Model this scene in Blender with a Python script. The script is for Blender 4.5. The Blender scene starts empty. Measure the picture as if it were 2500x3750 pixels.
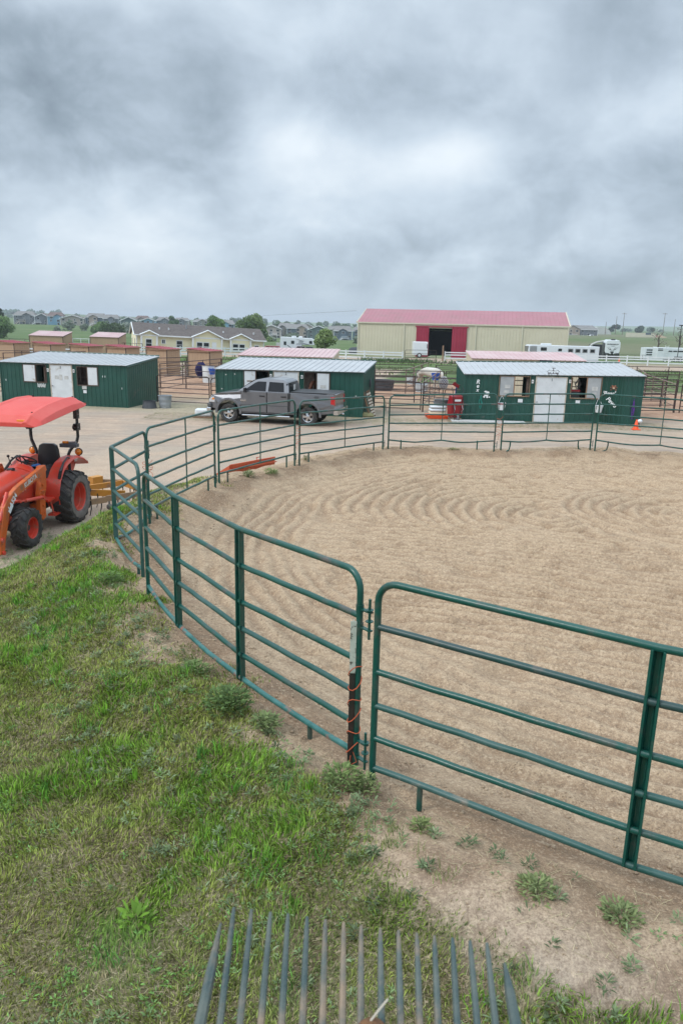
import bpy, math, random
import numpy as np
from mathutils import Vector, Matrix, Euler
random.seed(7); rng = np.random.default_rng(7)
PI = math.pi
scene = bpy.context.scene
C = scene.collection

# ------------------------------------------------------------------ materials
def new_mat(name):
    m = bpy.data.materials.new(name); m.use_nodes = True
    nt = m.node_tree; nt.nodes.clear()
    out = nt.nodes.new('ShaderNodeOutputMaterial'); b = nt.nodes.new('ShaderNodeBsdfPrincipled')
    nt.links.new(b.outputs[0], out.inputs['Surface'])
    return m, nt, b, out
def nd(nt, t, **kw):
    n = nt.nodes.new(t)
    for k, v in kw.items(): setattr(n, k, v)
    return n
def noise(nt, vec, scale, detail=4, rough=.55, dist=0):
    n = nd(nt, 'ShaderNodeTexNoise'); n.inputs['Scale'].default_value = scale
    n.inputs['Detail'].default_value = detail; n.inputs['Roughness'].default_value = rough
    n.inputs['Distortion'].default_value = dist
    nt.links.new(vec, n.inputs['Vector']); return n.outputs['Fac']
def ramp(nt, fac, a, b, ca=(0,0,0,1), cb=(1,1,1,1)):
    r = nd(nt, 'ShaderNodeValToRGB'); e = r.color_ramp.elements
    e[0].position = a; e[1].position = b; e[0].color = ca; e[1].color = cb
    nt.links.new(fac, r.inputs[0]); return r.outputs[0]
def mixc(nt, fac, a, b, mode='MIX'):
    m = nd(nt, 'ShaderNodeMix', data_type='RGBA', blend_type=mode)
    for s, v in ((0, fac), (6, a), (7, b)):
        if hasattr(v, 'is_output'): nt.links.new(v, m.inputs[s])
        elif isinstance(v, (int, float)): m.inputs[s].default_value = v
        else: m.inputs[s].default_value = (*v[:3], 1)
    return m.outputs[2]
def bump(nt, b, h, strength, dist=.01, prev=None):
    n = nd(nt, 'ShaderNodeBump'); n.inputs['Strength'].default_value = strength; n.inputs['Distance'].default_value = dist
    nt.links.new(h, n.inputs['Height'])
    if prev is not None: nt.links.new(prev, n.inputs['Normal'])
    nt.links.new(n.outputs[0], b.inputs['Normal']); return n.outputs[0]
def coords(nt, kind='Object'):
    return nd(nt, 'ShaderNodeTexCoord').outputs[kind]
def mat(name, col, rough=.6, metal=0, var=None, vs=3, dirt=None, ds=1.5, dlo=.5, dhi=.65, bmp=0, bs=40, coat=0, emit=0, spec=.5):
    """base colour with a second tone in soft patches (var), stains (dirt) and bump grain"""
    m, nt, b, out = new_mat(name)
    v = coords(nt)
    c = col
    if var: c = mixc(nt, ramp(nt, noise(nt, v, vs), .35, .65), col, var)
    if dirt: c = mixc(nt, ramp(nt, noise(nt, v, ds, 8, .65), dlo, dhi), c, dirt)
    if hasattr(c, 'is_output'): nt.links.new(c, b.inputs['Base Color'])
    else: b.inputs['Base Color'].default_value = (*c, 1)
    b.inputs['Roughness'].default_value = rough; b.inputs['Metallic'].default_value = metal
    b.inputs['Coat Weight'].default_value = coat; b.inputs['Coat Roughness'].default_value = .08
    b.inputs['Specular IOR Level'].default_value = spec
    if bmp: bump(nt, b, noise(nt, v, bs, 6), bmp)
    return m

M = {}
M['pipe'] = mat('green_pipe_paint', (.004,.062,.047), .32, 0, (.008,.078,.060), 4, (.10,.085,.075), 2.6, .52, .68, .15, 60)
M['pipe_worn'] = mat('worn_pipe_paint', (.010,.095,.08), .42, 0, (.05,.17,.16), 7, (.24,.12,.09), 5, .54, .62, .3, 50)
M['pipe_dusty'] = mat('dusty_pipe_paint', (.008,.065,.052), .45, 0, (.04,.10,.09), 2.5, (.28,.21,.16), 2.2, .60, .76, .15, 60)
M['pipe_purple'] = mat('sun_bleached_pipe', (.005,.055,.046), .4, 0, (.03,.055,.055), 1.6, (.16,.12,.10), 2.4, .58, .72, .12, 60)
M['sleeve'] = mat('chipped_white_tip', (.40,.44,.37), .7, 0, (.50,.53,.46), 14, (.10,.10,.08), 18, .56, .62)
M['pipe_dark'] = mat('brown_pipe', (.035,.020,.020), .55, 0, (.06,.035,.03), 2)
M['pipe_rust'] = mat('rusty_pipe', (.26,.20,.16), .7, 0, (.16,.10,.08), 3)
M['steel'] = mat('zinc_steel', (.35,.36,.37), .4, .8)
M['black'] = mat('black_paint', (.012,.012,.014), .4)
M['rubber'] = mat('tyre_rubber', (.022,.022,.023), .8, 0, (.05,.047,.043), 6, (.14,.12,.10), 8, .55, .75, .2, 80)
M['rubber_dusty'] = mat('dusty_rubber', (.17,.155,.14), .85, 0, (.10,.09,.085), 6, bmp=.15, bs=60)
M['green_wall'] = mat('green_metal_siding', (.009,.062,.046), .42, 0, (.013,.078,.06), 1.2, (.06,.085,.07), 1.7, .62, .72)
M['green_wall_b'] = mat('fresh_green_siding', (.003,.052,.034), .4, 0, (.004,.06,.04), 1)
M['galv'] = mat('galvanised_roof', (.42,.435,.445), .6, 0, (.38,.39,.40), 1.1, (.31,.31,.31), 2.3, .60, .72)
M['tan'] = mat('tan_siding', (.42,.29,.19), .7, 0, (.38,.26,.17), .8)
M['tan_dark'] = mat('tan_trim', (.10,.07,.055), .8)
M['pink_roof'] = mat('faded_pink_roof', (.50,.33,.33), .55, 0, (.56,.42,.41), .7)
M['red_roof'] = mat('red_corral_roof', (.36,.06,.08), .5, 0, (.42,.09,.11), .8)
M['barn_roof'] = mat('barn_pink_roof', (.37,.12,.155), .55, 0, (.42,.155,.19), .3, (.30,.13,.14), .6, .3)
M['beige'] = mat('beige_siding', (.60,.55,.42), .65, 0, (.56,.51,.385), .5)
M['beige_trim'] = mat('beige_trim', (.60,.56,.44), .6)
M['crimson'] = mat('crimson_metal_door', (.30,.014,.045), .5, 0, (.34,.022,.055), .6)
M['white'] = mat('white_paint', (.72,.75,.76), .5, 0, (.66,.69,.71), 1.5)
M['white_dirty'] = mat('scuffed_white_panel', (.66,.69,.71), .5, 0, (.58,.61,.63), 2, (.33,.27,.20), 3, .62, .72)
M['grey_panel'] = mat('grey_plastic_panel', (.30,.32,.33), .4, 0, (.38,.40,.41), 2)
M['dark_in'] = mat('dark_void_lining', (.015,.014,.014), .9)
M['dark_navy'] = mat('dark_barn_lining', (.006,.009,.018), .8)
M['wood'] = mat('weathered_wood', (.22,.13,.08), .8, 0, (.30,.20,.13), 6, bmp=.2, bs=60)
M['wood_pale'] = mat('pale_wood', (.55,.50,.42), .8, 0, (.40,.34,.27), 4)
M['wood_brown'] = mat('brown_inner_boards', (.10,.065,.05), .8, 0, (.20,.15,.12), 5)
M['yellow_house'] = mat('cream_lap_siding', (.76,.72,.50), .7, 0, (.73,.69,.48), .5)
M['shingle'] = mat('brown_shingles', (.085,.07,.065), .9, 0, (.13,.11,.10), 3, bmp=.3, bs=20)
M['glass'] = mat('window_glass', (.015,.02,.025), .08, 0)
M['glass_tint'] = mat('tinted_glass', (.010,.011,.014), .15, 0, spec=.25)
M['orange_twine'] = mat('orange_twine', (.45,.09,.035), .8)

# ------------------------------------------------------------------ mesh builder
class MB:
    def __init__(s): s.v = []; s.f = []
    def add(s, vs, fs, T=None):
        o = len(s.v)
        if T is not None: vs = [T @ Vector(v) for v in vs]
        s.v += [tuple(v) for v in vs]; s.f += [tuple(i + o for i in f) for f in fs]; return s
    def box(s, c, d, rz=0, T=None):
        x, y, z = [k / 2 for k in d]
        vs = [Vector((a*x, b*y, g*z)) for a in (-1, 1) for b in (-1, 1) for g in (-1, 1)]
        if rz: R = Matrix.Rotation(rz, 3, 'Z'); vs = [R @ v for v in vs]
        vs = [v + Vector(c) for v in vs]
        return s.add(vs, [(0,1,3,2),(4,6,7,5),(0,4,5,1),(2,3,7,6),(0,2,6,4),(1,5,7,3)], T)
    def b2(s, a, b, T=None):
        return s.box([(a[i]+b[i])/2 for i in range(3)], [abs(b[i]-a[i]) for i in range(3)], 0, T)
    def tube(s, pts, r, n=8, closed=False, caps=True, T=None, up=None):
        pts = [Vector(p) for p in pts]; N = len(pts)
        rs = r if isinstance(r, (list, tuple)) else [r]*N
        vs = []; prev = None
        for i, p in enumerate(pts):
            if closed: t = (pts[(i+1) % N] - pts[i-1])
            else: t = pts[min(i+1, N-1)] - pts[max(i-1, 0)]
            if t.length < 1e-9: t = Vector((0,0,1))
            t.normalize()
            if prev is None:
                a = Vector((0,0,1)) if abs(t.z) < .9 else Vector((1,0,0))
                u = t.cross(a).normalized()
            else:
                u = (prev - t * prev.dot(t))
                u = u.normalized() if u.length > 1e-6 else t.orthogonal().normalized()
            prev = u; w = t.cross(u)
            for k in range(n):
                q = 2*PI*k/n
                vs.append(p + (u*math.cos(q) + w*math.sin(q))*rs[i])
        fs = []
        for i in range(N if closed else N-1):
            j = (i+1) % N
            for k in range(n):
                k2 = (k+1) % n; fs.append((i*n+k, i*n+k2, j*n+k2, j*n+k))
        if caps and not closed:
            fs.append(tuple(range(n))[::-1]); fs.append(tuple((N-1)*n+k for k in range(n)))
        return s.add(vs, fs, T)
    def cyl(s, a, b, r, n=16, r2=None, T=None): return s.tube([a, b], [r, r if r2 is None else r2], n, T=T)
    def lathe(s, prof, n=24, T=None, close=False):
        vs = [(r*math.cos(2*PI*k/n), r*math.sin(2*PI*k/n), z) for r, z in prof for k in range(n)]
        fs = []; P = len(prof)
        for i in range(P if close else P-1):
            j = (i+1) % P
            for k in range(n): k2 = (k+1) % n; fs.append((i*n+k, i*n+k2, j*n+k2, j*n+k))
        return s.add(vs, fs, T)
    def prism(s, out, y0, y1, inset=0, T=None):
        """outline [(x,z)] extruded along y, optional bevel inset towards both ends"""
        n = len(out); o2 = shrink(out, inset) if inset else out
        lay = [(y0, o2), (y0 + (inset if y1 > y0 else -inset), out), (y1 - (inset if y1 > y0 else -inset), out), (y1, o2)] if inset else [(y0, out), (y1, out)]
        vs = [(x, y, z) for y, o in lay for x, z in o]; fs = []
        for i in range(len(lay)-1):
            for k in range(n): k2 = (k+1) % n; fs.append((i*n+k, i*n+k2, (i+1)*n+k2, (i+1)*n+k))
        fs.append(tuple(range(n))[::-1]); fs.append(tuple((len(lay)-1)*n+k for k in range(n)))
        return s.add(vs, fs, T)
    def quad(s, a, b, c, d, T=None): return s.add([a, b, c, d], [(0,1,2,3)], T)
    def ball(s, c, r, n=10, sx=1, sy=1, sz=1, T=None):
        pr = [(max(1e-4, math.sin(PI*i/n))*r, -math.cos(PI*i/n)*r) for i in range(n+1)]
        m = MB().lathe(pr, n*2)
        return s.add([(c[0]+x*sx, c[1]+y*sy, c[2]+z*sz) for x, y, z in m.v], m.f, T)
    def build(s, name, m, parent=None, smooth=False, bevel=0, auto=True):
        me = bpy.data.meshes.new(name); me.from_pydata(s.v, [], s.f); me.update()
        me.materials.append(m if not isinstance(m, str) else M[m])
        if smooth:
            me.polygons.foreach_set('use_smooth', [True]*len(me.polygons))
            me.set_sharp_from_angle(angle=math.radians(38))
        o = bpy.data.objects.new(name, me); C.objects.link(o)
        if parent is not None: o.parent = parent
        if bevel:
            b = o.modifiers.new('b', 'BEVEL'); b.width = bevel; b.segments = 2; b.limit_method = 'ANGLE'
        return o
def shrink(out, d):
    n = len(out); A = sum(out[i][0]*out[(i+1) % n][1] - out[(i+1) % n][0]*out[i][1] for i in range(n)); sg = 1 if A > 0 else -1
    res = []
    for i in range(n):
        p0 = Vector(out[i-1]); p = Vector(out[i]); p1 = Vector(out[(i+1) % n])
        a = (p-p0).normalized(); b = (p1-p).normalized()
        na = Vector((-a.y, a.x))*sg; nb = Vector((-b.y, b.x))*sg
        k = na + nb
        k = k / max(k.dot(k)/2, .5) if k.length > 1e-6 else na
        res.append(tuple(p + k*d))
    return res
def empty(name, label, cat, loc=(0,0,0), rz=0, group=None, rot=None):
    o = bpy.data.objects.new(name, None); C.objects.link(o); o.location = loc
    o.rotation_euler = rot if rot else (0,0,rz); o.empty_display_size = .2
    tag(o, label, cat, group); return o
def tag(o, label=None, cat=None, group=None, kind=None):
    if label: o['label'] = label
    if cat: o['category'] = cat
    if group: o['group'] = group
    if kind: o['kind'] = kind
    return o
def copy_tree(o, parent=None):
    c = o.copy(); C.objects.link(c); c.parent = parent
    for ch in list(o.children): copy_tree(ch, c)
    return c
def text(name, s, size, T, m, parent, ext=.004, shear=0, align='CENTER', bold=0):
    cu = bpy.data.curves.new('t', 'FONT'); cu.body = s; cu.size = size; cu.extrude = ext; cu.shear = shear
    cu.align_x = align; cu.align_y = 'CENTER'; cu.offset = bold
    to = bpy.data.objects.new('t', cu); C.objects.link(to)
    dg = bpy.context.evaluated_depsgraph_get(); me = bpy.data.meshes.new_from_object(to.evaluated_get(dg))
    bpy.data.objects.remove(to); bpy.data.curves.remove(cu)
    me.transform(T); me.materials.clear(); me.materials.append(M[m] if isinstance(m, str) else m); me.name = name
    o = bpy.data.objects.new(name, me); C.objects.link(o); o.parent = parent; return o
def TR(loc, rx=0, ry=0, rz=0): return Matrix.Translation(loc) @ Euler((rx, ry, rz)).to_matrix().to_4x4()

# ------------------------------------------------------------------ terrain
def sm(x, a, b):
    t = np.clip((x-a)/(b-a), 0, 1); return t*t*(3-2*t)
_tab = rng.random((256, 256))
def vnoise(x, y):
    xi = np.floor(x).astype(int); yi = np.floor(y).astype(int); fx = x-xi; fy = y-yi
    fx = fx*fx*(3-2*fx); fy = fy*fy*(3-2*fy)
    g = lambda a, b: _tab[a & 255, b & 255]
    return (g(xi,yi)*(1-fx)+g(xi+1,yi)*fx)*(1-fy) + (g(xi,yi+1)*(1-fx)+g(xi+1,yi+1)*fx)*fy - .5
def fbm(x, y, f, o=4):
    r = 0; a = 1
    for i in range(o): r = r + a*vnoise(x*f+i*17.3, y*f+i*9.1); f *= 2.03; a *= .5
    return r
PC = (6.23, 13.14)
RIM = [(.29,5.18),(-.93,6.65),(-1.83,7.9),(-2.52,9.19),(-2.79,9.93),(-3.62,11.5),(-3.45,12.85),(-2.76,15.75),(-2.76,16.26),(-1.27,19.31),(-1.15,19.4),(1.2,22.16),(1.37,22.28),(4.59,22.13),(4.78,22.15),(7.71,22.85),(9.6,22.6),(12.6,20.7),(15.2,17),(15.9,13),(14.8,8.5),(11.5,5.2),(7.5,3.4),(3.9,3.25),(1.9,4.1)]
_ra = np.array([math.atan2(y-PC[1], x-PC[0]) for x, y in RIM]); _rr = np.array([math.hypot(x-PC[0], y-PC[1]) for x, y in RIM])
_o = np.argsort(_ra); _ra = _ra[_o]; _rr = _rr[_o]
def rimt(x, y):
    a = np.arctan2(y-PC[1], x-PC[0]); r = np.interp(a, _ra, _rr, period=2*PI); return np.hypot(x-PC[0], y-PC[1]) - r
def bankw(x, y):
    L = -5.95 + .29*(y-12.33) + .25*fbm(x, y, .7, 3)
    return sm(x-L, 0, 1.6) * sm(17.3-y, 0, 1.5) * sm(9-x, 0, 2)
def hfun(x, y, detail=True):
    x = np.asarray(x, float); y = np.asarray(y, float)
    t = rimt(x, y); far = sm(y, 14, 20)
    rim = .74 - .1*far; w = bankw(x, y)
    inside = .42 + (rim-.42)*sm(t, -1.3, -.05)
    outz = w*.5
    berm = (rim + .09)*(1-sm(t, .55, 1.7)); berm = np.where(w > .02, np.maximum(berm, outz), berm)
    out = outz + (rim+.03+.10*(1-far)*sm(t, .05, .4)-outz)*(1-sm(t, .25+.3*(1-far), 1.7-.3*far))
    z = np.where(t < 0, inside, out)
    z = z + np.where(np.abs(t) < 1.6, (1-np.abs(t)/1.6)*.10*fbm(x, y, 1.3, 4), 0)
    fw = -3.2*sm(y, 100, 190); r = x/np.maximum(y, 1)
    fw = fw + sm(y, 300, 460)*(2.7*sm(-r, .13, .3) - 1.6*sm(r, -.2, -.05)*(1-sm(r, .1, .2)))
    fw = fw + sm(y, 190, 300)*3.6*sm(r, .15, .3) + sm(y, 600, 2400)*(11*sm(-r, .1, .45) + 5)
    z = z + fw + sm(y, 60, 130)*.25*fbm(x, y, .03, 2)
    if detail:
        ins = sm(-t, .5, 1.3)
        rid, amp = rake(x, y); z = z + ins*amp*rid*.026
        z = z + sm(-t, -.1, .6)*(.045*fbm(x, y, 1.9, 4) + .022*fbm(x+3, y, 6.5, 2) - .06*sm(vnoise(x*2.9+7, y*2.9), .16, .42))
        z = z + .045*fbm(x+31, y, 4.2, 4)*sm(t, -.9, -.2)*(1-sm(t, 1.5, 2.3)) + .015*fbm(x, y, 2.2, 3)*w
    return z
def rake(x, y):
    """harrow furrows: rings round two turning centres at the far half, long tangents in the near half"""
    wob = .32*fbm(x, y, .35, 3) + .05*fbm(x, y, 2.2, 2)
    dA = np.hypot(x-4.4, (y-15.2)*1.0); dB = np.hypot(x-7.4, y-15.6); dC = np.hypot(x-PC[0], y-PC[1])
    kA = sm(5.6-dA, 0, .8)*sm(y-14.2+.25*(x-4), -1.2, .8); kB = sm(3.0-dB, 0, .6)
    kC = sm(dC, 6.2, 7.2)
    lin = y*.955 + x*.30 + .018*(x-2)**2
    w1 = np.sin((dA+wob)*2*PI/.30); w2 = np.sin((dB+wob)*2*PI/.30); w3 = np.sin((lin+wob)*2*PI/.25); w4 = np.sin((dC+wob)*2*PI/.27)
    v = w3*1.45; v = v*(1-kC) + w4*kC; v = v*(1-kA) + w1*kA*1.2; v = v*(1-kB) + w2*kB
    return v, .5 + .75*sm(fbm(x+2, y, .5, 2), -.5, .2) + .35*kA
def hz(x, y): return float(hfun(np.array([x]), np.array([y]))[0])

def grassmask(x, y):
    t = rimt(x, y); w = bankw(x, y)
    e = .26 + .8*sm(x, -.1, 2.0)
    n = fbm(x+5, y, 1.1, 4)
    return sm(t + 1.1*n - e*.9, -.2, .45) * sm(w, .10, .35)

NX0, NX1, NY0, NY1 = -8.0, 12.5, 1.5, 25.5
step = .045
gx = np.linspace(NX0, NX1, int((NX1-NX0)/step)+1); gy = np.linspace(NY0, NY1, int((NY1-NY0)/step)+1)
GX, GY = np.meshgrid(gx, gy); X = GX.ravel(); Y = GY.ravel(); Z = hfun(X, Y)
edge = np.minimum(np.minimum(X-NX0, NX1-X), np.minimum(Y-NY0, NY1-Y))
Z = np.where(edge < .3, hfun(X, Y, False)*(1-edge/.3) + Z*(edge/.3), Z)
T_ = rimt(X, Y); W_ = bankw(X, Y); G_ = grassmask(X, Y)
def np_mesh(name, V, F, m, cols=None, smooth=True, kind='structure', parent=None):
    me = bpy.data.meshes.new(name); nv = len(V); nf = len(F); k = F.shape[1]
    me.vertices.add(nv); me.vertices.foreach_set('co', V.astype(np.float32).ravel())
    me.loops.add(nf*k); me.loops.foreach_set('vertex_index', F.astype(np.int32).ravel())
    me.polygons.add(nf); me.polygons.foreach_set('loop_start', np.arange(0, nf*k, k, dtype=np.int32))
    me.polygons.foreach_set('loop_total', np.full(nf, k, dtype=np.int32))
    me.update(calc_edges=True)
    if smooth: me.polygons.foreach_set('use_smooth', np.ones(nf, dtype=bool))
    if cols is not None:
        a = me.attributes.new('col', 'FLOAT_COLOR', 'POINT'); a.data.foreach_set('color', cols.astype(np.float32).ravel())
    me.materials.append(m); me.validate()
    o = bpy.data.objects.new(name, me); C.objects.link(o)
    if parent is not None: o.parent = parent
    elif kind: o['kind'] = kind
    return o

# earth: attribute col = (sand, grass soil, gravel/straw, darkening: moist soil plus painted groove shade)
def earth_mat(name, far=False):
    m, nt, b, out = new_mat(name); v = nd(nt, 'ShaderNodeNewGeometry').outputs['Position']
    at = nd(nt, 'ShaderNodeAttribute'); at.attribute_name = 'col'
    sp = nd(nt, 'ShaderNodeSeparateColor'); nt.links.new(at.outputs['Color'], sp.inputs[0])
    n1 = noise(nt, v, .45, 5); n2 = noise(nt, v, 9, 8, .7); n3 = noise(nt, v, 70, 4, .7); n4 = noise(nt, v, 2.3, 6, .65, .6)
    yard = mixc(nt, ramp(nt, n4, .35, .65), (.44,.325,.24), (.52,.39,.29))
    yard = mixc(nt, ramp(nt, n1, .40, .62), yard, (.39,.32,.255))
    sand = mixc(nt, ramp(nt, n4, .3, .7), (.41,.297,.190), (.49,.357,.237))
    sand = mixc(nt, ramp(nt, n1, .35, .7), sand, (.43,.312,.205))
    c = mixc(nt, sp.outputs[0], yard, sand)
    gr = mixc(nt, ramp(nt, n2, .3, .7), (.085,.10,.035), (.17,.165,.075))
    c = mixc(nt, sp.outputs[1], c, gr)
    straw = mixc(nt, ramp(nt, n2, .35, .65), (.30,.25,.19), (.44,.41,.26))
    c = mixc(nt, sp.outputs[2], c, straw)
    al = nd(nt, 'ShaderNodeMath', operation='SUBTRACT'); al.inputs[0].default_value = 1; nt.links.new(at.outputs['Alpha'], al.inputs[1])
    wet_shade = mixc(nt, 1.0, c, (.55,.49,.46), 'MULTIPLY')  # one dark tint serves moist soil and the painted groove shade
    c = mixc(nt, al.outputs[0], c, wet_shade)
    # grains and small clods
    c = mixc(nt, ramp(nt, n3, .34, .50, (.62,.62,.62,1), (0,0,0,1)), c, (.19,.14,.10))
    c = mixc(nt, ramp(nt, n3, .54, .70, (0,0,0,1), (.5,.5,.5,1)), c, (.70,.55,.39))
    n6 = noise(nt, v, 26, 5, .75)
    c = mixc(nt, ramp(nt, n6, .36, .47, (.7,.7,.7,1), (0,0,0,1)), c, (.21,.155,.11))
    c = mixc(nt, ramp(nt, n6, .53, .66, (0,0,0,1), (.5,.5,.5,1)), c, (.66,.52,.37))
    vo = nd(nt, 'ShaderNodeTexVoronoi'); vo.inputs['Scale'].default_value = 14; nt.links.new(v, vo.inputs['Vector'])
    c = mixc(nt, ramp(nt, vo.outputs['Distance'], .05, .10, (.8,.8,.8,1), (0,0,0,1)), c, (.25,.19,.14))
    nt.links.new(c, b.inputs['Base Color']); b.inputs['Roughness'].default_value = .95; b.inputs['Specular IOR Level'].default_value = .15
    p = bump(nt, b, n2, .9, .035)
    p = bump(nt, b, n3, .8, .008, p)
    return m
M['earth'] = earth_mat('earth_and_sand')
damp_shade = np.clip(.9*sm(T_, -.9, -.35)*(1-sm(T_, -.15, .12)) * (.35+1.3*sm(fbm(X, Y, 1.7, 3), -.35, .25)), 0, .9)
sandm = sm(-T_, -1.2, -.1); bermm = sm(T_, -.4, .1)*(1-sm(T_, 1.2, 2))
gravel = sm(Y, 30, 34)*.6
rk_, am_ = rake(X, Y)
furrow_shade = sm(-T_, .5, 1.3)*np.clip(am_, 0, 1)*.72*sm(-rk_, .0, .8)*(.5+.9*rng.random(len(X)))  # shade of the harrow grooves painted into the sand colour
hoof = .5*sm(-T_, .1, .8)*sm(vnoise(X*2.9+7, Y*2.9), .2, .40)*(.5+.7*rng.random(len(X)))  # print hollows darkened in the colour the same way
turned = .55*sm(fbm(X+11, Y, 6.5, 2), .12, .38)*(.5+.7*rng.random(len(X)))*sm(1.4-T_, 0, .5)
churn = .85*sm(T_, -.2, .2)*(1-sm(T_, 2.4, 3.2))*sm(fbm(X+5, Y+3, 2.1, 4), -.25, .3)*sm(12-Y, 0, 4)
damp_shade = np.clip(np.maximum.reduce([damp_shade, furrow_shade, hoof, turned, churn]), 0, .95)
colA = np.stack([np.clip(sandm + .0*bermm, 0, 1), np.clip(G_*.92, 0, 1), gravel, 1-damp_shade], 1)
nx_, ny_ = len(gx), len(gy)
idx = np.arange(nx_*ny_).reshape(ny_, nx_)
F = np.stack([idx[:-1,:-1], idx[:-1,1:], idx[1:,1:], idx[1:,:-1]], -1).reshape(-1, 4)
ct = T_[F].mean(1); cw = W_[F].mean(1)
V = np.stack([X, Y, Z], 1)
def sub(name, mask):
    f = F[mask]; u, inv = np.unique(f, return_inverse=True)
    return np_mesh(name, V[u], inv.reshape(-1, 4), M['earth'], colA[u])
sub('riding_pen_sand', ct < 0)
sub('dirt_bank', (ct >= 0) & ((ct < 1.5) | (cw > .12)))
sub('yard', (ct >= 1.5) & (cw <= .12))

# far ground: one sheet to the horizon, hole under the fine patch
def axis(lo, hi, fine0, fine1, st, gr, inc):
    a = list(np.arange(fine0, fine1+1e-6, st)); s = st
    while a[-1] < hi: s *= gr; a.append(a[-1]+s)
    s = st
    while a[0] > lo: s *= gr; a.insert(0, a[0]-s)
    return np.array(sorted(set([round(v, 4) for v in a] + inc)))
ax = axis(-4000, 4000, -60, 60, .75, 1.12, [NX0, NX1]); ay = axis(-60, 4500, -2, 130, .75, 1.10, [NY0, NY1])
AX, AY = np.meshgrid(ax, ay); X2 = AX.ravel(); Y2 = AY.ravel(); Z2 = hfun(X2, Y2, False)
idx = np.arange(len(X2)).reshape(len(ay), len(ax))
F2 = np.stack([idx[:-1,:-1], idx[:-1,1:], idx[1:,1:], idx[1:,:-1]], -1).reshape(-1, 4)
cx = X2[F2].mean(1); cy = Y2[F2].mean(1)
F2 = F2[~((cx > NX0) & (cx < NX1) & (cy > NY0) & (cy < NY1))]
M['field'] = None
def field_mat():
    m, nt, b, out = new_mat('ground_field'); v = nd(nt, 'ShaderNodeNewGeometry').outputs['Position']
    at = nd(nt, 'ShaderNodeAttribute'); at.attribute_name = 'col'
    sp = nd(nt, 'ShaderNodeSeparateColor'); nt.links.new(at.outputs['Color'], sp.inputs[0])
    n1 = noise(nt, v, .45, 5); n2 = noise(nt, v, 6, 8, .7); n5 = noise(nt, v, .06, 6, .6); n4 = noise(nt, v, 2.3, 6, .65, .6); n3 = noise(nt, v, 70, 3, .7)
    # stretched along the traffic direction
    mp = nd(nt, 'ShaderNodeMapping'); mp.inputs['Scale'].default_value = (.35, 2.4, 1); mp.inputs['Rotation'].default_value = (0,0,.19); nt.links.new(v, mp.inputs[0])
    trk = noise(nt, mp.outputs[0], 1.3, 6, .7)
    yard = mixc(nt, ramp(nt, n4, .35, .65), (.44,.325,.24), (.52,.39,.29))
    yard = mixc(nt, ramp(nt, n1, .40, .62), yard, (.39,.32,.255))
    yard = mixc(nt, ramp(nt, trk, .36, .58, (.75,.75,.75,1), (0,0,0,1)), yard, (.29,.225,.18))
    yard = mixc(nt, ramp(nt, n2, .36, .50, (.5,.5,.5,1), (0,0,0,1)), yard, (.28,.22,.17))
    pad = mixc(nt, ramp(nt, n4, .35, .65), (.34,.20,.13), (.44,.29,.20))
    pad = mixc(nt, ramp(nt, n2, .60, .66), pad, (.10,.07,.05))
    c = mixc(nt, sp.outputs[0], yard, pad)
    gra = mixc(nt, ramp(nt, n2, .3, .7), (.055,.10,.030), (.10,.17,.055))
    gra = mixc(nt, ramp(nt, n5, .35, .65), gra, (.13,.17,.07))
    c = mixc(nt, sp.outputs[1], c, gra)
    straw = mixc(nt, ramp(nt, n2, .35, .65), (.25,.215,.165), (.40,.38,.24))
    c = mixc(nt, sp.outputs[2], c, straw)
    c = mixc(nt, at.outputs['Alpha'], mixc(nt, ramp(nt, n4, .4, .6), (.21,.17,.13), (.15,.15,.09)), c)
    c = mixc(nt, ramp(nt, n3, .30, .50, (.3,.3,.3,1), (0,0,0,1)), c, (.14,.10,.08))
    nt.links.new(c, b.inputs['Base Color']); b.inputs['Roughness'].default_value = .95; b.inputs['Specular IOR Level'].default_value = .15
    p = bump(nt, b, n2, .7, .05); p = bump(nt, b, n4, .6, .06, p); bump(nt, b, n3, .5, .008, p)
    return m
E1 = np.array([.983, -.186]); E2 = np.array([.186, .983])
along = X2*E1[0] + Y2*E1[1]; back = X2*E2[0] + Y2*E2[1]
nn = fbm(X2, Y2, .12, 3)
pad = sm(back, 38.3, 39.5)*(1-sm(back+3*nn, 54, 58)) 
gr = sm(back + 2.5*nn, 55, 58)*(1-sm(back, 88, 90)) + sm(back+6*nn, 97, 112)
road = sm(back, 88.5, 90)*(1-sm(back+3*nn, 97, 104))
gr = np.where((along < -8) & (back < 90), gr*sm(back+3*nn, 70, 76), gr)
gr = np.clip(gr, 0, 1)*(1-.0*road)
rightdirt = sm(X2/np.maximum(Y2, 1), .18, .26)*sm(Y2, 150, 190)*(1-sm(Y2, 520, 700))
strw = np.clip(sm(back, 32, 34.3)*(1-sm(back, 36.5, 38.3))*(.5+1.2*nn), 0, .8) + .5*pad*np.clip(nn*2, 0, 1)
Wf = bankw(X2, Y2)
gr = np.maximum(gr, np.where(Y2 < 25, sm(Wf, .2, .5)*.9, 0))
colB = np.stack([pad, gr, np.clip(strw, 0, 1), 1-.85*rightdirt*np.clip(.65+1.5*fbm(X2, Y2, .02, 2), 0, 1)], 1)
np_mesh('ground', np.stack([X2, Y2, Z2], 1), F2, field_mat(), colB)
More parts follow.
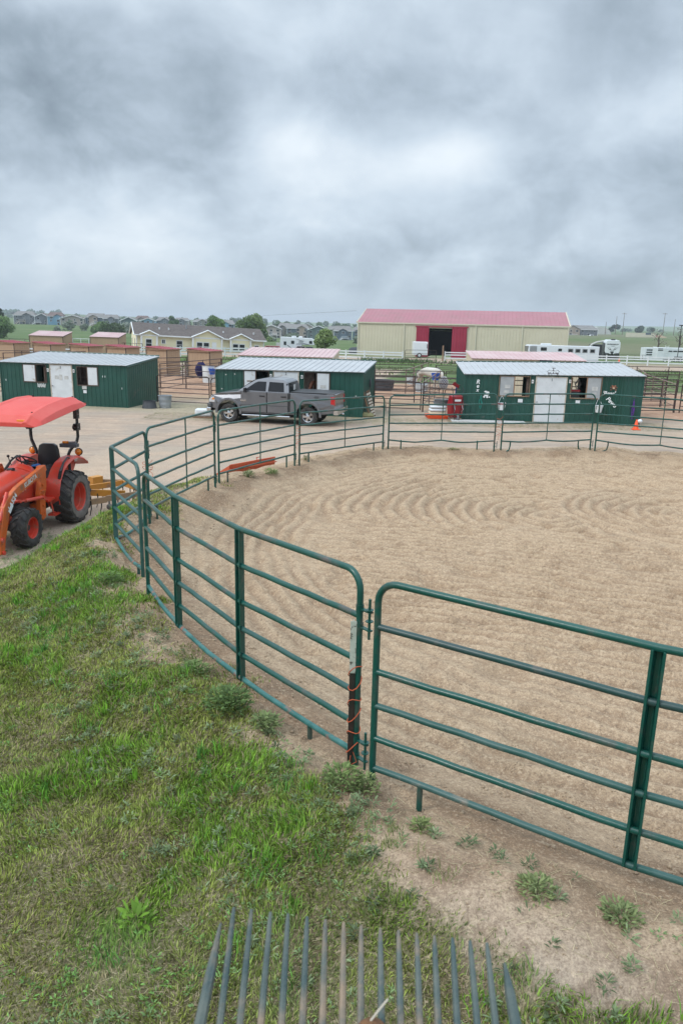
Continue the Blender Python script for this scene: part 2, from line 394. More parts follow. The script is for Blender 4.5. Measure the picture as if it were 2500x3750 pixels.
# ------------------------------------------------------------------ world, sun, camera
w = bpy.data.worlds.new('World'); scene.world = w; w.use_nodes = True; nt = w.node_tree; nt.nodes.clear()
out = nd(nt, 'ShaderNodeOutputWorld'); bg = nd(nt, 'ShaderNodeBackground')
sky = nd(nt, 'ShaderNodeTexSky', sky_type='NISHITA'); sky.sun_disc = False; SE = math.radians(44); SR = math.radians(-118)
sky.sun_elevation = SE; sky.sun_rotation = SR
tc = nd(nt, 'ShaderNodeTexCoord'); dirv = tc.outputs['Generated']
sx = nd(nt, 'ShaderNodeSeparateXYZ'); nt.links.new(dirv, sx.inputs[0])
def mth(op, a, b=None, clamp=False):
    n = nd(nt, 'ShaderNodeMath', operation=op); n.use_clamp = clamp
    for i, v in ((0, a), (1, b)):
        if v is None: continue
        if hasattr(v, 'is_output'): nt.links.new(v, n.inputs[i])
        else: n.inputs[i].default_value = v
    return n.outputs[0]
zc = mth('ADD', mth('MAXIMUM', sx.outputs[2], 0), .60)
px = mth('DIVIDE', sx.outputs[0], zc); py = mth('DIVIDE', sx.outputs[1], zc)
cb = nd(nt, 'ShaderNodeCombineXYZ'); nt.links.new(px, cb.inputs[0]); nt.links.new(py, cb.inputs[1]); cb.inputs[2].default_value = 3.7
na = noise(nt, cb.outputs[0], 1.9, 4, .5, .25); nb = noise(nt, cb.outputs[0], 6.5, 10, .56, .25); n3_ = noise(nt, cb.outputs[0], 17, 6, .55, .2)
f = mth('ADD', mth('ADD', mth('MULTIPLY', na, .50), mth('MULTIPLY', nb, .40)), mth('ADD', mth('MULTIPLY', n3_, .13), .065))
def blob(az, el, wx_, wy_, amt):
    """soft elliptical thickening (amt<0) or thinning of the deck around a direction; widths in degrees"""
    a = math.radians(az); e = math.radians(el)
    def dot(v):
        vm = nd(nt, 'ShaderNodeVectorMath', operation='DOT_PRODUCT'); nt.links.new(dirv, vm.inputs[0]); vm.inputs[1].default_value = v; return vm.outputs['Value']
    rx = mth('DIVIDE', dot((math.cos(a), -math.sin(a), 0)), math.sin(math.radians(wx_))); ry = mth('DIVIDE', dot((-math.sin(a)*math.sin(e), -math.cos(a)*math.sin(e), math.cos(e))), math.sin(math.radians(wy_)))
    fr = mth('GREATER_THAN', dot((math.sin(a)*math.cos(e), math.cos(a)*math.cos(e), math.sin(e))), 0)
    q = mth('ADD', mth('MULTIPLY', rx, rx), mth('MULTIPLY', ry, ry)); q = mth('ADD', q, mth('MULTIPLY', mth('SUBTRACT', nb, .5), 1.6))
    return mth('MULTIPLY', mth('MULTIPLY', mth('EXPONENT', mth('MULTIPLY', q, -1)), fr), amt)
for az, el, wx_, wy_, amt in [(-23, 12, 11, 4.0, -.24), (-12, 15, 9, 4.5, -.15), (-15, 12, 7, 3, -.08), (-5.5, 12.6, 3.2, 2.2, .17), (7.5, 11.3, 4, 1.6, .16), (1, 10, 7, 3, .10), (19, 9.0, 7, 2.5, -.15), (5, 16.5, 6, 3, -.12), (-17, 21.5, 6, 2.5, .13), (-5, 20, 5, 3, .07), (17, 3.2, 14, 2.6, -.16), (4, 5.5, 8, 1.6, -.10), (-19, 5.5, 10, 2.6, .07), (22, 20, 7, 4, -.10), (13, 21, 4, 3, .10), (18, 14, 8, 2.5, .02), (-24, 18, 5, 3, -.06)]:
    f = mth('ADD', f, blob(az, el, wx_, wy_, amt))
cl = nd(nt, 'ShaderNodeValToRGB'); e = cl.color_ramp.elements
e[0].position = .12; e[0].color = (.195,.25,.305,1); e[1].position = .76; e[1].color = (.84,.92,.99,1)
for p, c in ((.34, (.325,.40,.475,1)), (.48, (.47,.56,.655,1)), (.60, (.62,.72,.82,1))):
    k = e.new(p); k.color = c
nt.links.new(f, cl.inputs[0])
# towards the horizon the cloud deck pales evenly, overhead it is brighter (standard overcast distribution)
hor = ramp(nt, sx.outputs[2], .0, .09, (.6,.6,.6,1), (0,0,0,1))
c2 = mixc(nt, hor, cl.outputs[0], (.40,.50,.585))
zen = ramp(nt, sx.outputs[2], .36, .75)
zm = mth('ADD', mth('MULTIPLY', zen, 1.45), 1.0)
c3 = nd(nt, 'ShaderNodeVectorMath', operation='SCALE'); nt.links.new(c2, c3.inputs[0]); nt.links.new(zm, c3.inputs['Scale'])
sk = nd(nt, 'ShaderNodeVectorMath', operation='SCALE'); nt.links.new(sky.outputs[0], sk.inputs[0]); sk.inputs['Scale'].default_value = .10
c4 = mixc(nt, .94, sk.outputs[0], c3.outputs[0])
nt.links.new(c4, bg.inputs[0]); bg.inputs[1].default_value = 1.0
nt.links.new(bg.outputs[0], out.inputs[0])
sl = bpy.data.lights.new('sun', 'SUN'); sl.energy = 1.5; sl.angle = math.radians(12); sl.color = (1, .96, .9)
so = bpy.data.objects.new('sun', sl); C.objects.link(so)
# nishita rotation is measured clockwise from +Y
sd = Vector((math.sin(SR)*math.cos(SE), math.cos(SR)*math.cos(SE), math.sin(SE)))
so.rotation_euler = sd.to_track_quat('Z', 'Y').to_euler()
cd = bpy.data.cameras.new('camera'); cam = bpy.data.objects.new('camera', cd); C.objects.link(cam); scene.camera = cam
cam.location = (0, 0, 4.3)
cam.matrix_world = Matrix.Translation((0,0,4.3)) @ Matrix.Rotation(math.radians(90-14.3), 4, 'X') @ Matrix.Rotation(math.radians(1.3), 4, 'Z')
cd.sensor_fit = 'VERTICAL'; cd.sensor_height = 36; cd.lens = 36*2708/3750; cd.clip_start = .05; cd.clip_end = 9000
cd.dof.use_dof = True; cd.dof.focus_distance = 14; cd.dof.aperture_fstop = 10
scene.view_settings.view_transform = 'Standard'; scene.view_settings.look = 'None'; scene.view_settings.gamma = 1; scene.view_settings.exposure = .10
scene.render.engine = 'CYCLES'
# ------------------------------------------------------------------ round pen panels
NEAR_R = [1.34, .97, .69, .41, .15]; FAR_R = [1.38, 1.05, .79, .53, .28]; J_R = [1.40, 1.10, .84, .58, .32]
def pen_panel(label, pts, hts, rails, stile='thin', r=.021, mtl='pipe', low='pipe_worn', legs=(.16, .84), jfoot=False, corner=.16, sag=0, deco=0):
    """pts [(x,y,zbase)...] from one end post through the stiles to the other"""
    P = [Vector(p) for p in pts]; o = empty('round_pen_panel', label, 'fence panel', P[0], group='green pipe panels of the round pen')
    L = [p - P[0] for p in P]; n = len(L)
    def H(i, h): return L[i] + Vector((0, 0, h*hts[i]/1.72))
    def frame_path():
        top = [H(i, 1.70) for i in range(n)]
        d0 = (top[1]-top[0]).normalized(); d1 = (top[-2]-top[-1]).normalized(); up = Vector((0,0,1))
        a = []
        a.append(L[0] - up*.12)
        for k in range(7):
            q = k/6*PI/2; a.append(top[0] + d0*corner*(1-math.cos(q)) - up*corner*(1-math.sin(q)))
        a += top[1:-1]
        for k in range(6, -1, -1):
            q = k/6*PI/2; a.append(top[-1] + d1*corner*(1-math.cos(q)) - up*corner*(1-math.sin(q)))
        a.append(L[-1] - up*.12)
        return a
    m = MB(); m.tube(frame_path(), r*1.05, 12); m.build('frame', mtl, o, True)
    rr = random.Random(len(label)+int(P[0].x*10))
    for k, h in enumerate(rails):
        m = MB(); q = []
        last = k == len(rails)-1
        for i in range(n-1):
            S = 8
            for s in range(S + (1 if i == n-2 else 0)):
                t = s/S; p = H(i, h).lerp(H(i+1, h), t)
                if last and sag: p.z -= sag*math.sin(PI*t)*(1+.5*math.sin(3*t+i)); 
                p.z += rr.uniform(-1, 1)*.004*(1 if r < .03 else .5)
                q.append(p)
        m.tube(q, r, 10); m.build('rail', low if last else ('pipe_purple' if r > .0245 and (k == 0 and 'nearest' in label) else ('pipe_dusty' if k % 3 == 2 else mtl)), o, True)
    for i in range(1, n-1):
        m = MB(); a = H(i, rails[-1]-.01); b = H(i, 1.69); d = (L[min(i+1, n-1)]-L[i-1]).normalized(); nrm = Vector((-d.y, d.x, 0))
        if stile == 'wide':      # folded hat channel
            w = .045; dp = .028
            dp = .034; prof = [(-w, -dp), (-w, -dp+.006), (-w*.72, -dp+.006), (-w*.45, dp), (w*.45, dp), (w*.72, -dp+.006), (w, -dp+.006), (w, -dp), (w*.62, -dp), (w*.35, dp-.008), (-w*.35, dp-.008), (-w*.62, -dp)]
            vs = [a + d*x + nrm*y for x, y in prof] + [b + d*x + nrm*y for x, y in prof]; k = len(prof)
            m.add(vs, [(j, (j+1) % k, k+(j+1) % k, k+j) for j in range(k)] + [tuple(range(k))[::-1], tuple(range(k, 2*k))])
        else: m.tube([a - Vector((0,0,.0)), b], .014, 8)
        m.build('stile', mtl, o, stile != 'wide', .003 if stile == 'wide' else 0)
    tot = sum((L[i+1]-L[i]).length for i in range(n-1))
    for fr in legs:
        s = fr*tot; i = 0
        while s > (L[i+1]-L[i]).length and i < n-2: s -= (L[i+1]-L[i]).length; i += 1
        t = s/(L[i+1]-L[i]).length; p = H(i, rails[-1]).lerp(H(i+1, rails[-1]), t); d = (L[i+1]-L[i]).normalized()
        m = MB(); z = -.06
        if jfoot:
            sg = 1 if fr > .5 else -1
            m.tube([p, p-Vector((0,0,p.z*.45)), p - Vector((0,0,p.z*.85)) + d*sg*.03, Vector((p.x, p.y, .0)) + d*sg*.12, Vector((p.x, p.y, -.06)) + d*sg*.24], r*.95, 8)
        else: m.tube([p, Vector((p.x, p.y, z))], r*.9, 8)
        m.build('leg', mtl, o, True)
    # coupling pins and lugs on the far end
    for h in (1.33, .2):
        m = MB(); big = r > .0245; k_ = 1.5 if big else 1; p = H(n-1, h); d = (L[-1]-L[-2]).normalized(); an = math.atan2(d.y, d.x); c_ = p + d*.075*k_
        m.tube([c_ + Vector((0,0,-.10*k_)), c_ + Vector((0,0,.12*k_))], .008*k_, 6)
        for dz_ in (.05, -.05): m.box(p + d*.04*k_ + Vector((0,0,dz_*k_)), (.10*k_, .036, .007*k_), an)
        for dz_ in (.062, -.0): m.lathe([(0,.003),(.021*k_,.003),(.021*k_,-.003),(0,-.003)], 12, Matrix.Translation(c_ + Vector((0,0,dz_*k_))))
        m.tube([p + Vector((0,0,.03*k_)), p + Vector((0,0,.07*k_))], r*1.25, 12); m.tube([p - Vector((0,0,.03*k_)), p - Vector((0,0,.07*k_))], r*1.25, 12)
        m.build('coupling_pin', 'pipe_dark' if r < .02 else mtl, o)
    return o
def mid(a, b, t=.5, off=0):
    d = Vector((b[0]-a[0], b[1]-a[1])); nrm = Vector((d.y, -d.x)).normalized()*off
    return (a[0]+d.x*t+nrm.x, a[1]+d.y*t+nrm.y, a[2]+(b[2]-a[2])*t)
BL=(.29,5.18,.75); BR=(3.95,3.05,.78); AR=(.16,5.38,.75); AL=(-2.52,9.19,.75); CN=(-2.79,9.93,.72); CF=(-3.48,12.94,.72); DL=(-3.42,12.76,.75); DR=(-2.76,15.75,.75)
EL=(-2.76,16.26,.7); ER=(-1.27,19.31,.65); FL=(-1.15,19.4,.65); FR=(1.2,22.16,.6); GL=(1.37,22.28,.6); GR=(4.55,22.13,.65); HL=(4.76,22.15,.65); HR=(7.68,22.85,.65); IL=(7.8,22.75,.65); IR=(11.3,21.6,.6)
pen_panel('nearest green pen panel, cropped by the right edge, right of the T-post', [BL, (1.93,4.12,.77), BR], [1.73,1.70,1.7], NEAR_R, 'wide', .0255, 'pipe', 'pipe_dusty', (.1,.9), sag=.0)
pen_panel('long green pen panel with two wide stiles and an orange-twined T-post at its right end', [AL, (-1.83,7.9,.75), (-.95,6.68,.73), AR], [1.68,1.69,1.70,1.73], NEAR_R, 'wide', .0255, 'pipe', 'pipe_worn', (.08,.87), sag=.02)
pen_panel('green pen panel bent sharply at its wide stile, leftmost of the round pen', [CN, (-3.64,11.5,.70), CF], [1.66,1.66,1.69], NEAR_R, 'wide', .0255, 'pipe_dusty', 'pipe_worn', (.08,.9), sag=.05)
pen_panel('green pen panel between the leftmost corner and the orange loader bucket', [DL, mid(DL,DR,.55,-.03), DR], [1.73,1.72,1.72], FAR_R, 'thin', .0225, 'pipe', 'pipe', (.1,.88))
pen_panel('green pen panel in front of the orange loader bucket and the pickup cab', [EL, mid(EL,ER,.52,-.03), ER], [1.70,1.71,1.72], FAR_R, 'thin', .0225, 'pipe', 'pipe', (.1,.88))
pen_panel('green pen panel in front of the pickup tailgate and the leaning pallet', [FL, mid(FL,FR,.52,-.03), FR], [1.68,1.67,1.66], FAR_R, 'thin', .0225, 'pipe', 'pipe', (.1,.88))
pen_panel('green pen panel in front of the red wheelbarrow', [GL, mid(GL,GR,.5,-.03), GR], [1.67,1.71,1.75], J_R, 'thin', .0225, 'pipe', 'pipe', (.12,.84), jfoot=False, sag=.04)
pen_panel('green pen panel in front of the white door of the right shed, curled feet', [HL, mid(HL,HR,.5,-.03), HR], [1.75,1.75,1.75], J_R, 'thin', .0225, 'pipe', 'pipe', (.1,.86), jfoot=True, sag=.03)
pen_panel('green pen panel at far right in front of the orange traffic cone', [IL, mid(IL,IR,.5,-.03), IR], [1.76,1.74,1.7], J_R, 'thin', .0225, 'pipe', 'pipe', (.1,.86), jfoot=True, sag=.04)
# T-post and orange twine
def t_post():
    o = empty('t_post', 'green steel T-post with white top tied to the pen gate by orange twine', 'post', (.115, 5.36, .70))
    m = MB(); m.box((0,0,.42), (.046,.007,1.0)); m.box((0,.016,.42), (.007,.035,1.0)); m.build('shaft', M['tpost'], o)
    m = MB(); m.box((0,0,1.14), (.048,.008,.44)); m.box((0,.016,1.14), (.0075,.036,.44)); m.build('white_tip', 'sleeve', o)
M['tpost'] = mat('t_post_paint', (.012,.018,.014), .6, 0, (.04,.02,.015), 8)
t_post()
def twine(name, label, loc, turns, z0, z1, r, irregular=1):
    m = MB(); q = []; rr = random.Random(3)
    N = turns*10
    for i in range(N+1):
        a = i/10*2*PI; z = z0 + (z1-z0)*i/N + .03*irregular*math.sin(i*.9)
        q.append((loc[0] + r*1.5*math.cos(a), loc[1] + r*math.sin(a), loc[2]+z))
    m.tube(q, .0045, 5)
    m.tube([(loc[0]-.02, loc[1]-.06, loc[2]+z0+.05), (loc[0]-.03, loc[1]-.07, loc[2]+z0-.05), (loc[0]+.01, loc[1]-.065, loc[2]+z0-.09)], .003, 5)
    m.tube([(loc[0]-.0, loc[1]-.06, loc[2]+z0+.08), (loc[0]+.03, loc[1]-.07, loc[2]+z0+.0), (loc[0]-.03, loc[1]-.065, loc[2]+z0-.04)], .003, 5)
    tag(m.build(name, 'orange_twine', None, True), label, 'twine', 'lengths of orange baling twine')
twine('baling_twine', 'orange baling twine wound up the T-post beside the gap', (.137,5.365,.75), 6, .12, .94, .036)
twine('baling_twine', 'orange baling twine tying the panel posts at the leftmost corner', (-3.44,12.85,.72), 5, .75, 1.15, .06)
twine('baling_twine', 'orange baling twine tying the panel posts in front of the pickup rear wheel', (-1.21,19.36,.65), 5, .5, 1.0, .06)
twine('baling_twine', 'orange baling twine tying the panel posts left of the right shed door', (4.66,22.14,.65), 5, .45, 1.05, .06)
# ------------------------------------------------------------------ sheds
def ribbed(m, L, zfun, holes=(), pitch=.23, dep=.018, T=None, x0=0, z0=0):
    """upright ribbed sheet along x at y=0, ribs towards -y; holes (xa,xb,za,zb)"""
    xs = [x0, L]
    x = x0 + pitch*.5
    prof = {}
    while x < L-.05:
        for dx, y in ((-.035,0),(-.02,-dep),(.02,-dep),(.035,0)): prof[round(x+dx,4)] = y
        x += pitch
    for h in holes: xs += [h[0], h[1]]
    al = sorted(set([round(k,4) for k in xs] + list(prof)))
    def yy(q):
        if q in prof: return prof[q]
        ks = sorted(prof); import bisect
        i = bisect.bisect(ks, q)
        if i == 0 or i == len(ks): return 0
        a, b = ks[i-1], ks[i]; return prof[a] + (prof[b]-prof[a])*(q-a)/(b-a)
    for a, b in zip(al[:-1], al[1:]):
        c = (a+b)/2; seg = [(z0, None)]
        cuts = sorted([(h[2], h[3]) for h in holes if h[0] < c < h[1]])
        lo = z0
        def q(lo_a, lo_b, hi_a, hi_b):
            m.quad((a,yy(a),lo_a),(b,yy(b),lo_b),(b,yy(b),hi_b),(a,yy(a),hi_a), T)
        for za, zb in cuts:
            if za > lo + 1e-3: q(lo, lo, za, za)
            lo = zb
        if lo < zfun(c): q(lo, lo, zfun(a), zfun(b))
def roof_sheet(m, W, D, zf, zb_, oh=.12, side=.08, pitch=.305, T=None, th=.02):
    """corner heights zf=(left,right) front, zb_=(left,right) back"""
    def z(x, y):
        u = (x+side)/(W+2*side); v = (y+oh)/(D+2*oh)
        return (zf[0]*(1-u)+zf[1]*u)*(1-v) + (zb_[0]*(1-u)+zb_[1]*u)*v
    xs = [(-side, 0)]; x = -side + .06
    while x < W+side-.05:
        xs += [(x-.035,0),(x-.018,.026),(x+.018,.026),(x+.035,0)]; x += pitch
    xs.append((W+side, 0))
    for (a, ha), (b, hb) in zip(xs[:-1], xs[1:]):
        y0, y1 = -oh, D+oh
        m.quad((a,y0,z(a,y0)+ha),(b,y0,z(b,y0)+hb),(b,y1,z(b,y1)+hb),(a,y1,z(a,y1)+ha), T)
        m.quad((a,y0,z(a,y0)-th),(b,y0,z(b,y0)-th),(b,y0,z(b,y0)+hb),(a,y0,z(a,y0)+ha), T)
    a, b = -side, W+side
    for p, q in (((a,-oh),(a,D+oh)), ((b,-oh),(b,D+oh))):
        m.quad((*p,z(*p)-th),(*q,z(*q)-th),(*q,z(*q)),(*p,z(*p)), T)
    m.quad((a,-oh,z(a,-oh)-th),(b,-oh,z(b,-oh)-th),(b,D+oh,z(b,D+oh)-th),(a,D+oh,z(a,D+oh)-th), T)
    m.quad((a,D+oh,z(a,D+oh)-th),(b,D+oh,z(b,D+oh)-th),(b,D+oh,z(b,D+oh)),(a,D+oh,z(a,D+oh)), T)
def shed(name, label, loc, ang, W, D, hf, hb, wallm, roofm, front_holes=(), back_holes=(), trimm=None, group=None, pitch=.23, cat='shed', roofz=.03, door=None, fascia=.09, inner=True, rp=.305):
    o = empty(name, label, cat, loc, ang, group)
    m = MB(); ribbed(m, W, lambda x: hf[0]+(hf[1]-hf[0])*x/W, front_holes, pitch); m.build('front_wall', wallm, o)
    m = MB(); ribbed(m, W, lambda x: hb[0]+(hb[1]-hb[0])*x/W, back_holes, pitch, T=TR((0,D,0))); m.build('back_wall', wallm, o)
    m = MB(); ribbed(m, D, lambda x: hf[1]+(hb[1]-hf[1])*x/D, (), pitch, T=TR((W,0,0), rz=PI/2)); m.build('side_wall', wallm, o)
    m = MB(); ribbed(m, D, lambda x: hb[0]+(hf[0]-hb[0])*x/D, (), pitch, T=TR((0,D,0), rz=-PI/2)); m.build('side_wall', wallm, o)
    m = MB(); roof_sheet(m, W, D, (hf[0]+roofz, hf[1]+roofz), (hb[0]+roofz, hb[1]+roofz), pitch=rp); rf = m.build('roof', roofm, o)
    t = trimm or wallm; f = fascia
    m = MB(); m.tube([(W+.045,-.02,hf[1]-f/2+.0),(W+.045,D+.02,hb[1]-f/2)], f*.55, 4); m.box((0-.005,-.012,hf[0]/2-.02),(.07,.035,hf[0]-.04)); m.box((W+.005,-.012,hf[1]/2-.03),(.07,.035,hf[1]-.06)); m.build('corner_trim', t, o)
    return o
EG = -10.72*PI/180
def window_set(o, xa, xb, xc, za, zb, panel_left=True, inner='wood_brown', panelm='white_dirty', frame='tan_dark'):
    """opening xa..xb, sliding shutter beside it to xc"""
    p = (xc, xa) if panel_left else (xb, xc)
    m = MB(); d = .03
    lo, hi = min(xa, xb, xc), max(xa, xb, xc)
    m.b2((lo-.03,-.05,za-.04),(hi+.03,.0,za)); m.b2((lo-.03,-.055,zb),(hi+.03,.0,zb+.03)); 
    for x in (lo-.02, hi+.02): m.b2((x-.012,-.05,za),(x+.012,0,zb))
    x = p[1] if panel_left else p[0]; m.b2((x-.015,-.06,za+.004),(x+.03,-.002,zb-.004))
    w = m.build('window_frame', frame, o)
    m = MB(); m.b2((p[0]+.02,-.052,za+.01),(p[1]-.02,-.03,zb-.01)); m.build('shutter', panelm, w, False, .004)
def door(o, xa, xb, z, mtl='white_dirty', knob=True):
    m = MB(); m.b2((xa+.03,-.04,.02),(xb-.03,.0,z)); d = m.build('door', mtl, o)
    m = MB(); m.b2((xa-.02,-.05,0),(xa+.03,-.0,z+.04)); m.b2((xb-.03,-.05,0),(xb+.02,-.0,z+.04)); m.b2((xa+.03,-.05,z),(xb-.03,-.0,z+.04)); m.build('door_frame', 'wood_pale' if mtl else 'white', o)
    if knob: m = MB(); m.ball((xa+.1,-.075,.95), .035, 8); m.cyl((xa+.1,-.04,.95),(xa+.1,-.07,.95),.015,8); m.build('door_knob', 'steel', d, True)
    return d
def paper(o, x, z, w, h, m='white', rz=0, y=-.03, name='notice'):
    q = MB(); q.box((0,0,0),(w,.006,h), 0, TR((x,y,z), ry=rz)); return q.build(name, m, o)
M['plate'] = mat('white_plate', (.75,.76,.76), .5)
M['note'] = mat('faded_note', (.42,.42,.41), .8, 0, (.55,.55,.53), 9)
M['ink'] = mat('black_ink', (.01,.01,.01), .7)
M['chalk'] = mat('white_paint_lettering', (.78,.80,.80), .6)
def sign(o, x, z, ch, s=.13):
    p = paper(o, x, z, s*.75, s*1.25, 'plate', name='letter_plate', y=-.034)
    text('letter', ch, s*.95, TR((x,-.042,z), rx=PI/2), 'ink', p, .002)
def inside(o, W, D, H, mullx, inner='wood_brown'):
    m = MB()
    for x in mullx: m.b2((x-.03,.15,.0),(x+.03,D-.1,H-.15))
    m.build('partition', inner, o)
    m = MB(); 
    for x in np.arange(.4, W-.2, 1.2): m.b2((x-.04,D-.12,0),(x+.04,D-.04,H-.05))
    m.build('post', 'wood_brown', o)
# left shed
o = shed('stable_shed', 'green metal stable shed number three, leftmost, with two grey tubs at its right corner', (-17.46,38.10,0), EG, 6.87, 3.66, (2.03,2.05), (2.40,2.36), 'green_wall', 'galv',
    [(1.97,2.54,1.12,1.95),(4.26,4.80,1.05,1.92)], [(.3,2.6,.9,2.1),(4.0,6.4,.9,2.1)], group='green stable sheds facing the yard')
window_set(o, 1.97, 2.54, 1.30, 1.12, 1.95, True); window_set(o, 4.26, 4.80, 5.35, 1.05, 1.92, False)
door(o, 2.78, 3.97, 1.97); sign(o, 2.66, 1.72, 'A'); sign(o, 4.07, 1.72, 'B'); text('letter', '3', .16, TR((3.37,-.047,1.86), rx=PI/2), 'ink', o)
for x, w_ in ((3.14,.22),(3.36,.15),(3.66,.22)): paper(o, x, 1.38, w_, .17 if w_ > .2 else .27, 'note', y=-.046)
paper(o, 4.6, .93, .25, .18, 'note'); paper(o, 4.62, .72, .18, .15, 'white')
for i in range(9): paper(o, 2.05+i*.05, .95 - .01*(i%3), .025, .2-.05*(i%2), 'chalk', .1*(i%3), name='peeling_sticker')
for x, z in ((.28,1.15),(5.62,1.5),(5.75,1.5),(6.62,.95)): paper(o, x, z, .03, .09, 'white', name='peeling_sticker')
inside(o, 6.87, 3.66, 2.0, (2.35, 4.75)); 
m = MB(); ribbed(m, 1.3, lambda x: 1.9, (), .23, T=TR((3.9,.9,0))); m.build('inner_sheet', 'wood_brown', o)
# middle shed
o2 = shed('stable_shed', 'green metal stable shed number two behind the grey pickup, a brown horse in its window', (-6.22,36.42,0), EG, 7.2, 3.66, (2.02,2.10), (2.42,2.44), 'green_wall', 'galv',
    [(2.0,2.62,1.2,2.0),(4.42,5.0,1.12,2.0)], [(1.9,3.0,.5,2.2)], group='green stable sheds facing the yard')
window_set(o2, 2.0, 2.62, 1.42, 1.2, 2.0, True); window_set(o2, 4.42, 5.0, 5.62, 1.12, 2.0, False)
door(o2, 2.89, 4.12, 2.0); sign(o2, 2.75, 1.80, 'A'); sign(o2, 4.28, 1.80, 'B'); text('letter', '2', .17, TR((3.5,-.047,1.92), rx=PI/2), 'ink', o2)
paper(o2, 5.32, 1.38, .26, .15, 'note', y=-.056); paper(o2, 1.72, 1.52, .3, .05, 'wood', y=-.056); text('writing', 'ADOPTED', .06, TR((1.72,-.062,1.50), rx=PI/2), 'ink', o2, .001)
for x, z in ((.5,1.78),(.95,1.82),(.28,1.1),(6.9,1.0)): paper(o2, x, z, .06, .05, 'note', name='peeling_sticker')
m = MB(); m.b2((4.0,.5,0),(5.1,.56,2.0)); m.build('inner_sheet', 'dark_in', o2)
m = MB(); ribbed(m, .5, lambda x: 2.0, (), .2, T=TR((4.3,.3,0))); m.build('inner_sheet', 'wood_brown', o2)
# right shed
A3 = math.atan2(34.72-35.02, 13.84-5.62)
o3 = shed('stable_shed', 'green metal stable shed number one, rightmost, with names painted white on its wall', (5.62,35.02,0), A3, 8.2, 3.66, (2.13,2.23), (2.50,2.62), 'green_wall', 'galv',
    [(2.28,2.98,1.2,2.08),(4.93,5.62,1.2,2.12)], [(2.0,3.4,.5,2.3),(4.6,6.2,.5,2.3)], group='green stable sheds facing the yard')
window_set(o3, 2.28, 2.98, 1.62, 1.2, 2.08, True, panelm='grey_panel', frame='wood'); window_set(o3, 4.93, 5.62, 6.28, 1.18, 2.12, False, panelm='grey_panel', frame='wood')
door(o3, 3.28, 4.70, 2.08); sign(o3, 3.12, 1.88, 'A'); sign(o3, 4.87-.03, 1.93, 'B', .12); text('letter', '1', .18, TR((4.0,-.047,1.97), rx=PI/2), 'ink', o3)
m = MB(); ribbed(m, 7.35, lambda x: 2.17, (), .23, T=TR((0,-.006,0)), x0=6.34); m.build('repainted_panel', 'green_wall_b', o3)
for i, ch in enumerate('Rex'): text('writing', ch, .27-.03*i, TR((.60+.0*i,-.045,1.80-.19*i), rx=PI/2, ry=.05), 'chalk', o3, .004, .15, bold=.006)
T0 = TR((6.66,-.055,1.42), rx=PI/2); text('writing', "'Bear'", .26, T0, 'chalk', o3, .004, .2, bold=.005)
text('writing', 'Pewe', .27, Matrix.Translation((6.82,-.055,1.02)) @ Matrix.Rotation(PI/2, 4, 'X') @ Matrix.Rotation(-.72, 4, 'Z'), 'chalk', o3, .004, .2, bold=.006)
# brown bear face plaque: disc, ears, muzzle
M['brown_fur'] = mat('brown_plaque', (.20,.07,.04), .8, 0, (.32,.14,.08), 9); M['cream'] = mat('cream_paint', (.6,.5,.36), .8)
m = MB(); m.cyl((6.86,-.02,1.70),(6.86,-.05,1.70),.085,16)
for dx in (-.07,.07): m.cyl((6.86+dx,-.02,1.77),(6.86+dx,-.045,1.77),.035,10); m.cyl((6.86+dx*1.6,-.02,1.59),(6.86+dx*1.6,-.045,1.59),.03,10); m.cyl((6.86+dx*2,-.02,1.70),(6.86+dx*2,-.045,1.70),.025,10)
pl = m.build('bear_plaque', 'brown_fur', o3); m = MB(); m.cyl((6.86,-.05,1.67),(6.86,-.06,1.67),.035,12); m.build('muzzle', 'cream', pl)
# small white painted dog patch, left
m = MB()
for x, z, rx, rz_ in ((0,0,.11,.075),(.07,.10,.07,.06),(-.02,.14,.08,.04),(-.09,-.10,.045,.05),(.05,-.11,.045,.05),(.15,-.11,.04,.03),(.12,.02,.05,.03)):
    m.add([(1.02+x+rx*math.cos(2*PI*k/12), -.034, 1.22+z+rz_*math.sin(2*PI*k/12)) for k in range(12)] + [(1.02+x+rx*math.cos(2*PI*k/12), -.024-.0006*abs(x)*100, 1.22+z+rz_*math.sin(2*PI*k/12)) for k in range(12)], [tuple(range(12))] + [(k,(k+1)%12,12+(k+1)%12,12+k) for k in range(12)])
m.build('painted_dog', 'chalk', o3)
M['teal_paint'] = mat('teal_spray', (.005,.13,.08), .6)
m = MB(); m.ball((1.72,-.01,1.30), .10, 8, 1, .25, 1.2); m.build('spray_patch', 'teal_paint', o3, True)
for x, z, w_, h_, mm in ((1.98,1.62,.24,.16,'note'),(1.94,1.38,.24,.14,'note'),(2.62,.98,.22,.16,'white'),(5.28,1.00,.2,.13,'white'),(6.0,1.62,.26,.18,'note'),(6.0,1.4,.2,.1,'note')):
    paper(o3, x, z, w_, h_, mm, y=-.058 if mm == 'note' else -.03)
m = MB(); 
for z in (1.42, 1.66, 1.92): m.tube([(2.0,3.6,z),(3.4,3.6,z)], .022, 6); m.tube([(4.6,3.6,z),(6.2,3.6,z)], .022, 6)
m.build('back_rail', 'pipe_dark', o3, True)
m = MB(); m.b2((2.88,.1,0),(2.98,.2,2.0)); m.b2((5.3,1.5,0),(5.37,3.5,2.0)); m.build('partition', 'wood_brown', o3)
# dark cap along the ridge line
for ob, W_l, hb in ((o3,8.2,(2.50,2.62)),(o2,7.2,(2.42,2.44)),(o,6.87,(2.40,2.36))):
    m = MB(); m.tube([(-.05,3.76,hb[0]+.05),(W_l+.05,3.76,hb[1]+.05)], .035, 6); m.build('ridge_cap', 'green_wall', ob)
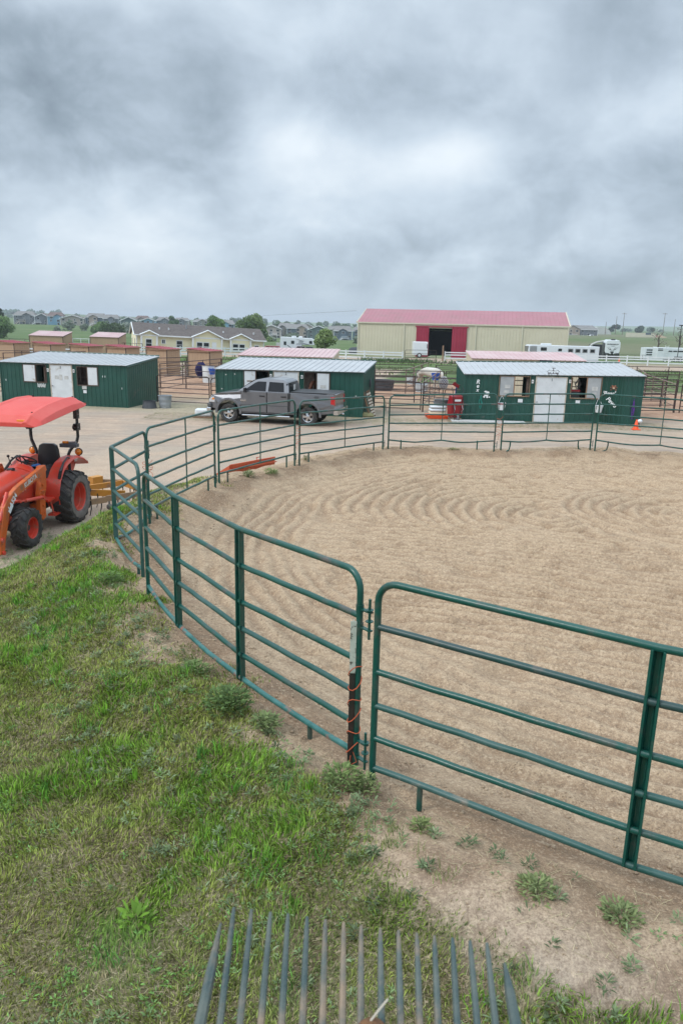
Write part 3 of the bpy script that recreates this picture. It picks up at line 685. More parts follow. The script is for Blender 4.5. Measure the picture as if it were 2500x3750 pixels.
# beige sheds behind
p = shed('beige_shed', 'low beige shed with faded pink roof behind the middle green shed', (-6.75,47.9,0), math.atan2(-.7*1, 5.9)*1.0, 5.95, 3.7, (2.20,2.20), (2.58,2.60), 'beige', 'pink_roof', trimm='beige_trim', group='beige sheds with pink roofs')
p = shed('beige_shed', 'low beige shed with faded pink roof behind the rightmost green shed', (8.1,48.0,0), -.05, 7.05, 3.7, (2.32,2.32), (2.66,2.70), 'beige', 'pink_roof', trimm='beige_trim', group='beige sheds with pink roofs')
M['black_box'] = mat('black_plastic', (.01,.01,.012), .3)
m = MB(); m.b2((4.2,-.16,2.16),(4.95,-.02,2.34)); m.build('vent_box', 'black_box', p)
# tan corral shelters
TA = math.atan2(-.418, .908)
tl = ['tan corral shelter at the far left edge, red roof', 'tan red-roofed corral shelter, second of the row from the left', 'tan red-roofed corral shelter, third of the row from the left', 'tan red-roofed corral shelter, third of the row from the right', 'tan red-roofed corral shelter, second of the row from the right', 'tan red-roofed corral shelter at the right end of the row, nearest the cream house']
for (x, y), lb in zip([(-28.80,65.79),(-25.10,64.46),(-21.09,62.2),(-17.65,60.84),(-14.0,59.33),(-10.3,57.45)], tl):
    W_, D_ = 2.0, 1.7
    lx, ly = x - W_*math.cos(TA), y - W_*math.sin(TA)
    s_ = shed('corral_shelter', lb, (lx, ly, 0), TA, W_, D_, (2.16,2.02), (2.16,2.02), 'tan', 'red_roof', trimm='tan_dark', group='tan corral shelters in a row', pitch=.26, fascia=.05)
    m = MB(); m.b2((-.08,-.13,1.98),(W_+.08,-.1,2.06)); m.b2((W_+.06,-.1,1.96),(W_+.09,D_+.1,2.04)); m.build('fascia_board', 'wood', s_)
    s_.scale = (1,1,1)
for x, y, W_, lb in ((-37.9,91.0,4.05,'tan shelter with pale pink roof standing alone on the meadow at far left'),(-30.6,91.0,3.4,'tan shelter with pale pink roof on the meadow beside the white panel')):
    shed('field_shelter', lb, (x, y, .0), -.02, W_, 3, (2.1,2.05), (2.6,2.55), 'tan', 'pink_roof', trimm='tan_dark', group='tan shelters on the meadow', pitch=.30)

# ------------------------------------------------------------------ barn
b = empty('barn', 'long beige metal barn with pink roof and open crimson sliding doors', 'barn', (1.9,114.6,-.3), EG)
BL_, BD, BE, BR_ = 30.4, 17.5, 4.85, 6.95
m = MB(); ribbed(m, BL_, lambda x: BE, [(10.5,14.1,0,4.2)], .45, .03); m.build('front_wall', 'beige', b)
m = MB(); ribbed(m, BL_, lambda x: BE, [], .6, .05, T=TR((0,BD,0))); m.build('back_wall', 'beige', b)
gz = lambda x: BE + (BR_-BE)*(1-abs(x-BD/2)/(BD/2))
for nm, T in (('gable_wall', TR((BL_,0,0), rz=PI/2)), ('gable_wall', TR((0,BD,0), rz=-PI/2))):
    m = MB(); ribbed(m, BD/2, gz, (), .6, .05, T=T); ribbed(m, BD, gz, (), .6, .05, T=T, x0=BD/2); m.build(nm, 'beige', b)
for T, nm in ((TR((0,0,0)), 'roof'), (TR((BL_,BD,0), rz=PI), 'roof')):
    m = MB(); roof_sheet(m, BL_, BD/2, (BE+.05,BE+.05), (BR_+.05,BR_+.05), .0, .25, .6, T, .08); m.build(nm, 'barn_roof', b)
m = MB(); m.b2((-.3,-.18,BE-.12),(BL_+.3,-.04,BE+.06)); 
for sx_ in (-.28, BL_+.2):
    for y0, z0, y1, z1 in ((-.1,BE,BD/2,BR_),(BD+.1,BE,BD/2,BR_)):
        m.tube([(sx_+.04,y0,z0+.0),(sx_+.04,y1,z1+.0)], .13, 4)
for x in (0, 6.9, 17.4, 24.0, BL_): m.b2((x-.08,-.14,0),(x+.08,-.04,BE-.12))
m.b2((0,-.08,0),(BL_,-.055,.12))
m.build('trim', 'beige_trim', b)
for xa, xb in ((8.75,10.6),(14.0,16.15)):
    m = MB(); ribbed(m, xb, lambda x: 4.35, (), .45, .04, x0=xa, T=TR((0,-.16,.06))); m.b2((xa,-.15,.06),(xb,-.10,4.35)); m.build('sliding_door', 'crimson', b)
m = MB(); m.b2((8.6,-.22,4.36),(16.3,-.08,4.52)); m.build('door_track', 'crimson', b)
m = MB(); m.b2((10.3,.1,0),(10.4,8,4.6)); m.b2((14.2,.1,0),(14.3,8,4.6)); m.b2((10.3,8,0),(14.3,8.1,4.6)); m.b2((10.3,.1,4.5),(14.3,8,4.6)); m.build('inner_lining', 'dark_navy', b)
m = MB(); m.cyl((10.6,2.5,3.9),(14.0,2.5,3.85),.05,8); m.build('inner_tube_rail', 'steel', b)
# ------------------------------------------------------------------ cream house
HA = math.radians(20)
h = empty('ranch_house', 'long cream sided single storey house with brown shingle roof', 'house', (-29.0,105,-.42), rot=(0, math.radians(2.1), HA))
HW, HD, HE, HR_ = 18.1, 8.0, 2.75, 4.2
def lap(m, x0, x1, z0, z1, y=0, T=None, holes=()):
    n = max(1, int((z1-z0)/.2))
    for k in range(n):
        za = z0+(z1-z0)*k/n; zb = z0+(z1-z0)*(k+1)/n
        m.quad((x0,y-.03,za),(x1,y-.03,za),(x1,y,zb),(x0,y,zb), T)
m = MB(); m.b2((0,0,0),(HW,HD,HE)); 
lap(m, 0, HW, .1, HE, -.01); lap(m, 0, HD, .1, HE, -.01, TR((0,HD,0), rz=-PI/2)); m.add([(0,0,HE),(0,HD,HE),(0,HD/2,HR_-.05)], [(0,1,2)]); m.add([(HW,0,HE),(HW,HD,HE),(HW,HD/2,HR_-.05)], [(0,1,2)])
m.build('wall', 'yellow_house', h)
def slab(m, pts, th=.14):
    n = len(pts); a = [Vector(p) for p in pts]; nrm = (a[1]-a[0]).cross(a[2]-a[0]).normalized(); b_ = [p - nrm*th for p in a]
    m.add(a + b_, [tuple(range(n)), tuple(range(n, 2*n))[::-1]] + [(i, n+i, n+(i+1) % n, (i+1) % n) for i in range(n)])
m = MB(); e = .45; k_ = (HR_-HE)/(HD/2)
slab(m, [(-.3,-e,HE-k_*e+.1),(HW+.3,-e,HE-k_*e+.1),(HW+.3,HD/2,HR_+.1),(-.3,HD/2,HR_+.1)]); slab(m, [(HW+.3,HD+e,HE-k_*e+.1),(-.3,HD+e,HE-k_*e+.1),(-.3,HD/2,HR_+.1),(HW+.3,HD/2,HR_+.1)])
gab = [(1.2,5.2,1.15),(11.3,15.9,1.1),(17.3-.0,17.3,0)]
gab = [(.9,4.4,1.15),(10.6,16.1,1.2),(17.0,20.2,1.1)]
gab = [(.65,2.75),(7.7,11.8),(13.1,16.0)]
for xa, xb in gab:
    xm = (xa+xb)/2; pk = HE + (xb-xa)/2*.42; yb = (pk-HE)/k_
    slab(m, [(xa-.2,-.75,HE-.02),(xm,-.75,pk+.14),(xm,yb+.3,pk+.14),(xa-.2,.2,HE+.0)][::-1], .1); slab(m, [(xm,-.75,pk+.14),(xb+.2,-.75,HE-.02),(xb+.2,.2,HE),(xm,yb+.3,pk+.14)][::-1], .1)
rf = m.build('roof', 'shingle', h)
m = MB()
for x in (7.2,): m.cyl((x,2.5,3.4),(x,2.5,4.5),.12,10)
m.build('chimney', 'steel', rf); m = MB()
for x in (3.3,4.6,12.4,16.9): m.box((x,1.6,HE+.85),(.16,.16,.3))
m.build('roof_vent', 'white', rf)
m = MB()
for xa, xb in gab:
    xm = (xa+xb)/2; pk = HE + (xb-xa)/2*.42
    m.add([(xa,-.45,0),(xb,-.45,0),(xb,-.45,HE-.1),(xm,-.45,pk),(xa,-.45,HE-.1),(xa,.1,0),(xb,.1,0),(xb,.1,HE),(xm,.1,pk),(xa,.1,HE)], [(0,1,2,3,4),(0,5,6,1),(1,6,7,2),(0,4,9,5)])
    lap(m, xa, xb, .1, HE-.2, -.46)
m.build('bay_wall', 'yellow_house', h)
m = MB()
for xa, xb in gab:
    xm = (xa+xb)/2; pk = HE + (xb-xa)/2*.42
    m.tube([(xa-.25,-.80,HE-.08),(xm,-.80,pk+.08),(xb+.25,-.80,HE-.08)], .10, 4)
    for x in (xa, xb): m.b2((x-.12,-.62,0),(x+.12,-.47,HE-.12))
m.b2((-.3,-.52,HE-.22),(HW+.3,-.44,HE-.04)); m.tube([(-.32,-e,HE-.15),(-.32,HD/2,HR_+.02),(-.32,HD+e,HE-.15)], .1, 4)
m.b2((-.03,-.07,0),(.12,0,HE-.2)); m.b2((HW-.12,-.07,0),(HW+.03,0,HE-.2)); m.build('trim', 'white', h)
def hwin(par, x, z, w_, h_, y=-.03, split='h', T=None, fm='white'):
    m = MB(); m.box((x,y-.03,z),(w_+.16,.06,h_+.16), 0, T); f_ = m.build('window', fm, par)
    m = MB()
    if split == 'h': m.box((x,y-.065,z+h_/4),(w_,.02,h_/2-.06), 0, T); m.box((x,y-.065,z-h_/4),(w_,.02,h_/2-.06), 0, T)
    elif split == 'v': m.box((x-w_/4,y-.065,z),(w_/2-.05,.02,h_), 0, T); m.box((x+w_/4,y-.065,z),(w_/2-.05,.02,h_), 0, T)
    else: m.box((x,y-.065,z),(w_,.02,h_), 0, T)
    m.build('pane', 'glass', f_)
hwin(h, 1.65, 1.55, .75, 1.1, -.49); hwin(h, 3.7, 1.85, .42, .48, split='v'); hwin(h, 5.9, 1.5, .75, 1.1)
hwin(h, 8.65, 1.45, .72, 1.1, -.49); hwin(h, 9.6, 1.45, .72, 1.1, -.49); hwin(h, 13.8, 1.5, .72, 1.0, -.49); hwin(h, 14.75, 1.5, .72, 1.0, -.49); hwin(h, 17.0, 1.5, .52, .85)
hwin(h, 2.0, 1.4, .5, 1.3, T=TR((0,HD,0), rz=-PI/2)); hwin(h, 6.3, 1.4, .5, 1.3, T=TR((0,HD,0), rz=-PI/2))
m = MB(); m.b2((10.4,-.52,.3),(11.05,-.48,2.1)); m.build('door', 'white', h)
# ------------------------------------------------------------------ far houses
def hmat(n, c): M[n] = mat(n, c, .8, 0, tuple(k*.85 for k in c), .3); return n
hm = [hmat('siding_slate',(.15,.17,.19)), hmat('siding_blue',(.17,.33,.46)), hmat('siding_taupe',(.36,.32,.29)), hmat('siding_navy',(.09,.13,.17)), hmat('siding_olive',(.21,.21,.18)), hmat('siding_teal',(.10,.15,.15)), hmat('siding_tan',(.34,.28,.23))]
M['roof_grey'] = mat('grey_shingles', (.17,.165,.16), .9, 0, (.22,.21,.20), .6); M['roof_brown'] = mat('brownish_shingles', (.14,.10,.09), .9)
def far_house(i, lab, x, y, z, w_, ht, col, col2, roofm='roof_grey', d=11, front=1, deck=True, rz=None, name='house'):
    o = empty(name, lab, 'house', (x, y, z-.6), rz if rz is not None else math.atan2(-x, y)*.55, 'suburban houses on the far slope')
    he = ht*.70+.6; rr = random.Random(i)
    m = MB(); m.b2((-w_/2,0,0),(w_/2,d,he)); m.build('wall', hm[col], o)
    pk = ht+.6
    m = MB(); ov = .5
    if front == 1:    # ridge parallel to the picture, hipped a little, with a front gable
        hp = w_*.12
        slab(m, [(-w_/2-ov,-ov,he-.1),(w_/2+ov,-ov,he-.1),(w_/2-hp,d/2,pk),(-w_/2+hp,d/2,pk)]); slab(m, [(w_/2+ov,d+ov,he-.1),(-w_/2-ov,d+ov,he-.1),(-w_/2+hp,d/2,pk),(w_/2-hp,d/2,pk)])
        slab(m, [(w_/2+ov,-ov,he-.1),(w_/2+ov,d+ov,he-.1),(w_/2-hp,d/2,pk)]); slab(m, [(-w_/2-ov,d+ov,he-.1),(-w_/2-ov,-ov,he-.1),(-w_/2+hp,d/2,pk)])
        gx0 = rr.uniform(-.2,.2)*w_; gw = w_*.2
        slab(m, [(gx0-gw-.3,-1.5,he-.1),(gx0,-1.5,he+gw*.5),(gx0,3,he+gw*.5),(gx0-gw-.3,1,he-.1)][::-1]); slab(m, [(gx0,-1.5,he+gw*.5),(gx0+gw+.3,-1.5,he-.1),(gx0+gw+.3,1,he-.1),(gx0,3,he+gw*.5)][::-1])
        m.build('roof', roofm, o)
        m = MB(); m.prism([(gx0-gw,0),(gx0+gw,0),(gx0+gw,he-.05),(gx0,he+gw*.45),(gx0-gw,he-.05)], -1.1, .05); m.build('gable_bay', hm[col2], o)
        yb = -1.12; 
    else:
        slab(m, [(-w_/2-ov,-ov,he-.1),(0,-ov,pk),(0,d+ov,pk),(-w_/2-ov,d+ov,he-.1)][::-1]); slab(m, [(0,-ov,pk),(w_/2+ov,-ov,he-.1),(w_/2+ov,d+ov,he-.1),(0,d+ov,pk)][::-1]); m.build('roof', roofm, o)
        m = MB(); m.prism([(-w_/2,he-.05),(w_/2,he-.05),(0,pk-.2)], .02, .3); m.build('gable_wall', hm[col], o); gx0 = 0; gw = w_*.22; yb = -.05
    m = MB(); m.b2((-w_/2-ov,-ov-.06,he-.38),(w_/2+ov,-ov+.02,he-.12)) if front == 1 else m.tube([(-w_/2-ov,-ov-.03,he-.2),(0,-ov-.03,pk-.1),(w_/2+ov,-ov-.03,he-.2)], .17, 4)
    m.b2((-w_/2-.05,-.06,0),(-w_/2+.15,.05,he-.3)); m.b2((w_/2-.15,-.06,0),(w_/2+.05,.05,he-.3)); m.build('trim', 'white', o)
    for s_, zz in enumerate((he*.2, he*.52, he*.83)):
        for k in range(max(2, int(w_/3.2))):
            xx = -w_/2 + (k+.5)*w_/max(2, int(w_/3.2)) + rr.uniform(-.3,.3)
            if rr.random() < .12: continue
            yy = -.03
            if front == 1 and abs(xx-gx0) < gw+.4: yy = yb-.02
            hwin(o, xx, zz, 1.5 if rr.random() < .6 else .9, 1.1, yy, 'v' if rr.random() < .6 else 'n')
    if deck:
        dx = rr.uniform(-.25,.25)*w_; zz = he*.38; m = MB(); y0 = yb-2.6
        m.b2((dx-1.8,y0,zz-.15),(dx+1.8,yb,zz)); m.b2((dx-1.8,y0,zz+.9),(dx+1.8,y0+.06,zz+1.0))
        for k in range(9): m.b2((dx-1.78+k*.44,y0,zz),(dx-1.72+k*.44,y0+.05,zz+.9))
        for xx in (dx-1.7, dx+1.55): m.b2((xx,y0+.05,0),(xx+.16,y0+.2,zz-.15))
        m.tube([(dx-1.8,y0+.3,zz),(dx-4.4,y0+.3,0)], .18, 4); m.tube([(dx-1.8,y0+.3,zz+.9),(dx-4.4,y0+.3,.9)], .06, 4)
        m.build('deck', 'white' if i % 3 else 'wood_pale', o)
HL = [('slate grey three storey house with side stairs, leftmost of the far row',-198,470,-.4,12,7.8,0,0,'roof_grey',1),
('far house with brown roof and pale blue ground storey, second from the left',-188,472,-.7,8,7.0,0,1,'roof_brown',2),
('bright blue far house, third from the left',-179,470,-.3,9,7.5,1,1,'roof_brown',1),
('taupe gabled far house behind the silver bushes at left',-167,466,-.9,14,6.6,2,2,'roof_brown',2),
('far house with dark upper storey and tan lower storey above the green field',-154,470,-.6,12,7.7,3,6,'roof_grey',1),
('grey far house with a white balcony at the end of the left row',-144,468,-.8,9,7.3,0,0,'roof_grey',1),
('olive gabled far house just left of the cream house',-128,450,-2,9,7.3,5,4,'roof_grey',2),
('brown roofed house peeping over the left end of the row',-140,525,-.4,9,6.9,2,2,'roof_brown',1),
('blue gabled house just above the left end of the shingle roof',-132,510,-.7,10,5.6,1,1,'roof_grey',2),
('wide grey house above the middle of the shingle roof',-123,520,-.5,11,6.4,0,0,'roof_grey',1),
('pale grey house with solar roof above the shingle roof',-112,520,-.3,10,6.0,2,0,'roof_grey',1),
('olive house with two square windows above the shingle roof',-97,520,.1,14,4.9,4,4,'roof_grey',1),
('blue house above the right half of the shingle roof',-66,420,-1.7,9,6.5,3,1,'roof_grey',1),
('taupe house with white balcony and stairs right of the leafy tree',-41,420,-4.1,11,6.8,2,2,'roof_brown',2),
('olive house tucked behind the white camper',-35,436,-3.0,7,6.9,4,4,'roof_grey',1),
('dark house with tan lower storey directly behind the white camper',-26.5,420,-3.8,12,7.3,3,6,'roof_grey',1),
('teal house with white balcony and white stairs right of the camper',-15,420,-5,12,7.8,5,5,'roof_grey',2),
('blue grey house with beige stairs left of the barn',-1.5,420,-5.3,10,8.3,3,3,'roof_grey',1),
('blue house half hidden by the barn left corner',8,422,-4.5,8,7.2,1,3,'roof_grey',1),
('second row house behind the camper with brown gable',-26,520,-4.3,9,8.0,2,2,'roof_brown',2),
('second row house seen between the teal and blue houses',-8,525,-4,9,6.4,4,4,'roof_grey',1),
('small second row house left of the camper roof',-60,520,-2.4,9,4.6,2,2,'roof_grey',1)]
for i, (lb, x, y, z, w_, ht, c1, c2, rm, fr) in enumerate(HL): far_house(i, lb, x, y, z, w_, ht, c1, c2, rm, 11, fr, i in (0,1,4,5,13,15,16,17))
far_house(31, 'modern two storey townhouse row right of the barn, grey and white', 147, 480, -1.6, 22, 8.1, 0, 6, 'roof_grey', 11, 1, True, name='townhouse')
far_house(32, 'long dark brown roofed building right of the townhouses', 163, 560, .3, 14, 6.0, 2, 2, 'roof_brown', 11, 1, False, name='townhouse')
# ------------------------------------------------------------------ corral panels and fences
def corral(label, a, b, h=1.5, nr=5, za=0, zb=0, mtl='pipe_dark', gate=False, posts=None, r=.029, group='dark pipe corral panels', low=.35):
    L = math.hypot(b[0]-a[0], b[1]-a[1]); o = empty('corral_gate' if gate else 'pipe_fence', label, 'gate' if gate else 'fence', (a[0], a[1], za), math.atan2(b[1]-a[1], b[0]-a[0]), group)
    dz = zb-za
    m = MB(); c = .15
    if gate:
        q = [(0,0,.1)] + [(c*(1-math.cos(k/5*PI/2)),0,h-c*(1-math.sin(k/5*PI/2))) for k in range(6)] + [(L-c*(1-math.cos(k/5*PI/2)),0,h-c*(1-math.sin(k/5*PI/2))) for k in range(5,-1,-1)] + [(L,0,.1)]
        m.tube(q, r, 6)
    else: m.tube([(0,0,h),(L,0,h+dz)], r, 6)
    for k in range(nr-1):
        z = low + (h-low)*k/(nr-1) - (.18 if gate else 0); m.tube([(0,0,z),(L,0,z+dz)], r*.8, 6)
    m.build('rail', mtl, o, True)
    n = posts if posts is not None else max(1, round(L/3.2))
    for k in range(n+1):
        x = L*k/n
        if gate and k in (0, n): continue
        m = MB(); 
        if gate: m.b2((x-.04,-.025,.12),(x+.04,.025,h-.02))
        else: m.tube([(x,0,-.1+dz*k/n),(x,0,h+dz*k/n+(.03))], r*1.15, 6)
        m.build('stile' if gate else 'post', mtl, o, not gate)
    return o
CP = [('corral gate with rounded corners between the left and middle green sheds',(-9.75,38.95),(-6.9,38.2),1.5,6,True,'pipe_dark'),
('short corral panel hard against the left wall of the middle green shed',(-6.8,38.2),(-6.3,38.5),1.45,6,True,'pipe_dark'),
('corral gate right of the middle green shed, before the dark trough',(1.55,38.2),(3.90,37.9),1.5,6,True,'pipe_dark'),
('corral panel running from the gate to the rightmost green shed, behind the wheelbarrow',(4.03,38.01),(5.75,36.6),1.5,6,False,'pipe_dark'),
('pale rusty corral rails climbing away from the gate beside the white horse',(4.03,38.1),(6.11,48.17),1.5,5,False,'pipe_rust'),
('pale rusty corral rails further back behind the white tub',(3.94,48.2),(6.44,58.56),1.5,4,False,'pipe_rust'),
('dark corral line crossing in front of the white horse',(1.92,47.47),(6.29,47.67),1.5,4,False,'pipe_dark'),
('dark corral line in front of the beige shed at right of the white horse',(6.4,47.5),(8.0,47.3),1.5,4,False,'pipe_dark'),
('long dark rail line across the grass before the white fence, centre',(2.32,58.0),(9.75,59.0),1.5,4,False,'pipe_dark'),
('dark corral line left of the gate near the left green shed, pale top rail',(-10.79,43.78),(-10.13,47.83),1.5,4,False,'pipe_rust'),
('dark corral line between the blue net and the middle shed',(-10.25,48.42),(-6.3,47.4),1.5,4,False,'pipe_dark'),
('dark corral line in front of the second tan shelter from the right',(-15.0,54.5),(-12.24,58.4),1.5,5,False,'pipe_dark'),
('dark corral line in front of the rightmost tan shelter, rising to the right',(-12.0,48.9),(-9.4,57.2),1.5,5,False,'pipe_dark'),
('dark corral line joining the rightmost shelter and the beige shed',(-9.3,57.0),(-7.2,56.5),1.5,4,False,'pipe_dark'),
('dark rail line behind the shelters right of the net',(-9.0,54),(-6.6,51),1.4,4,False,'pipe_dark'),
('corral rails before the leftmost tan shelter, upper line',(-29.5,62.4),(-24.3,63.3),1.5,3,False,'pipe_dark'),
('long corral rails rising across the shelters at left',(-25.6,56.5),(-20.9,63.0),1.6,3,False,'pipe_dark'),
('corral rails before the middle tan shelters above the left green roof',(-20.6,58.6),(-17.2,59.9),1.55,3,False,'pipe_dark'),
('corral rails before the third tan shelter from the right',(-16.8,57.8),(-15.2,57.9),1.55,4,False,'pipe_dark'),
('corral panel seen left of the leftmost green shed',(-20.4,40.6),(-17.2,40.2),1.5,6,False,'pipe_dark'),
('corral panel far behind at the left picture edge',(-24.5,48.0),(-18.4,45.5),1.5,5,False,'pipe_dark'),
('long dark rail line across the grass at far right, behind the trailers side',(20.5,59.5),(28.5,60.5),1.5,4,False,'pipe_dark'),
('pale rusty corral rails running back at right of the rightmost shed, upper',(20.2,50.5),(22.3,57.5),1.5,4,False,'pipe_rust'),
('pale rusty corral rails running forward to the tall post at right',(17.94,40.57),(19.9,50.0),1.5,5,False,'pipe_rust'),
('dark corral panel crossing behind the tall post at right edge',(20.2,50.3),(24.6,49.8),1.5,4,False,'pipe_dark'),
('corral gate with rounded corners just right of the rightmost green shed',(14.9,39.3),(17.7,39.9),1.5,5,True,'pipe_dark'),
('dark corral panel behind the gate right of the rightmost shed',(14.6,42.5),(18.3,43.2),1.45,6,False,'pipe_dark'),
('rusty corral rails behind the rightmost shed running back',(15.2,40.6),(16.6,47.5),1.5,5,False,'pipe_rust'),
('dark corral line behind the gate and trough, lower of the centre lines',(1.3,42.5),(4.0,42.6),1.5,5,False,'pipe_dark'),
('dark corral line behind the wheelbarrow reaching the rightmost shed',(4.4,41.5),(6.6,41.0),1.5,5,False,'pipe_dark'),
('dark corral line along the far side of the white horse paddock, left half',(1.6,54.5),(5.0,54.6),1.5,5,False,'pipe_dark'),
('dark corral line along the far side of the white horse paddock, right half',(6.6,54.6),(9.4,54.4),1.5,5,False,'pipe_dark'),
('dark corral line right behind the rightmost shed, nearest of three',(15.4,44.6),(19.4,45.2),1.5,5,False,'pipe_dark'),
('dark corral line right behind the rightmost shed, middle of three',(15.8,47.3),(20.4,47.6),1.5,5,False,'pipe_dark'),
('dark corral line right behind the rightmost shed, farthest of three',(17.0,53.2),(24.0,54.0),1.5,5,False,'pipe_dark'),
('dark corral panel at the right picture edge beyond the last pen panel',(18.2,40.4),(22.6,39.0),1.5,5,False,'pipe_dark')]
for lb, a, b_, h_, nr, gt, mt in CP: corral(lb, a, b_, h_, nr, mtl=mt, gate=gt)
m_ = MB(); m_.tube([(0,0,-.1),(0,0,1.75)], .055, 8); tag(m_.build('corral_post', 'pipe_dark', None, True), 'thick dark post at the corner of the corral at right', 'post').location = (17.9,40.4,0)
m_ = MB(); m_.tube([(0,0,-.1),(0,0,1.7)], .05, 8); tag(m_.build('corral_post', 'pipe_dark', None, True), 'thick dark post behind the gate left of the blue net', 'post').location = (-10.2,48.2,0)
# dark board fence lines on the meadow
for lb, a, b_ in (('dark low fence line on the meadow behind the two field shelters',(-43,97),(-29.5,93.5)),('dark low fence line reaching the cream house from the left',(-29.3,93.3),(-24.5,91.5)),('dark rail fence beyond the trailers, right of the camping trailer',(50.5,148),(60,149))):
    corral(lb, a, b_, 1.4, 4, za=hz(*a), zb=hz(*b_), mtl='pipe_dark', group='dark fence lines on the meadow', posts=6)
# white vinyl fence
def vinyl(label, a, b_, h=1.15):
    L = math.hypot(b_[0]-a[0], b_[1]-a[1]); n = max(1, round(L/2.6)); o = empty('white_rail_fence', label, 'fence', (a[0],a[1],float(hfun(a[0],a[1],False))), math.atan2(b_[1]-a[1], b_[0]-a[0]), 'white rail fences along the lane')
    for k in range(n+1):
        m = MB(); m.box((L*k/n,0,h/2),(.13,.13,h)); m.box((L*k/n,0,h+.03),(.17,.17,.05)); m.build('post', 'white', o)
    for z in (.35,.75,1.05):
        m = MB(); m.b2((0,-.02,z-.07),(L,.02,z+.07)); m.build('rail', 'white', o)
vinyl('white rail fence in front of the cream house', (-27.5,89), (-7.0,94.5)); vinyl('white rail fence between the middle shed and the barn corner', (-4.5,94.9), (7.0,92.0)); vinyl('white rail fence in front of the barn right of the doors', (12.6,95.5), (24,96.5)); vinyl('white rail fence in front of the white trailers at right', (25.6,97), (43.5,95.5))
vinyl('white fence stub seen between the tan shelters', (-36,78), (-28.4,80)) 
corral('dark pipe gate across the lane in front of the barn, beside the white box trailer', (7.3,92.2), (11.2,93), 1.35, 5, gate=True)
m_ = MB(); m_.tube([(0,0,-.1),(0,0,1.9)], .09, 8); tag(m_.build('gate_post', 'wood', None, True), 'leaning wooden gate post in front of the dark barn doorway', 'post').location = (12.3,95.3,0)

# ------------------------------------------------------------------ small things round the sheds
def lp(o, x, y, z=0):
    v = o.matrix_basis @ Vector((x, y, z)); return v
def tub(label, loc, r0, r1, h, m, name='tub', cat='tub', bands=0, group=None, th=.02):
    o = empty(name, label, cat, loc, group=group)
    b = MB(); pr = [(0,0),(r0,0)] 
    for k in range(1, 13):
        z = h*k/12; r = r0+(r1-r0)*k/12 + (.012 if bands and k in (3,4,8,9) else 0); pr.append((r, z))
    pr += [(r1+.02,h),(r1+.02,h+.02),(r1-th,h+.02),(r0-th,.03),(0,.03)]
    b.lathe(pr, 28); b.build('body', m, o, True)
    return o
M['galv_tub'] = mat('galvanised_tub', (.30,.33,.36), .45, .4, (.40,.43,.46), 3)
M['grey_plastic'] = mat('dark_grey_plastic', (.045,.05,.06), .6, 0, (.08,.085,.095), 4); M['mid_grey'] = mat('mid_grey_plastic', (.16,.165,.17), .6)
M['red_plastic'] = mat('red_plastic', (.26,.006,.013), .35, 0, (.22,.008,.014), 5, coat=.15); M['blue_plastic'] = mat('blue_plastic', (.02,.10,.45), .4); M['navy_net'] = mat('navy_netting', (.015,.012,.10), .7)
M['clear_plastic'] = mat('milky_plastic', (.50,.55,.58), .4); M['purple'] = mat('purple_rope', (.12,.03,.28), .7); M['teal_rope'] = mat('teal_rope', (.02,.22,.18), .7); M['cone_orange'] = mat('cone_orange', (.85,.09,.015), .5); M['hay'] = mat('hay', (.30,.26,.13), .9, 0, (.20,.20,.09), 12, bmp=.5)
tub('round galvanised steel tub at the right corner of the leftmost green shed', (-8.95,37.25,0), .27, .33, .60, 'galv_tub', 'steel_tub', bands=1)
tub('low black rubber tub beside the galvanised tub', (-9.68,37.0,0), .36, .30, .34, 'grey_plastic', 'rubber_tub')
tub('dark round stock tank in the corral right of the middle shed', (2.4,50.9,0), .9, 1.0, .62, 'grey_plastic', 'stock_tank', 'trough', 1)
tub('milky plastic tub on the ground in front of the white horse', (5.15,49.9,0), .40, .46, .5, 'clear_plastic', 'plastic_tub')
tub('second milky tub further back behind the first, left of the white horse', (5.1,56.4,0), .4, .45, .5, 'clear_plastic', 'plastic_tub')
# navy hay net bale and white barrel with blue bucket
o = empty('hay_net', 'hanging navy hay net on the corral rail left of the middle green shed', 'hay net', (-10.35,54.2,0))
m = MB()
for k in range(14):
    for j in range(2):
        q = []
        for i in range(15):
            z = .25+ i*.08; a = 2*PI*k/14 + (1 if j else -1)*i*.22; r = .42*math.sin(.35+ (i/14)*2.4); q.append((r*math.cos(a), r*math.sin(a)*.7, z))
        m.tube(q, .022, 4, caps=False)
m.build('netting', 'navy_net', o); m = MB(); m.ball((0,0,.8), .37, 10, 1, .65, 1.45); m.build('bale', 'navy_net', o, True)
o = tub('white plastic barrel standing right of the navy hay net', (-9.7,53.6,0), .42, .45, 1.15, 'white', 'barrel', 'barrel')
o = tub('blue bucket hooked on the front of the white barrel', (-9.35,53.1,.6), .17, .26, .40, 'blue_plastic', 'bucket', 'bucket')
# feed sack and board behind pickup nose
o = empty('feed_bag', 'white wrapped bale on a board in front of the pickup bumper', 'bag', (-6.35,33.75,0)); m = MB(); m.box((0,0,.24),(.78,.45,.34)); m.build('sack', 'white_dirty', o, True, .07)
m = MB(); m.box((0,0,.04),(.95,.5,.06)); tag(m.build('board', 'wood', None), 'short board under the white bale', 'board').location = (-6.35,33.75,0)
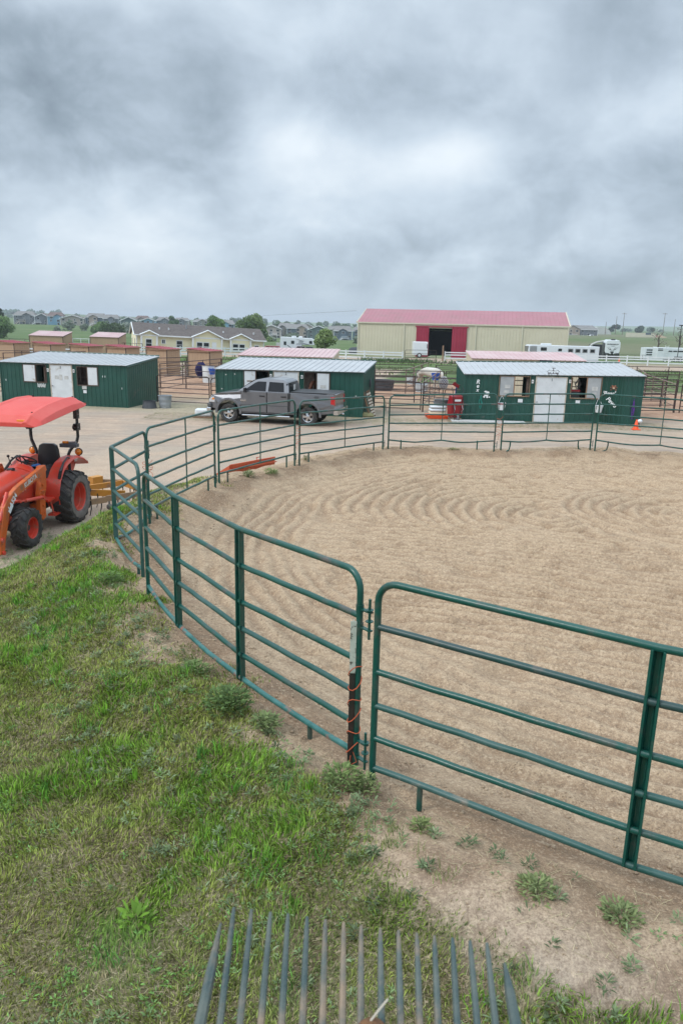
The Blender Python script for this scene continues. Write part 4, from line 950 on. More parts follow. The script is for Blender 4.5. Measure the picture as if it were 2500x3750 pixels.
# pallet leaning at middle shed, right wall
o = empty('pallet', 'wooden pallet with pale slats leaning on the right wall of the middle shed', 'pallet', (1.42,35.75,0), rot=(math.radians(-14), math.radians(-8), math.radians(62)))
for k in range(8): m = MB(); m.box((0,-.05,.08+k*.145),(.42,.02,.09)); m.build('slat', 'wood_pale', o)
for x in (-.3,-.0,.2): m = MB(); m.box((x-.04,0,.6),(.05,.08,1.3)); m.build('stringer', 'wood', o)
o = empty('shovel', 'dark shovel hanging blade up on the right wall of the middle shed', 'shovel', lp(o2, 7.28, 1.6, .4)); m = MB(); m.tube([(0,0,0),(.02,0,.9)], .018, 6); m.build('handle', 'wood_brown', o); m = MB(); m.ball((.03,0,1.1), .15, 8, .35, .8, 1.6); m.build('blade', 'grey_plastic', o, True)
# hay wisps heap
m = MB(); m.ball((0,0,.05), .38, 8, 1.1, .8, .45); tag(m.build('hay_heap', 'hay', None, True), 'small heap of loose hay at the foot of the leaning pallet', 'hay').location = (1.05,35.55,0)
# wheelbarrow standing on its nose against the right shed
w_ = empty('wheelbarrow', 'red wheelbarrow tipped up on its front wheel beside the rightmost green shed', 'wheelbarrow', (5.22,34.8,0), rot=(.06, 0, .22)); w_.scale = (.9,1,.95)
tray = [(-.33,1.22,.02),(.33,1.22,.02),(.42,.75,-.10),(.36,.28,-.12),(.22,.12,-.05),(-.22,.12,-.05),(-.36,.28,-.12),(-.42,.75,-.10)]
m = MB(); front = [(x*.82, -.18+.0*z, z*.94+.06) for x, z, _ in tray]; rim = [(x, .12, z) for x, z, _ in tray]; rim2 = [(x*1.04, .14, z+ (0.02 if z > .6 else -.02)) for x, z, _ in tray]
n = 8; m.add(front + rim + rim2, [tuple(range(8))[::-1]] + [(i, (i+1) % n, n+(i+1) % n, n+i) for i in range(n)] + [(n+i, n+(i+1) % n, 2*n+(i+1) % n, 2*n+i) for i in range(n)])
m.build('tray', 'red_plastic', w_, False, .035)
for s_ in (-1, 1): m = MB(); m.tube([(s_*.12,-.22,.02),(s_*.17,-.24,.5),(s_*.25,-.24,1.05),(s_*.29,-.12,1.5),(s_*.30,-.02,1.62)], .018, 8); m.build('handle', 'black', w_, True); m = MB(); m.tube([(s_*.20,-.23,.85),(s_*.22,-.42,.62),(s_*.18,-.24,.45)], .014, 6); m.build('leg', 'steel', w_, True)
m = MB(); m.lathe([(.10,-.04),(.17,-.045),(.19,0),(.17,.045),(.10,.04)], 20, TR((0,-.25,.20), ry=PI/2), True); m.build('wheel', 'mid_grey', w_, True)
m = MB(); m.box((0,-.195,1.02),(.34,.01,.10)); m.build('sticker', 'white', w_)
o = empty('pallet', 'orange-red pallet on the ground under the white feed sacks', 'pallet', (4.45,35.6,0), .05)
for k in range(3): m = MB(); m.box((0,-.4+k*.4,.07),(.95,.09,.10)); m.build('stringer', 'orange_pal' if 'orange_pal' in M else 'cone_orange', o)
m = MB(); m.box((0,0,.14),(.98,.95,.03)); m.build('deck_boards', 'cone_orange', o)
for k in range(3): 
    m = MB(); m.box((0,0,.08),(.78,.66,.14)); q = m.build('feed_sack', 'white_dirty' if k else 'cream', None, True, .06); q.location = (4.45+.02*k,35.55,.17+.15*k)
    tag(q, ['lowest feed sack of the stack on the orange pallet, printed reddish','middle white feed sack of the stack on the orange pallet','top white feed sack of the stack, under the grey tubs'][k], 'sack', 'feed sacks on the pallet')
for k in range(2): q = tub(['lower grey rubber feed tub on top of the sacks by the wheelbarrow','upper grey rubber feed tub nested on the lower one'][k], (4.62+.04*k,35.6,.60+.10*k), .30, .36, .18, 'mid_grey', 'feed_tub', group='grey feed tubs on the sacks')
o = empty('muck_bin', 'tall grey-blue plastic bin between the wheelbarrow and the rightmost shed', 'bin', (5.35,36.1,0)); m = MB(); m.lathe([(0,0),(.22,0),(.28,1.0),(.31,1.0),(.31,1.04),(.25,1.04),(.2,.05)], 16); m.build('body', 'grey_plastic', o, True)
for x, y, c, lb in ((5.5,36.0,'red_plastic','red headed rake standing in the bin by the rightmost shed'),(5.25,36.15,'blue_plastic','blue handled fork standing in the bin by the rightmost shed')):
    o = empty('stable_fork', lb, 'tool', (x,y,.1), rot=(0,.12 if c=='blue_plastic' else -.1,0)); m = MB(); m.tube([(0,0,0),(0,0,1.25 if c=='blue_plastic' else 1.3)], .018, 6); m.build('handle', 'blue_plastic' if c=='blue_plastic' else 'black', o)
    m = MB()
    if c=='red_plastic': m.prism([(-.2,1.5),(.12,1.28),(.16,1.42),(-.05,1.62)], -.02, .02)
    else: m.tube([(0,0,1.2),(0,0,1.34)], .03, 6)
    m.build('head', c, o)
m = MB(); m.box((0,0,.03),(3.4,.75,.06)); q = m.build('ground_slab', 'note', None); q.location = (6.7,34.35,0); q.rotation_euler.z = -.05; tag(q, 'flat grey mat on the ground before the painted name Rex', 'mat')
# ropes, buckets on right shed
def rope(label, ob, x, z, ln, m_, loops=3, w=.05):
    o = tag(empty('lead_rope', label, 'rope', lp(ob, x, -.05, z), ob.rotation_euler.z))
    m = MB()
    for k in range(loops):
        q = []
        for i in range(17):
            a = 2*PI*i/16; q.append((w*(1+.2*k)*math.sin(a)*(1.2 if math.cos(a) < 0 else .5), -.01*k, -ln/2*(1-math.cos(a))*(1-.12*k)))
        m.tube(q, .012, 5, True)
    m.tube([(0,0,.1),(0,0,0)], .012, 5); m.build('rope', m_, o, True)
rope('teal lead rope hanging in a loop left on the rightmost shed front', o3, .78, .98+.2, .62, 'teal_rope'); rope('purple lead rope hanging at the right end of the rightmost shed', o3, 7.85, 1.10, .85, 'purple', 4, .035); rope('dark coiled cable hanging in the right window of the rightmost shed', o3, 5.2, 2.05, .5, 'black', 4, .08)
for nm, x, z, lb in (('bucket', 6.22, .55, 'white bucket hanging under the right window of the rightmost shed'), ('feed_bucket', 1.75, .55, 'white bucket with red rim hanging left of the shed door number one')):
    o = tub(lb, lp(o3, x, -.22, z), .13, .18, .30, 'white', nm, 'bucket'); m = MB(); m.tube([(-.17,0,.30),(-.05,.1,.56),(.0,.18,.64),(.05,.1,.56),(.17,0,.30)], .008, 5); m.build('handle', 'white', o)
    if nm == 'feed_bucket': m = MB(); m.lathe([(.185,.27),(.205,.27),(.205,.32),(.185,.32)], 20, None, True); m.build('rim', 'red_plastic', o)
# red box in window
m = MB(); m.box((0,0,0),(.45,.3,.08)); q = m.build('red_tray', 'red_plastic', None); q.location = lp(o3, 5.15, .25, 1.50); tag(q, 'red tray on top of the black bin in the right window of the rightmost shed', 'tray')
m = MB(); m.box((0,0,-.15),(.42,.28,.28)); q = m.build('black_bin', 'black_box', None); q.location = lp(o3, 5.15, .25, 1.46); tag(q, 'black bin inside the right window of the rightmost shed', 'bin')
# traffic cones
def cone(label, loc, s=1):
    o = empty('traffic_cone', label, 'traffic cone', loc); m = MB(); m.box((0,0,.02),(.36*s,.36*s,.035)); m.build('base', 'cone_orange', o, False, .008)
    m = MB(); m.lathe([(.14*s,.035),(.12*s,.08),(.035*s,.48*s),(.02*s,.5*s),(0,.5*s)], 18); m.build('body', 'cone_orange', o, True); return o
o = cone('orange traffic cone near the right end of the rightmost green shed', (13.0,32.9,0), .92); cone('tiny orange cone by the white fence left of the white stock trailers', (37.5,103.5,-.05), 1.2)
m = MB(); m.ball((0,0,.09), .09, 8, 1.2, 1, 1); tag(m.build('plastic_jug', 'white', None, True), 'white jug lying behind the orange traffic cone', 'jug').location = (13.3,33.3,.25)
# metal scroll sign on the roof edge above door 1
sgn = empty('roof_ornament', 'small dark metal scroll sign with lettering over the shed door number one', 'sign', lp(o3, 4.0, -.16, 2.26), o3.rotation_euler.z)
m = MB(); 
for s_ in (-1, 1):
    m.tube([(0,0,.16),(s_*.1,0,.13),(s_*.2,0,.17),(s_*.27,0,.10),(s_*.22,0,.04),(s_*.1,0,.05)], .012, 5); m.tube([(s_*.2,0,.0),(s_*.2,0,-.05)], .02, 5)
m.tube([(0,0,0),(0,0,.26)], .016, 5); m.tube([(-.09,0,.26),(.09,0,.26)], .014, 5); m.tube([(-.25,0,.02),(.25,0,.02)], .014, 5); m.build('scrollwork', 'pipe_dark', sgn)
text('lettering', 'Rosie', .16, TR((0,-.02,.12), rx=PI/2), 'white', sgn, .005)
# orange-red box blade behind berm
M['implement_red'] = mat('faded_orange_red_steel', (.46,.075,.028), .6, 0, (.52,.12,.05), 2, (.22,.06,.04), 3, .58, .72)
a0 = Vector((-3.0,19.3,-.06)); a1 = Vector((-1.93,20.7,-.06)); ib = empty('loader_bucket', 'faded orange-red steel loader bucket lying in the dirt outside the pen', 'loader bucket', a0, math.atan2(a1.y-a0.y, a1.x-a0.x)); L_ = (a1-a0).length
def bshell(m, prof, x0, x1, th=.02):
    n = len(prof); o2 = [(y+th, z+th*.4) for y, z in prof]
    vs = [(x, y, z) for x in (x0, x1) for y, z in prof + o2[::-1]]; k = 2*n
    m.add(vs, [(i, (i+1) % k, k+(i+1) % k, k+i) for i in range(k)] + [(i, i+1, k-2-i, k-1-i) for i in range(n-1)] + [(k+i, k+k-1-i, k+k-2-i, k+i+1) for i in range(n-1)])
m = MB(); bshell(m, [(-.03,.66),(.0,.52),(-.02,.50),(.05,.25),(.10,-.05)], 0, L_); m.build('shell', 'implement_red', ib)
m = MB(); m.prism([(0,0),(1,0),(1,.02),(0,.02)], -.09, .02, T=Matrix.Translation((0,0,.52)) @ Matrix.Diagonal((L_,1,1,1))); m.build('top_lip', 'implement_red', ib)
for x in (0, L_-.02): m = MB(); m.add([(x,-.03,.66),(x,.10,-.05),(x,.65,-.05),(x,.60,.30),(x+.02,-.03,.66),(x+.02,.10,-.05),(x+.02,.65,-.05),(x+.02,.60,.30)], [(0,1,2,3),(7,6,5,4),(0,4,5,1),(1,5,6,2),(2,6,7,3),(3,7,4,0)]); m.build('end_plate', 'implement_red', ib)
m = MB(); m.tube([(L_*.6,.0,.66),(L_*.6,.03,.72),(L_*.68,.03,.72),(L_*.68,.0,.66)], .012, 5); m.build('hook', 'implement_red', ib)
# yellow spring harrow behind tractor
M['yellow_steel'] = mat('yellow_steel', (.52,.24,.035), .5, 0, (.48,.20,.03), 3, (.26,.15,.09), 3, .55, .7); M['old_yellow'] = mat('worn_yellow_steel', (.34,.22,.12), .7, 0, (.24,.16,.10), 3)
hv = empty('harrow', 'yellow steel spring tooth harrow on the ground behind the tractor', 'harrow', (-5.5,16.9,0))
def bar(a, b_, mt, hgt=.13, w=.05):
    m = MB(); a = Vector(a); b_ = Vector(b_); d = (b_-a); an = math.atan2(d.y, d.x)
    m.box((0,0,0),(d.length, w, hgt), 0, Matrix.Translation((a+b_)/2) @ Matrix.Rotation(an, 4, 'Z')); m.build('frame_bar', mt, hv)
P5 = [(-.75,1.05,.40),(-.2,.85,.42),(.48,.55,.36),(.78,.1,.36),(.45,-.45,.32),(-.02,-.92,.30)]
P5 = [(-.62,.95,.40),(.0,.9,.38),(.42,.55,.36),(.66,.15,.36),(.62,-.1,.35),(.1,-.6,.32),(-.15,-1.0,.30)]
bar((-.75,.9,.40),(.1,.92,.38),'old_yellow'); bar((.1,.92,.38),(.55,.45,.36),'yellow_steel'); bar((-.5,.2,.38),(.1,.85,.40),'yellow_steel'); bar((-.45,-.05,.34),(.45,-.1,.34),'yellow_steel',.15); bar((-.3,-1.0,.30),(.15,-.55,.30),'old_yellow'); bar((.15,-.55,.30),(.72,.0,.34),'old_yellow'); bar((.72,0,.34),(.55,.45,.36),'old_yellow'); bar((-.62,.72,.44),(-.45,.95,.44),'yellow_steel',.2,.2)
for x, y in ((-.5,.9),(-.2,.92),(.1,.9),(.35,.65),(.5,.45),(-.25,.45),(-.05,.68),(-.2,-.08),(.15,-.09),(-.1,-.85),(.05,-.6),(.35,-.35),(.5,-.2),(.62,-.1),(.66,.2)):
    m = MB(); m.tube([(x,y,.33),(x+.01,y-.02,.16),(x-.02,y-.05,.0)], [.014,.014,.008], 6); m.build('tine', 'black', hv)
for x, y in ((-.3,-1.02),(.2,-.5)): m = MB(); m.ball((x,y,.12), .07, 8, 1, 1, 1); m.tube([(x,y,.12),(x,y,.28)], .02, 6); m.build('caster', 'rubber_dusty', hv, True)
# stones
# ------------------------------------------------------------------ wheels
M['k_red'] = mat('tractor_red', (.58,.045,.022), .40, 0, (.52,.055,.03), 2.2, (.26,.12,.08), 5, .54, .70, coat=.1)
M['k_canopy'] = mat('canopy_red_plastic', (.62,.06,.045), .5, 0, (.64,.085,.065), 2.5, bmp=.05, bs=150)
M['k_orange'] = mat('loader_orange', (.55,.105,.012), .45, 0, (.48,.10,.02), 2, (.18,.09,.05), 6, .54, .68)
M['amber'] = mat('amber_lens', (.75,.22,.01), .15, 0, coat=.6)
M['seat_black'] = mat('black_vinyl', (.012,.013,.015), .38, 0, bmp=.1, bs=60)
M['jacket'] = mat('black_jacket_cloth', (.008,.009,.014), .8, 0, (.02,.022,.03), 7, bmp=.6, bs=14)
M['engine'] = mat('dirty_black_iron', (.02,.019,.018), .6, 0, (.05,.04,.035), 6)
M['silver_txt'] = mat('silver_decal', (.55,.53,.50), .5)
def tyre(par, R, w, rim, lugs=0, mt='rubber', rimm='k_red', T=None, side='rubber_dusty', lug_h=.03, spokes=0, nm='wheel', flip=1):
    """axis along y; outer face +y*flip"""
    A = (T or Matrix.Identity(4)) @ Matrix.Rotation(-PI/2*flip, 4, 'X')
    wh = empty(nm, None, None); wh.parent = par
    h = w/2; Rt = R - (lug_h if lugs else 0)
    pr = [(rim, -h*.8), (rim+.04*R/.5, -h*.98), (Rt*.83, -h*1.04), (Rt*.95, -h*.98), (Rt*.99, -h*.80), (Rt, -h*.4), (Rt, h*.4), (Rt*.99, h*.80), (Rt*.95, h*.98), (Rt*.83, h*1.04), (rim+.04*R/.5, h*.98), (rim, h*.8), (rim*.97, 0)]
    m = MB(); m.lathe(pr, 48, A, True)
    if lugs:
        for s in (-1, 1):
            for k in range(lugs):
                a0 = 2*PI*(k + (.5 if s > 0 else 0))/lugs; da = 2*PI/lugs
                vs = []
                secs = [(0.02*h, 0, Rt-.01, R), (.45*h, .28, Rt-.01, R), (.80*h, .62, Rt-.02, R*.985), (1.02*h, .70, Rt*.93, R*.955), (1.06*h, .70, Rt*.84, Rt*.87)]
                for ax, sh, r0, r1 in secs:
                    for dd, r in ((-.22, r0), (-.17, r1), (.17, r1), (.22, r0)):
                        a = a0 + (sh+dd)*da; vs.append((r*math.cos(a), r*math.sin(a), s*ax))
                fs = []
                for i in range(4):
                    for j in range(4): fs.append((i*4+j, i*4+(j+1) % 4, (i+1)*4+(j+1) % 4, (i+1)*4+j))
                fs += [(0,1,2,3), (16,17,18,19)]
                m.add(vs, fs, A)
    m.build('tyre', mt, wh, True)
    if side:
        m = MB(); m.lathe([(rim+.005, h*.84), (rim+.03, h*1.0), (Rt*.80, h*1.06), (Rt*.86, h*1.05), (Rt*.86, h*.9), (rim+.005, h*.7)], 48, A, True); m.build('sidewall', side, wh, True)
    m = MB()
    if spokes:
        m.lathe([(rim, h*.8), (rim*.97, h*.86), (rim*.90, h*.80), (rim*.86, h*.35), (rim*.84, -h*.5), (rim, -h*.8)], 40, A)
        m.lathe([(rim*.36, h*.35), (rim*.34, h*.72), (rim*.2, h*.78), (0, h*.8)], 24, A)
        for k in range(spokes):
            a = 2*PI*k/spokes; 
            B = A @ Matrix.Rotation(a, 4, 'Z')
            m.add([(rim*.25,-rim*.17,h*.72),(rim*.25,rim*.17,h*.72),(rim*.92,rim*.24,h*.62),(rim*.92,-rim*.24,h*.62),(rim*.25,-rim*.13,h*.3),(rim*.25,rim*.13,h*.3),(rim*.92,rim*.2,h*.3),(rim*.92,-rim*.2,h*.3)], [(0,1,2,3),(0,4,5,1),(1,5,6,2),(2,6,7,3),(3,7,4,0)], B)
    else:
        m.lathe([(rim*1.03, h*.86), (rim*1.0, h*.92), (rim*.95, h*.86), (rim*.90, h*.45), (rim*.84, h*.40), (rim*.80, -h*.1), (rim*.74, -h*.22), (rim*.35, -h*.15), (rim*.33, -.0), (0, 0)], 40, A)
    m.build('rim', rimm, wh, True)
    m = MB()
    if spokes: m.lathe([(rim*.84, h*.2), (0, h*.15)], 24, A); m.build('brake_disc', 'black', wh)
    else:
        for k in range(8): a = 2*PI*k/8; m.cyl((rim*.52*math.cos(a), rim*.52*math.sin(a), -h*.22), (rim*.52*math.cos(a), rim*.52*math.sin(a), -h*.05), rim*.05, 6, T=A)
        m.lathe([(rim*.30, -.01), (rim*.28, .04), (0, .045)], 16, A); m.build('hub', 'engine', wh, True)
    return wh
# ------------------------------------------------------------------ tractor
tr = empty('tractor', 'red compact tractor with orange front loader and red canopy at left edge', 'tractor', (-6.448,15.61,-.01), math.radians(-95))
for s in (1, -1):
    tyre(tr, .57, .43, .30, 18, T=TR((0,s*.60,.56)), flip=s)
    tyre(tr, .39, .28, .205, 16, T=TR((1.93,s*.60,.385), rz=.0), flip=s, side='rubber', lug_h=.022)
def loft(m, secs, cap=True):
    n = len(secs[0]); vs = [p for s in secs for p in s]; fs = []
    for i in range(len(secs)-1):
        for k in range(n): fs.append((i*n+k, i*n+(k+1) % n, (i+1)*n+(k+1) % n, (i+1)*n+k))
    if cap: fs += [tuple(range(n))[::-1], tuple((len(secs)-1)*n+k for k in range(n))]
    m.add(vs, fs)
def hsec(x, w, zt, zb, crown=.05, sh=.75):
    return [(x,-w,zb),(x,-w,zt-.16),(x,-w*.93,zt-.07),(x,-w*sh,zt-.015),(x,-w*.3,zt+crown*.6),(x,0,zt+crown),(x,w*.3,zt+crown*.6),(x,w*sh,zt-.015),(x,w*.93,zt-.07),(x,w,zt-.16),(x,w,zb)]
m = MB(); loft(m, [hsec(1.02,.33,1.30,.78), hsec(1.3,.31,1.30,.80), hsec(2.0,.29,1.22,.80), hsec(2.5,.27,1.10,.72), hsec(2.72,.22,.95,.6)]); m.build('hood', 'k_red', tr, True)
m = MB(); loft(m, [hsec(.78,.25,1.36,.62,.03), hsec(.90,.29,1.38,.62,.04), hsec(1.01,.325,1.31,.70)]); m.build('dashboard_cowl', 'k_red', tr, True)
m = MB(); m.b2((1.0,-.22,.48),(2.6,.22,.82)); m.b2((-.35,-.2,.35),(1.1,.2,.75)); m.b2((1.2,.12,.50),(1.75,.30,.74)); m.b2((1.85,-.5,.32),(2.0,.5,.44)); m.cyl((-.0,-.5,.56),(0,.5,.56),.11); m.cyl((1.4,.22,.66),(1.75,.30,.66),.07); m.build('engine_block', 'engine', tr, False, .01)
m = MB(); m.b2((2.2,-.24,.45),(2.75,.24,.62)); m.b2((.9,.22,.42),(2.5,.27,.56)); m.b2((.9,-.27,.42),(2.5,-.22,.56)); m.build('chassis_rail', 'k_red', tr)
for s in (1, -1):
    # fender: arched strip over the wheel plus inner side plate
    arc = [(.54,.52),(.56,.66),(.52,.86),(.43,1.04),(.28,1.20),(.08,1.31),(-.18,1.37),(-.48,1.37),(-.75,1.29),(-.93,1.17)]
    m = MB(); y0, y1 = s*.34, s*.62
    n = len(arc); ins = [(x-.018*(1 if x > 0 else -.3), z-.03) for x, z in arc]
    vs = [(x,y0,z) for x, z in arc] + [(x,y1-s*.05,z+.005) for x, z in arc] + [(x,y1,z-.035) for x, z in arc] + [(x-.01,y1-s*.01,z-.06) for x, z in arc] + [(x,y0,z-.05) for x, z in ins]
    fs = [(r*n+i, r*n+i+1, ((r+1) % 5)*n+i+1, ((r+1) % 5)*n+i) for r in range(5) for i in range(n-1)]
    m.add(vs, fs); m.prism(arc + [(-.5,.75),(.1,.52)], y0-s*.012, y0+s*.008)
    fd = m.build('fender', 'k_red', tr, True)
    m = MB(); m.tube([(-.93,s*.36,1.17),(-.93,s*.6,1.15)], .03, 6); m.build('fender_lip', 'black', fd)
    m = MB(); m.tube([(.42,s*.57,1.03),(.40,s*.60,1.18),(.20,s*.58,1.33),(-.02,s*.56,1.40),(-.12,s*.56,1.38)], [.035,.035,.022,.018,.018], 8); m.build('grab_handle', 'black', fd, True)
    m = MB(); m.cyl((-.66,s*.53,1.30),(-.66,s*.53,1.36),.03,8); m.build('lamp_stem', 'black', fd); 
    m = MB(); m.cyl((-.69,s*.53,1.42),(-.655,s*.53,1.42),.085,20); m.build('lamp_housing', 'black', fd)
    m = MB(); m.lathe([(.07,0),(.068,.02),(.05,.035),(0,.04)], 20, TR((-.655,s*.53,1.42), ry=PI/2)); m.lathe([(.07,0),(.068,.02),(.05,.035),(0,.04)], 20, TR((-.69,s*.53,1.42), ry=-PI/2)); m.build('lamp_lens', 'amber', fd, True)
    text('decal', 'HST', .085, TR((-.30,s*.625,1.30), rx=PI/2, rz=PI if s > 0 else 0), 'silver_txt', fd, .002, .2)
    # roll bar post
    m = MB(); q = [(-.52,s*.36,.95),(-.52,s*.36,1.38),(-.54,s*.39,1.46),(-.63,s*.52,1.66),(-.65,s*.54,1.76),(-.66,s*.54,2.42)]
    m.tube(q, .038, 4); rb = m.build('roll_bar', 'black', tr)
    m = MB(); m.box((-.63,s*.54,1.98),(.16,.095,.15)); m.cyl((-.56,s*.49,1.98),(-.56,s*.60,1.98),.05,14); m.build('hinge_bracket', 'black', rb); m = MB(); m.box((-.64,s*.54,2.28),(.14,.08,.24)); m.build('canopy_bracket', 'black', rb)
    m = MB(); 
    for zz, xx in ((1.98,-.57),(2.2,-.62),(2.32,-.66),(2.26,-.6)): m.cyl((xx,s*.50,zz),(xx,s*.605,zz),.014,6)
    m.build('bolt', 'steel', rb)
m = MB(); m.tube([(-.66,-.56,2.38),(-.66,.56,2.38)], .04, 4); m.tube([(-.66,-.4,2.42),(.9,-.4,2.36)], .03, 4); m.tube([(-.66,.4,2.42),(.9,.4,2.36)], .03, 4); m.build('canopy_frame', 'black', tr)
# canopy: shallow moulded shell
def csec(x, w, zt, zb, drop):
    ys = [-w, -w*.93, -w*.74, -w*.68, -w*.60, -w*.54, -w*.2, w*.2, w*.54, w*.60, w*.68, w*.74, w*.93, w]
    zs = [zb, zt-.05-drop, zt-.01, zt+.025, zt+.025, zt, zt+.012, zt+.012, zt, zt+.025, zt+.025, zt-.01, zt-.05-drop, zb]
    return [(x, y, z) for y, z in zip(ys, zs)] + [(x, w*.9, zb-.015), (x, -w*.9, zb-.015)]
m = MB(); loft(m, [csec(-.86,.66,2.485,2.47,0), csec(-.80,.72,2.56,2.45,.02), csec(-.60,.75,2.61,2.43,.04), csec(-.1,.76,2.62,2.40,.05), csec(.6,.76,2.56,2.34,.05), csec(1.05,.74,2.48,2.29,.05), csec(1.22,.72,2.43,2.27,.05), csec(1.34,.64,2.30,2.24,0)])
cn = m.build('canopy', 'k_canopy', tr, True); cn.data.set_sharp_from_angle(angle=math.radians(9)); bv_ = cn.modifiers.new('b', 'BEVEL'); bv_.width = .008; bv_.segments = 2; bv_.limit_method = 'ANGLE'; bv_.angle_limit = math.radians(9)
m = MB(); m.box((1.29,.32,2.335),(.05,.17,.065), 0); m.build('marker_lamp', M['amber'], cn, False, .012)
m = MB()
for x, y in ((1.1,.45),(-.6,.5),(-.62,-.4),(.95,-.3)): m.cyl((x,y,2.45 if x > 0 else 2.6),(x,y,2.50 if x > 0 else 2.65),.018,8)
m.build('canopy_bolt', 'black', cn)
# toolbox on near roll bar
m = MB(); m.box((-.42,.44,1.60),(.16,.38,.08)); tb = m.build('tool_tray', 'grey_plastic', tr, False, .01); m = MB(); m.cyl((-.42,.30,1.66),(-.42,.42,1.665),.03,10); m.build('orange_can', 'amber', tb, True); m = MB(); m.cyl((-.42,.44,1.665),(-.42,.60,1.675),.022,10); m.build('flare', 'steel', tb, True)
# seat, jacket
m = MB(); loft(m, [[(-.30+.02*math.cos(0)-d*.02, w*c, z) for c, d in ((-1,1),(-.85,0),(0,-1),(.85,0),(1,1))] + [(-.38-.01, w*c, z) for c in (1,.8,0,-.8,-1)] for z, w in ((1.0,.22),(1.1,.245),(1.3,.24),(1.5,.22),(1.6,.19),(1.64,.12))]); m.build('seat_back', 'seat_black', tr, True, .02)
m = MB(); m.box((-.08,0,.99),(.45,.50,.12)); m.box((-.1,0,.85),(.35,.4,.2)); m.build('seat', 'seat_black', tr, True, .04)
jm = MB(); jr = np.random.default_rng(5); N_ = 26
vs = []
for i in range(N_):
    for j in range(N_):
        u = i/(N_-1)*2-1; v = j/(N_-1)*2-1; rr_ = max(abs(u), abs(v)); x = .02+.25*u + .02*math.sin(7*v); y = .31*v + .03*math.sin(5*u)
        z = 1.10 + .07*math.sin(6*u+2*v)*math.cos(5*v-u) + .06*(1-rr_) + .02*jr.random() - (.13*max(0, rr_-.7)/.3)
        vs.append((x, y, z))
jm.add(vs, [(i*N_+j, i*N_+j+1, (i+1)*N_+j+1, (i+1)*N_+j) for i in range(N_-1) for j in range(N_-1)])
jo = jm.build('jacket', 'jacket', None, True); tag(jo, 'crumpled black jacket with blue lining lying on the tractor seat', 'jacket'); jo.location = tr.location + Vector((0,0,.0)); jo.rotation_euler = tr.rotation_euler
so_ = jo.modifiers.new('s', 'SOLIDIFY'); so_.thickness = .02
M['blue_cloth'] = mat('blue_cloth', (.01,.09,.28), .8); m = MB(); m.ball((.05,-.1,1.22), .1, 8, 1.1, 1, .35); m.build('lining', 'blue_cloth', jo, True)
# steering wheel and levers
ST = TR((.62,0,1.44), ry=-.55)
m = MB(); m.tube([(.20*math.cos(2*PI*k/28), .20*math.sin(2*PI*k/28), 0) for k in range(28)], .016, 8, True, T=ST)
for k in range(3): a = 2*PI*k/3; m.tube([(0,0,-.03),(.19*math.cos(a), .19*math.sin(a), 0)], .014, 6, T=ST)
m.cyl((0,0,-.06),(0,0,.0),.05,12,T=ST); m.tube([(0,0,-.02),(.0,0,-.28)], .03, 8, T=ST); m.build('steering_wheel', 'black', tr, True)
m = MB(); m.tube([(.80,-.22,1.3),(.78,-.30,1.52)], .01, 6); m.ball((.78,-.30,1.54), .03, 6); m.tube([(.85,.2,1.38),(.80,.30,1.45)], .01, 6); m.ball((.72,-.25,1.5), .02, 6); m.tube([(.2,-.33,1.2),(.22,-.36,1.42)], .012, 6); m.ball((.22,-.36,1.44), .03, 6); m.build('control_lever', 'black', tr, True)
# floor, steps
m = MB(); m.b2((.15,-.52,.62),(.85,.52,.67)); m.b2((.0,.22,.67),(.5,.33,1.0)); m.b2((.0,-.33,.67),(.5,-.22,1.0)); m.build('floor', 'k_red', tr, False, .006)
for s in (1, -1):
    m = MB(); m.tube([(.35,s*.5,.62),(.45,s*.52,.34)], .02, 4); m.tube([(.72,s*.5,.62),(.66,s*.52,.34)], .02, 4); m.b2((.36,s*.42,.30),(.72,s*.58,.34)); m.build('step', 'k_red', tr)
